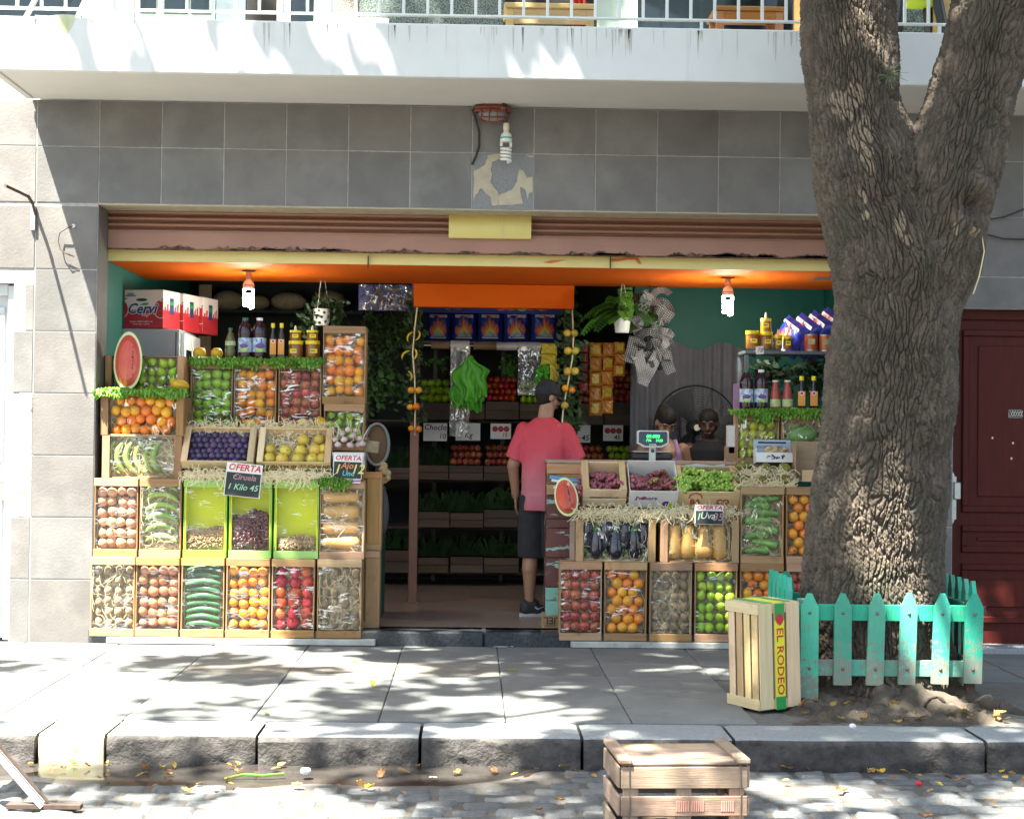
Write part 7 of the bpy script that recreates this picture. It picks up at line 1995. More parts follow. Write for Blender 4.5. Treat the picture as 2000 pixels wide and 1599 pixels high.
def hang_bag(px, Y, label, seed):
    x0, x1, y0, y1 = px; s = S(Y); c = W((x0 + x1) / 2, y0, Y); w = (x1 - x0) / s; h = (y1 - y0) / s
    t = thing('carrier_bags', label, 'bag', (c.x, Y, c.z)); r = random.Random(seed)
    b = MB(); b.ball((0, 0, -.02), (.03, .025, .03), 10, 7); b.build('knot', 'bag_green', t, smooth=True)
    for k in range(3):
        ph = r.uniform(0, 6); off = (k - 1) * .1
        b = MB(); b.grid(lambda u, v: ((u - .5) * w * (.15 + .85 * min(1, v * 3.2) - .16 * v) * (1 + .1 * math.sin(v * 9 + ph)) + off * w * v + .012 * math.sin(v * 13 + ph), -.02 - .03 * k + (.022 * math.sin(u * 13 + ph + 3 * v) + .012 * math.sin(u * 29 - 5 * v)) * (.3 + v), -.02 - v * h * (1 - .16 * (u if k else 1 - u) - .08 * k) - .01 * math.sin(u * 23 + ph) * v), 30, 16); b.build('bag', 'bag_green', t, smooth=True)
    return t
hang_bag((884, 952, 696, 802), 2.35, 'bundle of bright green carrier bags hanging before the rack', 1); hang_bag((1046, 1078, 708, 748), 2.4, 'small bunch of green carrier bags above the cap', 2)
def packet_strip(px, n, Y, mat, label, cat, group, lab=None):
    x0, x1, y0, y1 = px; s = S(Y); c = W((x0 + x1) / 2, y0, Y); w = (x1 - x0) / s; h = (y1 - y0) / s / n
    t = thing('packet_strip', label, cat, (c.x, Y, c.z), (0, random.uniform(-.03, .03), random.uniform(-.15, .15)), group)
    me = bag_mesh(w * .98, h * .96, .03, n).mesh('packet', mat, True)
    for k in range(n):
        o = put('packet', me, t, (random.uniform(-.004, .004), random.uniform(-.01, .01), -h * (k + 1)), (random.uniform(-.1, .1), 0, random.uniform(-.2, .2)))
        if lab and k % 2 == lab % 2:
            b = MB(); b.box((0, -.017, h * .5), (w * .55, .003, h * .6), .0008); b.build('label', 'packet_yellow', o)
    return t
Ysn = 2.1
packet_strip((1150, 1175, 668, 812), 5, Ysn, 'packet_orange', 'long strip of orange snack packets, left one', 'packets', 'snack strips', 2)
packet_strip((1177, 1201, 668, 808), 5, Ysn, 'packet_orange', 'long strip of orange snack packets with yellow labels', 'packets', 'snack strips', 1)
packet_strip((1200, 1223, 667, 735), 3, Ysn - .03, 'packet_orange', 'short strip of orange snack packets beside the ribbons', 'packets', 'snack strips', 2)
packet_strip((1134, 1150, 670, 765), 5, Ysn, 'packet_red', 'strip of dark red packets behind the lemon garland', 'packets', 'snack strips')
packet_strip((1057, 1090, 670, 712), 2, 2.3, 'packet_yellow', 'yellow seed packets hanging above the cap', 'packets', None)
packet_strip((1074, 1094, 710, 745), 1, 2.2, 'packet_yellow', 'single yellow and brown seed packet above the cap', 'packets', None)

# ------------------------------------------------------------------ foliage in the shop
def leaf_cloud(name, label, cat, pts, mat, n, sz, seed, spread=.05):
    r = random.Random(seed); b = MB()
    for k in range(n):
        i = r.randrange(len(pts)); c = Vector(pts[i]) + Vector((r.gauss(0, spread), r.gauss(0, spread * .7), r.gauss(0, spread)))
        ax = Vector((r.uniform(-1, 1), r.uniform(-1.2, .1), r.uniform(-.6, 1))).normalized(); t = ax.cross(Vector((r.random(), r.random(), r.random() + .1))).normalized(); u = ax.cross(t); s_ = sz * r.uniform(.6, 1.3)
        b.add([c - t * s_ * .5, c + u * s_ * .28 - t * .1 * s_ + ax * s_ * .06, c + t * s_ * .55, c - u * s_ * .28 - t * .1 * s_ + ax * s_ * .06], [[0, 1, 2, 3]])
    o = pts[0]; b.v = [(x - o[0], y - o[1], z - o[2]) for x, y, z in b.v]
    return stuff(tag(b.build(name, mat, None, o, smooth=True), label, cat))
def pts_px(l, Y): return [tuple(W(x, y, Y)) for x, y in l]
leaf_cloud('hanging_herbs', 'big bunch of dark herbs hanging left of the banana garland', 'herbs', pts_px([(735, 630), (755, 640), (775, 630), (740, 665), (765, 670), (785, 655), (750, 690), (730, 640)], 2.5), 'herb', 900, .045, 1, .06)
leaf_cloud('hanging_herbs', 'long leek leaves drooping below the herbs', 'herbs', pts_px([(735, 735), (755, 740), (770, 760), (730, 770)], 2.6), 'herb', 260, .07, 2, .07)
leaf_cloud('garland_leaves', 'dark leaves twined round the post with bananas', 'leaves', pts_px([(808, 590 + 14 * i) for i in range(17)], 1.9), 'leaf_dark', 420, .06, 3, .035)
leaf_cloud('garland_leaves', 'dark leaves twined round the post with lemons', 'leaves', pts_px([(1110 + (i % 3) * 5, 570 + 14 * i) for i in range(20)], 1.9), 'leaf_dark', 520, .06, 4, .045)
leaf_cloud('shelf_greens', 'glossy green leaves above the tomato crate', 'leaves', pts_px([(990, 715), (1000, 720), (840, 705), (860, 712), (1060, 700)], 2.9), 'lettuce_dark', 160, .05, 6, .04)
leaf_cloud('wall_greens', 'dark greenery behind the metal shelf', 'leaves', pts_px([(1480, 730), (1510, 720), (1540, 735), (1570, 730), (1600, 725), (1500, 760), (1590, 760)], 1.3), 'leaf_dark', 420, .06, 8, .06)
def garland(px, Y, items, label):
    p0 = W(px[0][0], px[0][1], Y); t = thing('cord', label, 'cord', p0)
    b = MB(); b.tube([Vector(W(x, y, Y)) - p0 for x, y in px], .006, 6); b.build('twine', 'wool_straw', t)
    for (k, x, y, sz, rt, lb_, g) in items: fruit(k, W(x, y, Y - .03), sz, lb_, g, rt)
ban = 'small yellow banana tied to the left garland'; man_ = 'mandarin tied to the left garland'; lem = 'yellow lemon tied to the right garland'
garland([(815, 600), (810, 640), (806, 690), (810, 740), (811, 800), (810, 850)], 1.8, [('banana', 802, 658, .085, (0, R(-65), 0), ban, 'bananas on the garland'), ('banana', 814, 655, .085, (0, R(-110), R(180)), ban, 'bananas on the garland'), ('banana', 793, 694, .09, (0, R(-50), 0), ban, 'bananas on the garland'), ('banana', 808, 692, .09, (0, R(-100), R(180)), ban, 'bananas on the garland'), ('banana', 799, 734, .08, (0, R(-75), R(180)), ban, 'bananas on the garland'),
         ('orange', 803, 762, .055, None, man_, 'mandarins on the garland'), ('orange', 818, 762, .055, None, man_, 'mandarins on the garland'), ('orange', 801, 795, .05, None, man_, 'mandarins on the garland'), ('orange', 813, 794, .06, None, man_, 'mandarins on the garland'), ('orange', 803, 837, .05, None, man_, 'mandarins on the garland'), ('orange', 818, 838, .055, None, man_, 'mandarins on the garland')], 'straw cord of bananas and mandarins hanging on the post')
garland([(1118, 605), (1120, 660), (1118, 700), (1110, 745), (1100, 800), (1098, 825)], 1.8, [('pear', 1108, 650, .062, None, lem, 'lemons on the garland'), ('pear', 1122, 650, .062, None, lem, 'lemons on the garland'), ('pear', 1109, 685, .062, None, lem, 'lemons on the garland'), ('pear', 1123, 685, .062, None, lem, 'lemons on the garland'), ('pear', 1109, 725, .066, None, lem, 'lemons on the garland'), ('pear', 1123, 725, .066, None, lem, 'lemons on the garland'), ('orange', 1104, 758, .055, None, 'left orange below the lemons on the right garland', None), ('orange', 1117, 762, .055, None, 'right orange below the lemons on the right garland', None), ('pear', 1103, 792, .06, None, 'lowest yellow fruit on the right garland beside the cap', None)], 'straw cord of lemons hanging beside the cap')
# hanging fern in a white pot
p = W(1215, 650, 1.6)
fn_ = thing('hanging_fern', 'lush fern hanging in a white pot under the orange edge', 'plant', p)
b = MB(); b.lathe([(0, 0), (.05, 0), (.055, .01), (.066, .1), (.072, .1), (.072, .12), (.06, .12), (.055, .02), (0, .02)], 18); b.build('pot', 'white_plastic', fn_, smooth=True, ang=40)
b = MB()
for a in (0, 2.1, 4.2): b.tube([(.07 * math.cos(a), .07 * math.sin(a), .11), (.01 * math.cos(a), .01 * math.sin(a), .38)], .002, 4)
b.build('hanger_wire', 'white_plastic', fn_)
r = random.Random(12)
for k in range(30):
    a = r.uniform(0, 6.28); l = r.uniform(.22, .42); el = r.uniform(.3, 1.3); b = MB(); q = Vector((0, 0, .12)); d = Vector((math.cos(a) * math.cos(el) - .25, math.sin(a) * math.cos(el) - .15, math.sin(el)))
    m_ = 14; P = []
    for i in range(m_ + 1):
        P.append(q.copy()); q = q + d.normalized() * l / m_; d.z -= .13
    for i in range(1, m_):
        t_ = (P[i + 1] - P[i]).normalized(); sd_ = t_.cross(Vector((0, .3, 1))).normalized(); wl = .055 * math.sin(math.pi * (i + 1) / (m_ + 2)) + .006
        for sg in (-1, 1): b.add([P[i] - t_ * .007, P[i] + t_ * .007, P[i] + sd_ * sg * wl + t_ * .014 - Vector((0, 0, .01)), P[i] + sd_ * sg * wl], [[0, 1, 2, 3]])
    b.tube(P, .0015, 4); b.build('frond', 'fern', fn_)
# cow-spotted hanging pot on the left
p = W(628, 636, 1.7); hp_ = thing('hanging_pot', 'white hanging pot with dark spots above the tall orange crate', 'plant pot', p)
b = MB(); b.lathe([(0, 0), (.05, 0), (.062, .03), (.066, .13), (.055, .13), (0, .1)], 18); b.build('pot', 'white_plastic', hp_, smooth=True, ang=50)
for (a, z) in ((-.9, .1), (-.25, .115), (.4, .1), (1.0, .07), (-.6, .06), (.08, .065), (-1, .02), (-.2, .02), (.55, .03)):
    b = MB(); b.ball((0, 0, 0), (.012, .005, .012), 10, 6); b.build('spot', 'leaf_dark', hp_, (.064 * math.sin(a), -.064 * math.cos(a) + .002, z), (0, 0, a))
b = MB()
for a in (0, 2.1, 4.2): b.tube([(.06 * math.cos(a), .06 * math.sin(a), .12), (.01 * math.cos(a), .01 * math.sin(a), .42)], .002, 4)
b.build('hanger_wire', 'white_plastic', hp_)
leaf_cloud('trailing_plant', 'dark trailing plant around the spotted pot', 'plant', pts_px([(625, 585), (640, 600), (655, 625), (605, 610), (600, 640), (660, 600)], 1.7), 'leaf_dark', 300, .05, 14, .04)
# polka-dot ribbons
p = W(1268, 660, 1.7); bw_ = thing('ribbon_cluster', 'cluster of grey polka dot ribbon bows hanging in the shop', 'ribbons', p)
def ribbon(P, w, mat, nrm):
    me_b = MB(); vs = []; n = len(P)
    for i, q in enumerate(P):
        q = Vector(q); t_ = Vector(P[min(i + 1, n - 1)]) - Vector(P[max(i - 1, 0)]); sd_ = t_.cross(Vector(nrm)).normalized() * w / 2; vs += [q + sd_, q - sd_]
    me_b.add(vs, [[2 * i, 2 * i + 1, 2 * i + 3, 2 * i + 2] for i in range(n - 1)])
    me = me_b.mesh('ribbon', mat, True); uv = me.uv_layers.new(name='UVMap'); L_ = 0; acc = [0]
    for i in range(1, n): L_ += (Vector(P[i]) - Vector(P[i - 1])).length; acc.append(L_)
    for lp in me.loops:
        k = lp.vertex_index // 2; uv.data[lp.index].uv = (acc[k], (lp.vertex_index % 2) * w)
    return put('ribbon', me, bw_)
r = random.Random(17)
for k in range(34):
    c = Vector((r.uniform(-.11, .12), r.uniform(-.1, .05), r.uniform(-.2, .3))); a0 = r.uniform(0, 6.28); rr_ = r.uniform(.03, .085); sp = r.uniform(2.6, 5.6); P = []
    for i in range(14):
        a = a0 + sp * i / 13; P.append(c + Vector((rr_ * math.cos(a), .06 * math.sin(a * 1.5 + k), rr_ * math.sin(a) * 1.1)))
    ribbon(P, r.uniform(.05, .08), 'dot_ribbon' if k % 3 else 'dot_ribbon_light', (r.uniform(-.5, .5), -1, r.uniform(-.4, .4)))
for (x0, z0, x1, z1, mt) in ((-.05, .3, .17, .15, 'dot_ribbon'), (.05, .0, .17, -.28, 'dot_ribbon'), (-.1, -.1, -.04, -.36, 'dot_ribbon_light'), (.07, -.12, -.06, -.37, 'dot_ribbon_light'), (-.12, .0, -.17, -.2, 'dot_ribbon'), (-.02, .34, -.1, .1, 'dot_ribbon_light')):
    P = [(x0 + (x1 - x0) * i / 7, -.08 + .015 * math.sin(i * 1.3), z0 + (z1 - z0) * i / 7) for i in range(8)]
    ribbon(P, .085, mt, (0, -1, .1))
b = MB(); b.tube([(0, 0, .3), (0, 0, ZOr - p.z)], .003, 4); b.build('string', 'cable', bw_)
# curtain and fan
A, B_ = W(1232, 690, 2.35), W(1452, 690, 2.35); zc0 = W(1340, 668, 2.35).z
b = MB(); wC = B_.x - A.x
b.grid(lambda u, v: ((u - .5) * wC, .03 * math.sin(u * 60 + 2 * math.sin(u * 9)) * (.4 + .6 * v) , -v * 1.65 - .10 * (1 - v) * (math.sin(u * math.pi * 2.2 + .6) ** 2) * .6), 120, 14)
tag(b.build('curtain', 'curtain', None, ((A.x + B_.x) / 2, 2.35, zc0), smooth=True), 'grey gathered curtain behind the fan', 'curtain')
p = W(1358, 835, 2.0)
fan = thing('stand_fan', 'big black round fan before the curtain', 'fan', (p.x, 2.0, ZF))
fc = p.z - ZF; rf = 82 / S(2.0)
b = MB()
for rr_ in [rf * (k + 1) / 16 for k in range(16)]: b.tube([(rr_ * math.cos(a * math.pi / 24), -.02 - .05 * (1 - (rr_ / rf) ** 2), fc + rr_ * math.sin(a * math.pi / 24)) for a in range(48)], .0014 if rr_ < rf * .98 else .007, 4, closed=True)
for k in range(12):
    a = k * math.pi / 6; b.tube([(.05 * math.cos(a), -.07, fc + .05 * math.sin(a)), (rf * .6 * math.cos(a + .1), -.052, fc + rf * .6 * math.sin(a + .1)), (rf * math.cos(a + .15), -.02, fc + rf * math.sin(a + .15))], .002, 4)
b.build('guard', 'mesh_black', fan)
for k in range(3):
    a = k * 2.09; b = MB(); b.grid(lambda u, v: ((.05 + u * rf * .78) * math.cos(a + (v - .5) * .8), .03 * (v - .5), fc + (.05 + u * rf * .78) * math.sin(a + (v - .5) * .8)), 6, 5); b.build('blade', 'mesh_black', fan, smooth=True)
b = MB(); b.lathe([(0, -.04), (.04, -.035), (.05, 0), (.07, .08), (.05, .16), (0, .17)], 14, E=Matrix.Rotation(R(-90), 3, 'X'), c=(0, 0, fc)); b.build('motor', 'mesh_black', fan, smooth=True)
b = MB(); b.lathe([(0, 0), (.026, 0), (.026, .006), (0, .006)], 14, E=Matrix.Rotation(R(90), 3, 'X'), c=(.005, -.075, fc)); b.build('hub_badge', 'ivory', fan)
b = MB(); b.tube([(0, .1, fc), (0, .1, .03)], .018, 8); b.lathe([(0, 0), (.22, 0), (.2, .03), (0, .04)], 20, c=(0, .1, 0)); b.build('stand', 'mesh_black', fan)
# odds and ends by the entrance
p = W(736, 868, 1.15); ov = thing('oval_pan', 'dark brown oval pan with grey rim hanging behind the garlic', 'pan', p)
b = MB(); b.ball((0, .02, 0), (.085, .03, .15), 18, 10); b.build('pan', 'tube_card', ov, smooth=True); b = MB(); b.tube([(.09 * math.cos(a * .2618), .0, .155 * math.sin(a * .2618)) for a in range(24)], .012, 6, closed=True); b.build('rim', 'fridge', ov, smooth=True)
p = W(738, 985, 1.0); b = MB(); b.ball((0, 0, 0), (.085, .08, .22), 14, 9); tag(b.build('grey_sack', 'curtain', None, (p.x, 1.0, p.z - .05), smooth=True), 'grey plastic sack hanging behind the stand end', 'sack')
p = W(722, 872, .5); b = MB(); b.box((0, 0, 0), (.13, .08, .085), .006, (0, .1, 0)); tag(b.build('wicker_basket', 'packing', None, p), 'small brown wicker basket behind the garlic', 'basket')
p = W(750, 925, .7); b = MB(); r = random.Random(3)
for k in range(14): b.ball((r.gauss(0, .025), r.gauss(0, .02), r.gauss(0, .05)), r.uniform(.018, .03), 8, 6)
tag(b.build('root_bunch', 'ginger', None, p, smooth=True), 'knobbly bunch of tan roots hanging at the stand end', 'roots')
p = W(746, 1085, .75); b = MB(); b.box((0, 0, 0), (.035, .5, .95), .01); tag(b.build('mint_panel', 'teal_wall', None, (p.x - .02, 1.0, .1 + .475)), 'mint green panel edge behind the left stand', 'panel')
# weighing scale on the counter
ysc = .72; p = W(1275, 857, ysc); sc_ = thing('weighing_scale', 'weighing scale with blue green lit display above the grapes', 'scale', (p.x, ysc, p.z))
w_, h_ = 62 / S(ysc) / 2, 33 / S(ysc) / 2
oc = [(-w_, h_ * .8), (-w_ * .92, h_), (w_ * .92, h_), (w_, h_ * .8), (w_, -h_ * .55), (w_ * .55, -h_), (-w_ * .55, -h_), (-w_, -h_ * .55)]
b = MB(); b.prism(oc, -.012, .04); b.build('head', 'scale_shell', sc_); b = MB(); b.prism([(x * .90, z * .84 + .002) for x, z in oc], -.0145, -.011); b.build('panel', 'scale_panel', sc_)
lettering('00.000', .036, 'digit_green', sc_, (0, -.0155, .018), shear=.1); lettering('00', .026, 'digit_dim', sc_, (-.065, -.0155, -.012), shear=.1); lettering('796', .026, 'digit_green', sc_, (-.032, -.0155, -.012), shear=.1); lettering('3920', .026, 'digit_green', sc_, (.045, -.0155, -.012), shear=.1); lettering('SYSTEL', .017, 'card_white', sc_, (0, -.0155, -.043), bold=.0008)
b = MB(); b.box((0, .02, -h_ - .06), (.05, .03, .13), .006); b.build('neck', 'scale_shell', sc_); b = MB(); b.lathe([(0, 0), (.014, 0), (.014, .002), (0, .002)], 14); b.build('badge', 'scale_panel', sc_, (0, .004, -h_ - .025), (R(90), 0, 0))
zct = ct.location.z + zl(903) + .018 - p.z
b = MB(); b.box((0, .16, zct + .03), (.30, .28, .05), .012); b.build('base', 'black_plastic', sc_); b = MB(); b.box((0, .16, zct + .062), (.28, .26, .01), .004); b.build('tray', 'steel', sc_); b = MB(); b.box((0, .02, (zct - h_ - .1) / 2 - .0), (.04, .026, abs(zct + h_ + .1) + .05), .004); b.build('column', 'scale_shell', sc_)
for i, (x, y, w_, h_, mt, nm, lb_) in enumerate(((1430, 858, 14, 55, 'card_white', 'white_box', 'white box standing left of the yellow limes'), (1430, 890, 22, 36, 'cardboard', 'brown_box', 'brown cardboard flap box below the white box'))):
    p = W(x, y, .55); b = MB(); b.box((0, .06, 0), (w_ / S(.55), .12, h_ / S(.55)), .002); tag(b.build(nm, mt, None, p), lb_, 'box')
# ------------------------------------------------------------------ people
def caps(b, p, q, r1, r2, n=14):
    p, q = Vector(p), Vector(q); d = (q - p); l = d.length; d.normalize()
    pts = []; rr = []
    for i in range(4): a = math.pi / 2 * i / 4; pts.append(p - d * r1 * math.cos(a)); rr.append(max(.0005, r1 * math.sin(a)))
    pts.append(p); rr.append(r1); pts.append(q); rr.append(r2)
    for i in range(1, 5): a = math.pi / 2 * i / 4; pts.append(q + d * r2 * math.sin(a)); rr.append(max(.0005, r2 * math.cos(a)))
    b.tube(pts, rr, n)
def rings(b, rs, n=20):
    """stack of ellipses (cx, cy, z, rx, ry), closed at both ends"""
    vs = []; m = len(rs)
    for (cx, cy, z, rx, ry) in rs:
        for k in range(n): a = 2 * math.pi * k / n; vs.append((cx + rx * math.cos(a), cy + ry * math.sin(a), z))
    fs = [[i * n + k, i * n + (k + 1) % n, (i + 1) * n + (k + 1) % n, (i + 1) * n + k] for i in range(m - 1) for k in range(n)]
    fs.append(list(range(n))[::-1]); fs.append([(m - 1) * n + k for k in range(n)])
    b.add(vs, fs)
def hand(b, w, d, side, curl=.5, sc=1.0):
    """palm and five fingers from the wrist w along d"""
    d = Vector(d).normalized(); w = Vector(w); fwd = Vector((0, 1, 0)); s = d.cross(fwd).normalized(); n = s.cross(d).normalized()
    pc = w + d * .045 * sc
    for k in range(4): caps(b, w + d * .01 + n * (k - 1.5) * .013 * sc, w + d * .085 * sc + n * (k - 1.5) * .019 * sc, .013 * sc, .012 * sc, 8)
    for k, l in enumerate((.058, .072, .078, .068)):
        base = w + d * .088 * sc + n * (k - 1.5) * .020 * sc; b1 = base + (d * (1 - .3 * curl) + s * curl * .5 * side).normalized() * l * .5 * sc; b2 = b1 + (d * (1 - .7 * curl) + s * curl * .9 * side).normalized() * l * .55 * sc
        caps(b, base, b1, .0092 * sc, .0085 * sc, 8); caps(b, b1, b2, .0085 * sc, .0072 * sc, 8)
    t0 = w + d * .03 * sc + n * .03 * sc; t1 = t0 + (d * .7 + n * .6 + s * side * .3).normalized() * .042 * sc; t2 = t1 + (d * .95 + n * .2 + s * side * .2).normalized() * .034 * sc
    caps(b, w + d * .015 * sc, t0, .014 * sc, .013 * sc, 8); caps(b, t0, t1, .0115 * sc, .0105 * sc, 8); caps(b, t1, t2, .0105 * sc, .008 * sc, 8)
def head_shape(b, c, yaw, down=0, sc=1.0):
    E = Matrix.Rotation(yaw, 3, 'Z') @ Matrix.Rotation(-down, 3, 'X')
    def T(x, y, z): return Vector(c) + E @ Vector((x * sc, y * sc, z * sc))
    b.ball(T(0, -.012, .025), (.077 * sc, .095 * sc, .092 * sc), 20, 14, E)
    b.ball(T(0, .018, -.04), (.058 * sc, .066 * sc, .075 * sc), 18, 12, E)
    b.ball(T(0, .045, -.088), (.032 * sc, .026 * sc, .022 * sc), 12, 8, E)
    caps(b, T(0, .083, .005), T(0, .102, -.03), .010 * sc, .015 * sc, 8)
    b.ball(T(0, .072, -.062), (.026 * sc, .016 * sc, .011 * sc), 10, 6, E)
    for s in (-1, 1):
        b.ball(T(s * .079, -.008, -.01), (.012 * sc, .02 * sc, .033 * sc), 10, 8, E); b.ball(T(s * .04, .055, -.03), (.024 * sc, .022 * sc, .026 * sc), 10, 8, E); b.ball(T(s * .03, .078, .03), (.024 * sc, .014 * sc, .010 * sc), 10, 6, E)
    return T, E
def face_bits(t, T, E, sc=1.0):
    for s in (-1, 1):
        b = MB(); b.ball(T(s * .031, .0775, .004), (.012 * sc, .007 * sc, .0045 * sc), 10, 8, E); e = b.build('eye', 'eye_white', t, smooth=True)
        b = MB(); b.ball(T(s * .031, .0835, .0035), (.0055 * sc, .003 * sc, .0045 * sc), 8, 6, E); b.build('iris', 'hair', e, smooth=True)
        b = MB(); b.tube([T(s * .014, .087, .028), T(s * .032, .089, .033), T(s * .05, .078, .027)], .004 * sc, 6); b.build('eyebrow', 'hair', t)
    b = MB(); b.tube([T(-.024, .078, -.062), T(-.01, .089, -.06), T(.01, .089, -.06), T(.024, .078, -.062)], .005 * sc, 6); b.build('lips', 'lip', t)
# the customer, seen from behind
fp_ = W(1036, 1203, .98)
man = thing('person', 'man in a pink t-shirt, black shorts and black cap, back turned', 'person', (W(1062, 1000, .98).x, .98, ZF), (0, 0, R(-14)))
man.scale = (.92, .95, 1)
b = MB()
rings(b, [(0, 0, .84, .15, .11), (0, .0, .95, .165, .125), (0, .0, 1.08, .155, .12), (0, .0, 1.22, .17, .12), (0, -.005, 1.34, .165, .11), (0, -.005, 1.41, .12, .085), (0, 0, 1.46, .066, .066)])
caps(b, (0, -.01, 1.44), (.012, .02, 1.56), .066, .062)
HT, HE = head_shape(b, (.02, .03, 1.635), R(-52), R(12))
for s in (-1, 1):
    caps(b, (s * .09, 0, .88), (s * .105, .015, .49), .098, .066); caps(b, (s * .105, .012, .49), (s * .105, -.03, .36), .062, .065); caps(b, (s * .105, -.03, .36), (s * .105, -.01, .10), .060, .038)
fd = Vector((.86, .5, 0))
for s in (-1, 1):
    f0 = Vector((s * .105, -.01, .055)); caps(b, f0 - fd * .03, f0 + fd * .12 - Vector((0, 0, .015)), .04, .035)
caps(b, (-.16, -.005, 1.365), (-.255, -.02, 1.12), .056, .05); caps(b, (-.255, -.02, 1.12), (-.245, .05, .90), .047, .033); hand(b, (-.245, .055, .885), (.05, .2, -1), 1, .5)
caps(b, (.16, -.005, 1.365), (.285, .03, 1.13), .056, .05); caps(b, (.285, .03, 1.13), (.20, .26, 1.11), .047, .033); hand(b, (.195, .27, 1.11), (-.3, 1, -.08), -1, .3)
put('body', remeshed('body', b, 'skin', .0085, 3), man)
b = MB()
rings(b, [(0, -.005, .79, .198, .152), (0, -.004, .84, .196, .152), (0, -.0, .92, .188, .148), (0, .0, 1.02, .186, .146), (0, -.004, 1.14, .19, .142), (0, -.008, 1.26, .198, .142), (0, -.01, 1.34, .198, .13), (0, -.008, 1.405, .175, .108), (0, -.005, 1.455, .12, .085), (.0, -.003, 1.485, .078, .074)], 28)
def sleeve(b, p, q, r1, r2):
    p, q = Vector(p), Vector(q); b.tube([p, p.lerp(q, .5), q], [r1, (r1 + r2) / 2, r2], 18); b.ball(p, r1, 16, 10)
sleeve(b, (-.168, -.005, 1.378), (-.248, -.016, 1.165), .073, .077); sleeve(b, (.168, -.005, 1.378), (.268, .022, 1.165), .073, .079)
for k in range(5): b.tube([(-.19 + .0 * k, -.05 + .02 * k, .93 - .03 * k), (-.06, -.152, .90 - .02 * k), (.08, -.150, .915 - .022 * k), (.19, -.04, .95 - .02 * k)], .006, 6)
def folds(me, amp, seed, f=(16, 10, 9)):
    """press creases into cloth along its normals"""
    r_ = random.Random(seed); n = len(me.vertices); co = np.empty(n * 3, np.float32); nr = np.empty(n * 3, np.float32)
    me.vertices.foreach_get('co', co); me.vertices.foreach_get('normal', nr); co = co.reshape(-1, 3); nr = nr.reshape(-1, 3)
    h = np.zeros(n)
    for k in range(7):
        d = np.array([r_.uniform(-1, 1) * f[0], r_.uniform(-1, 1) * f[1], r_.uniform(-1, 1) * f[2]]) * (1 + k * .25); e = np.array([r_.uniform(-6, 6) for _ in range(3)])
        h += (1 - 2 * np.abs(np.sin(co @ d + 1.6 * np.sin(co @ e + k) + r_.uniform(0, 6)))) / (1 + k * .2)
    co += nr * (amp * h / 3)[:, None]
    me.vertices.foreach_set('co', co.ravel()); me.update(); return me
put('t_shirt', folds(remeshed('t_shirt', b, 'shirt', .009, 4), .006, 4), man)
b = MB()
rings(b, [(0, 0, .80, .168, .128), (0, 0, .93, .17, .13), (0, 0, .98, .165, .125)], 24)
for s in (-1, 1): b.tube([(s * .085, 0, .9), (s * .098, .005, .7), (s * .108, .01, .44)], [.118, .112, .108], 18)
put('shorts', folds(remeshed('shorts', b, 'shorts', .011, 4), .006, 7), man)
b = MB(); b.ball(HT(0, -.012, .035), (.091, .11, .098), 20, 12, HE)
cap_me = b.mesh('c', 'cap_cloth'); 
bmx = bmesh.new(); bmx.from_mesh(cap_me)
pl_n = HE @ Vector((0, -.15, 1)); pl_c = HT(0, 0, .012)
bmesh.ops.bisect_plane(bmx, geom=bmx.verts[:] + bmx.edges[:] + bmx.faces[:], plane_co=pl_c, plane_no=pl_n, clear_inner=True)
bmx.to_mesh(cap_me); bmx.free(); cap_me.polygons.foreach_set('use_smooth', [True] * len(cap_me.polygons))
cap_o = put('cap', cap_me, man); cap_o.modifiers.new('thick', 'SOLIDIFY').thickness = .004
b = MB(); n_ = 14
def vis(u, v):
    a = (u - .5) * 2.2; rr_ = .098 + v * (.075 * math.cos(a * .75))
    return tuple(HT(math.sin(a) * (.086 + v * .012), -.012 + math.cos(a) * .10 + v * .075 * math.cos(a * .7), .03 - .02 * v - .018 * (1 - math.cos(a)) * v - .01 * abs(a)))
b.grid(vis, 14, 5); vo = b.build('visor', 'cap_cloth', cap_o, smooth=True); vo.modifiers.new('thick', 'SOLIDIFY').thickness = .005
b = MB(); q = HT(-.02, -.116, .028); b.box((0, 0, 0), (.05, .004, .008), .001); b.build('tag', 'card_white', cap_o, q, (0, 0, R(-52)))
b = MB(); b.ball(HT(0, -.028, .0), (.0795, .083, .075), 18, 12, HE); b.ball(HT(0, -.05, -.045), (.06, .045, .03), 14, 8, HE); put('hair', remeshed('hair', b, 'hair', .009, 2), man)
face_bits(man, HT, HE)
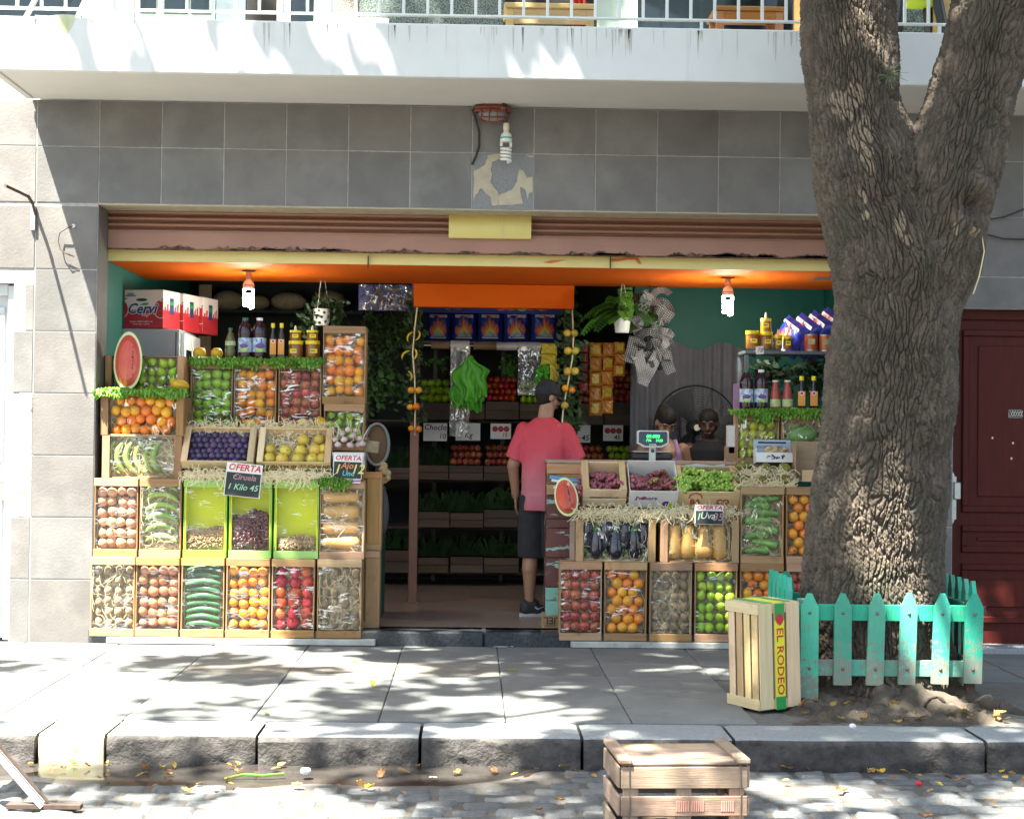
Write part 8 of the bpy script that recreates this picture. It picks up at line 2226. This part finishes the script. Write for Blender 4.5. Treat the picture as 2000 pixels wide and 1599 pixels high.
for s in (-1, 1):
    f0 = Vector((s * .105, -.01, 0))
    b = MB(); caps(b, f0 - fd * .035 + Vector((0, 0, .06)), f0 + fd * .15 + Vector((0, 0, .042)), .05, .04); caps(b, f0 - fd * .04 + Vector((0, 0, .085)), f0 + fd * .03 + Vector((0, 0, .09)), .045, .05); b.ball(f0 + fd * .05 + Vector((0, 0, .03)), (.05, .05, .02), 10, 6)
    sh_ = put('shoe', remeshed('shoe', b, 'shoe', .009, 3), man)
    b = MB(); n = 20; E = Matrix.Rotation(math.atan2(fd.y, fd.x), 3, 'Z'); pts = []
    for k in range(n):
        a = 2 * math.pi * k / n; x = .055 + .145 * math.cos(a); y = (.046 if math.cos(a) > 0 else .042) * math.sin(a) * (1 if abs(math.cos(a)) < .9 else .95); pts.append(E @ Vector((x, y, 0)) + f0)
    b.add([(p.x, p.y, .002) for p in pts] + [(p.x, p.y, .028) for p in pts], [list(range(n))[::-1], [k + n for k in range(n)]] + [[k, (k + 1) % n, (k + 1) % n + n, k + n] for k in range(n)]); b.build('sole', 'sole', sh_)
    side = E @ Vector((.07, -.05, 0)) + f0 + Vector((0, 0, .07)); b = MB(); b.prism([(-.045, .004), (-.02, -.016), (.07, .022), (-.012, -.004), (-.035, .012)], -.002, .002); b.build('side_stripe', 'sole', sh_, side, E)
# the seller behind the scale and another person in the dark behind her
def seller(name, label, loc, rz, top, skin, straps, sc=1.0, down=.62, hy=0):
    t = thing(name, label, 'person', loc, (0, 0, rz)); b = MB()
    rings(b, [(0, 0, .80, .155, .115), (0, 0, .92, .165, .12), (0, 0, 1.02, .13, .1), (0, .01, 1.14, .145, .115), (0, .0, 1.24, .15, .105), (0, -.01, 1.30, .10, .07), (0, -.01, 1.33, .06, .06)])
    caps(b, (0, -.01, 1.30), (0, .03, 1.40), .048, .047); T, E = head_shape(b, (0, .055 + hy, 1.455), 0, down, .92)
    for s in (-1, 1):
        caps(b, (s * .085, 0, .84), (s * .09, .02, .46), .095, .06); caps(b, (s * .09, .02, .46), (s * .09, -.01, .08), .058, .036); caps(b, (s * .09, -.03, .04), (s * .095, .12, .03), .04, .032)
        caps(b, (s * .155, 0, 1.255), (s * .205, .01, 1.03), .052, .042); caps(b, (s * .205, .01, 1.03), (s * .13, .2, .95), .04, .028); hand(b, (s * .125, .21, .947), (-s * .3, 1, -.1), -s, .4, .9)
    put('body', remeshed('body', b, skin, .0095, 3), t)
    b = MB(); rings(b, [(0, 0, .80, .17, .13), (0, 0, .92, .175, .13), (0, 0, 1.02, .142, .112), (0, .012, 1.13, .155, .126), (0, .004, 1.185, .152, .12)], 24)
    if straps:
        for s in (-1, 1): b.tube([(s * .085, .115, 1.15), (s * .088, .10, 1.22), (s * .082, .03, 1.315), (s * .08, -.05, 1.30), (s * .08, -.10, 1.2)], [.026, .024, .022, .022, .026], 10)
    else: rings(b, [(0, 0, 1.15, .168, .125), (0, 0, 1.25, .17, .118), (0, -.01, 1.32, .1, .08)], 20); [b.tube([(s * .15, 0, 1.26), (s * .19, .005, 1.12)], [.066, .062], 14) for s in (-1, 1)]
    put('top', remeshed('top', b, top, .010, 3), t)
    b = MB(); rings(b, [(0, 0, .80, .175, .13), (0, 0, .88, .175, .13)], 20); [b.tube([(s * .085, 0, .86), (s * .092, .015, .46), (s * .092, -.01, .1)], [.108, .075, .06], 14) for s in (-1, 1)]; put('trousers', remeshed('trousers', b, 'black_cloth', .012, 3), t)
    b = MB(); b.ball(T(0, -.014, .052), (.083 * .92, .1 * .92, .080 * .92), 20, 12, E); b.ball(T(0, -.045, 0), (.088 * .92, .075 * .92, .095 * .92), 18, 12, E)
    if straps: b.ball(T(0, -.12, .06), (.045, .045, .045), 14, 10)
    put('hair', remeshed('hair', b, 'hair', .009, 2), t); face_bits(t, T, E, .92)
    return t
p = W(1296, 850, 1.2); seller('person', 'woman in a lilac strap top looking down behind the scale', (p.x, 1.2, ZF - .0), R(180 + 12), 'lilac', 'skin', True)
p = W(1385, 850, 1.75); seller('person', 'dim person in dark clothes standing beside the fan', (p.x, 1.75, ZF + .0), R(180 - 14), 'black_cloth', 'skin_shaded', False, down=.25)

# ------------------------------------------------------------------ crates out on the pavement and in the road
q = onplane(1486, 1390, 0)
er = thing('apple_crate', 'pale slatted crate with yellow EL RODEO strip leaning by the fence', 'crate', (q.x, q.y, .002), (0, R(-2.2), R(27)), None)
hE, wE, dE = .565, .27, .30
def part(t, nm, c, d, mt, rot=None, bev=.002):
    b = MB(); b.box((0, 0, 0), d, bev); return put(nm, b.mesh(nm, mt), t, c, rot)
r = random.Random(2)
for (u, w_) in ((.045, .085), (.225, .085)): part(er, 'front_board', (u, .005, hE / 2), (w_, .007, hE - .01), 'pale_wood_z')
st_ = part(er, 'label_board', (.133, .004, hE / 2), (.066, .008, hE - .004), 'pale_wood_z')
b = MB(); b.box((.133, -.001, hE / 2), (.064, .003, hE - .006), .0005); b.build('yellow_strip', 'label_yellow', er)
for z, h_ in ((hE - .045, .085), (.035, .065)): 
    b = MB(); b.prism([(.101, z - h_ / 2)] + [(.101 + .064 * k / 8, z - h_ / 2 + (-.006 if k % 2 else .0)) for k in range(9)] + [(.165, z + h_ / 2), (.101, z + h_ / 2)], -.004, -.002); b.build('green_band', 'box_green', er)
b = MB(); b.prism([(.133 + .024 * math.cos(R(a)) * (1 - .1 * (a == 90)), hE - .085 + .030 * math.sin(R(a)) - (.006 if a in (90, 270) else 0)) for a in range(0, 360, 15)], -.006, -.003); b.build('apple_print', 'sign_red', er)
put('lettering', text_mesh('EL RODEO', .062, 'sign_red', .0005, 0, .0008, 'CENTER', 1.22), er, (.133, -.003, hE * .45), (R(90), R(90), 0))
for k in range(4): part(er, 'side_slat', (.004, .045 + k * .068, hE / 2), (.006, .052, hE - .02), 'pale_wood_z', (0, r.uniform(-.004, .004), r.uniform(-.02, .02)))
for k in range(4): part(er, 'side_slat', (wE - .004, .045 + k * .068, hE / 2), (.006, .052, hE - .02), 'pale_wood_z')
for k in range(3): part(er, 'back_slat', (.05 + k * .085, dE - .004, hE / 2), (.07, .006, hE - .02), 'pale_wood_z')
for z in (.03, hE - .03):
    part(er, 'band', (-.002, dE / 2, z), (.006, dE - .006, .055), 'pale_wood_y'); part(er, 'band', (wE / 2, .011, z), (wE - .01, .006, .05), 'pale_wood_x')
part(er, 'end_board', (wE / 2, dE / 2, .006), (wE - .012, dE - .012, .008), 'pale_wood_x'); part(er, 'end_board', (wE / 2, dE / 2, hE - .004), (wE - .012, dE - .012, .008), 'pale_wood_x')
for (u0, u1, mt) in ((.05, .1, 'box_green'), (.1, .17, 'label_yellow'), (.17, .22, 'box_green')):
    b = MB(); b.box(((u0 + u1) / 2, dE / 2, hE + .001), (u1 - u0, dE - .03, .003), .0005); b.build('top_print', mt, er)
# weathered crate in the road
qa, qb = W(1213, 1492, -4.86), W(1462, 1497, -4.86)
wc = thing('road_crate', 'weathered slatted wooden crate upside down on the cobbles', 'crate', ((qa.x + qb.x) / 2 - .0, -4.86, ZR + .006), (0, 0, R(3.5)))
w_, d_, h_ = qb.x - qa.x, .44, (qa.z + qb.z) / 2 - ZR - .006
for z, hh_ in ((h_ - .048, .085), (h_ - .16, .078), (h_ - .27, .08)):
    part(wc, 'front_slat', (0, .006, z), (w_, .011, hh_), 'grey_wood_x', (0, r.uniform(-.006, .006), 0), .003); part(wc, 'back_slat', (0, d_ - .006, z), (w_, .011, hh_), 'grey_wood_x', None, .003)
    for s in (-1, 1): part(wc, 'end_slat', (s * (w_ / 2 + .006), d_ / 2, z), (.011, d_ - .03, hh_), 'grey_wood_y', None, .003)
for x in (-.42, 0, .42): part(wc, 'inner_post', (x * w_, .022, h_ / 2), (.06, .02, h_ - .012), 'grey_wood_z')
for k in range(4): part(wc, 'top_slat', (0, .055 + k * .11, h_ + .004), (w_ - .004, .098, .009), 'grey_wood_x', (r.uniform(-.01, .01), 0, r.uniform(-.004, .004)), .003)
for s in (-1, 1): part(wc, 'batten', (s * (w_ / 2 - .016), d_ / 2, h_ + .018), (.052, d_ + .02, .02), 'grey_wood_y', None, .004); part(wc, 'corner_post', (s * (w_ / 2 - .02), d_ - .03, h_ / 2), (.03, .03, h_ - .01), 'grey_wood_z')
for k, x in enumerate((-.03, .03, .15)):
    b = MB()
    for j in range(6): b.box((x + j * .009, -.0012, h_ - .16), (.0055, .002, .042), .0004)
    b.build('faded_stamp', 'pink_paint', wc)
for x in (-.44, .44):
    b = MB(); b.tube([(x * w_, -.003, .02), (x * w_ + .004, -.004, h_ * .5), (x * w_, -.003, h_ + .03)], .002, 5); b.build('wire', 'bolt', wc)
# steel stand at the left edge
ya = onplane(90, 1581, ZR).y; fa, fb = W(14, 1584, ya), W(160, 1580, ya)
ss = thing('steel_stand', 'rusty foot and leaning leg of a white steel stand at the left', 'stand', ((fa.x + fb.x) / 2, ya, ZR + .005))
b = MB(); b.box((0, 0, .012), (fb.x - fa.x, .045, .022), .003); b.build('foot', 'rust_iron', ss)
la, lb2 = W(84, 1574, ya), W(-70, 1395, ya)
b = MB(); b.bar(la - ss.location, lb2 - ss.location, .02, .055, .003, up=(0, 1, 0)); b.build('leg', 'rail_paint', ss)
b = MB(); b.bar(la - ss.location + Vector((.022, -.004, .018)), lb2 - ss.location + Vector((.022, -.004, .018)), .012, .012, .002, up=(0, 1, 0)); b.build('rusty_edge', 'rust_iron', ss)
b = MB(); b.box((lb2.x - ss.location.x - .12, .25, .75), (.02, .6, .55), .004); b.build('sign_panel', 'rail_paint', ss)

# ------------------------------------------------------------------ fallen leaves and litter
r = random.Random(44)
def leaf_mesh(seed, mat, curl):
    q = random.Random(seed); b = MB(); n = 8
    def fn(u, v):
        x = (u - .5) * math.sin(math.pi * (v * .92 + .04)) ** .7 * (.62 + .12 * math.sin(v * 19 + seed)); z = curl * (abs(x) ** 1.4 * 1.3 + .25 * math.sin(v * 4 + seed) + .1 * math.sin(u * 9 + v * 7))
        return (x, v - .5, z)
    b.grid(fn, 6, n); return b.mesh('fallen_leaf', mat, True)
LV = {m_: [leaf_mesh(k + 1, m_, .28 + .2 * k) for k in range(4)] for m_ in ('dry_leaf', 'yellow_leaf', 'green_leaf')}
def drop(x, y, z, mt, sz, label, grp):
    o = put('fallen_leaf', r.choice(LV[mt]), None, (x, y, z), (r.uniform(-.3, .3), r.uniform(-.3, .3), r.uniform(0, 6.28)), (sz, sz, sz)); tag(o, label, 'leaf', grp)
for k in range(130):
    a = r.random(); x = r.uniform(-3.2, 3.3); y = YK1 - .02 - abs(r.gauss(0, .22)) - (.0 if a < .6 else r.uniform(0, .8))
    mt = 'dry_leaf' if r.random() < .82 else 'yellow_leaf' if r.random() < .7 else 'green_leaf'; nm = {'dry_leaf': 'dry brown', 'yellow_leaf': 'yellow', 'green_leaf': 'green'}[mt]
    drop(x, y, ZR + .022, mt, r.uniform(.022, .065), '%s fallen leaf in the road below the kerb' % nm, '%s leaves in the road' % nm)
for k in range(34): drop(r.uniform(PIT[0] + .1, PIT[1] - .05), r.uniform(YK0 + .02, YK0 + .6), r.uniform(.01, .05), 'dry_leaf', r.uniform(.03, .07), 'dry brown fallen leaf on the soil by the tree', 'leaves by the tree')
for (px_, py_, mt) in ((728, 1338, 'yellow_leaf'), (455, 1254, 'yellow_leaf'), (380, 1257, 'green_leaf'), (1000, 1310, 'yellow_leaf'), (693, 1295, 'yellow_leaf'), (520, 1395, 'green_leaf')):
    q = onplane(px_, py_, 0); drop(q.x, q.y, .008, mt, .05, '%s fallen leaf on the grey paving' % ('yellow' if 'yellow' in mt else 'green'), '%s leaves on the paving' % mt)
for i, (px_, py_, z, s_, mt, lb_) in enumerate(((978, 1263, .006, (.12, .04, .004), 'blue_paper', 'flat pale blue paper strip on the paving by the threshold'), (596, 1513, ZR + .02, (.05, .04, .04), 'paper', 'crumpled white paper in the wet gutter'), (846, 1518, ZR + .016, (.04, .02, .006), 'paper', 'small white wrapper in the gutter'), (1665, 1422, .02, (.04, .03, .025), 'paper', 'white scrap on the kerb below the tree'), (1795, 1535, ZR + .03, (.03, .03, .025), 'sign_red', 'red scrap of litter in the gutter at the right'), (1000, 1262, .005, (.03, .02, .003), 'paper', 'tiny white scrap beside the blue paper strip'))):
    q = onplane(px_, py_, z); b = MB(); b.ball((0, 0, s_[2] / 2), (s_[0] / 2, s_[1] / 2, s_[2] / 2), 9, 6); noisy(b, .25, 120, i)
    tag(b.build('litter', mt, None, (q.x, q.y, z)), lb_, 'litter')
b = MB(); b.tube([(0, 0, 0), (.08, .03, .012), (.17, .02, .01), (.26, .05, .012)], .006, 6); q = onplane(440, 1525, ZR); tag(b.build('green_stalk', 'green_leaf', None, (q.x, q.y, ZR + .014)), 'limp green stalk lying in the wet gutter', 'stalk')
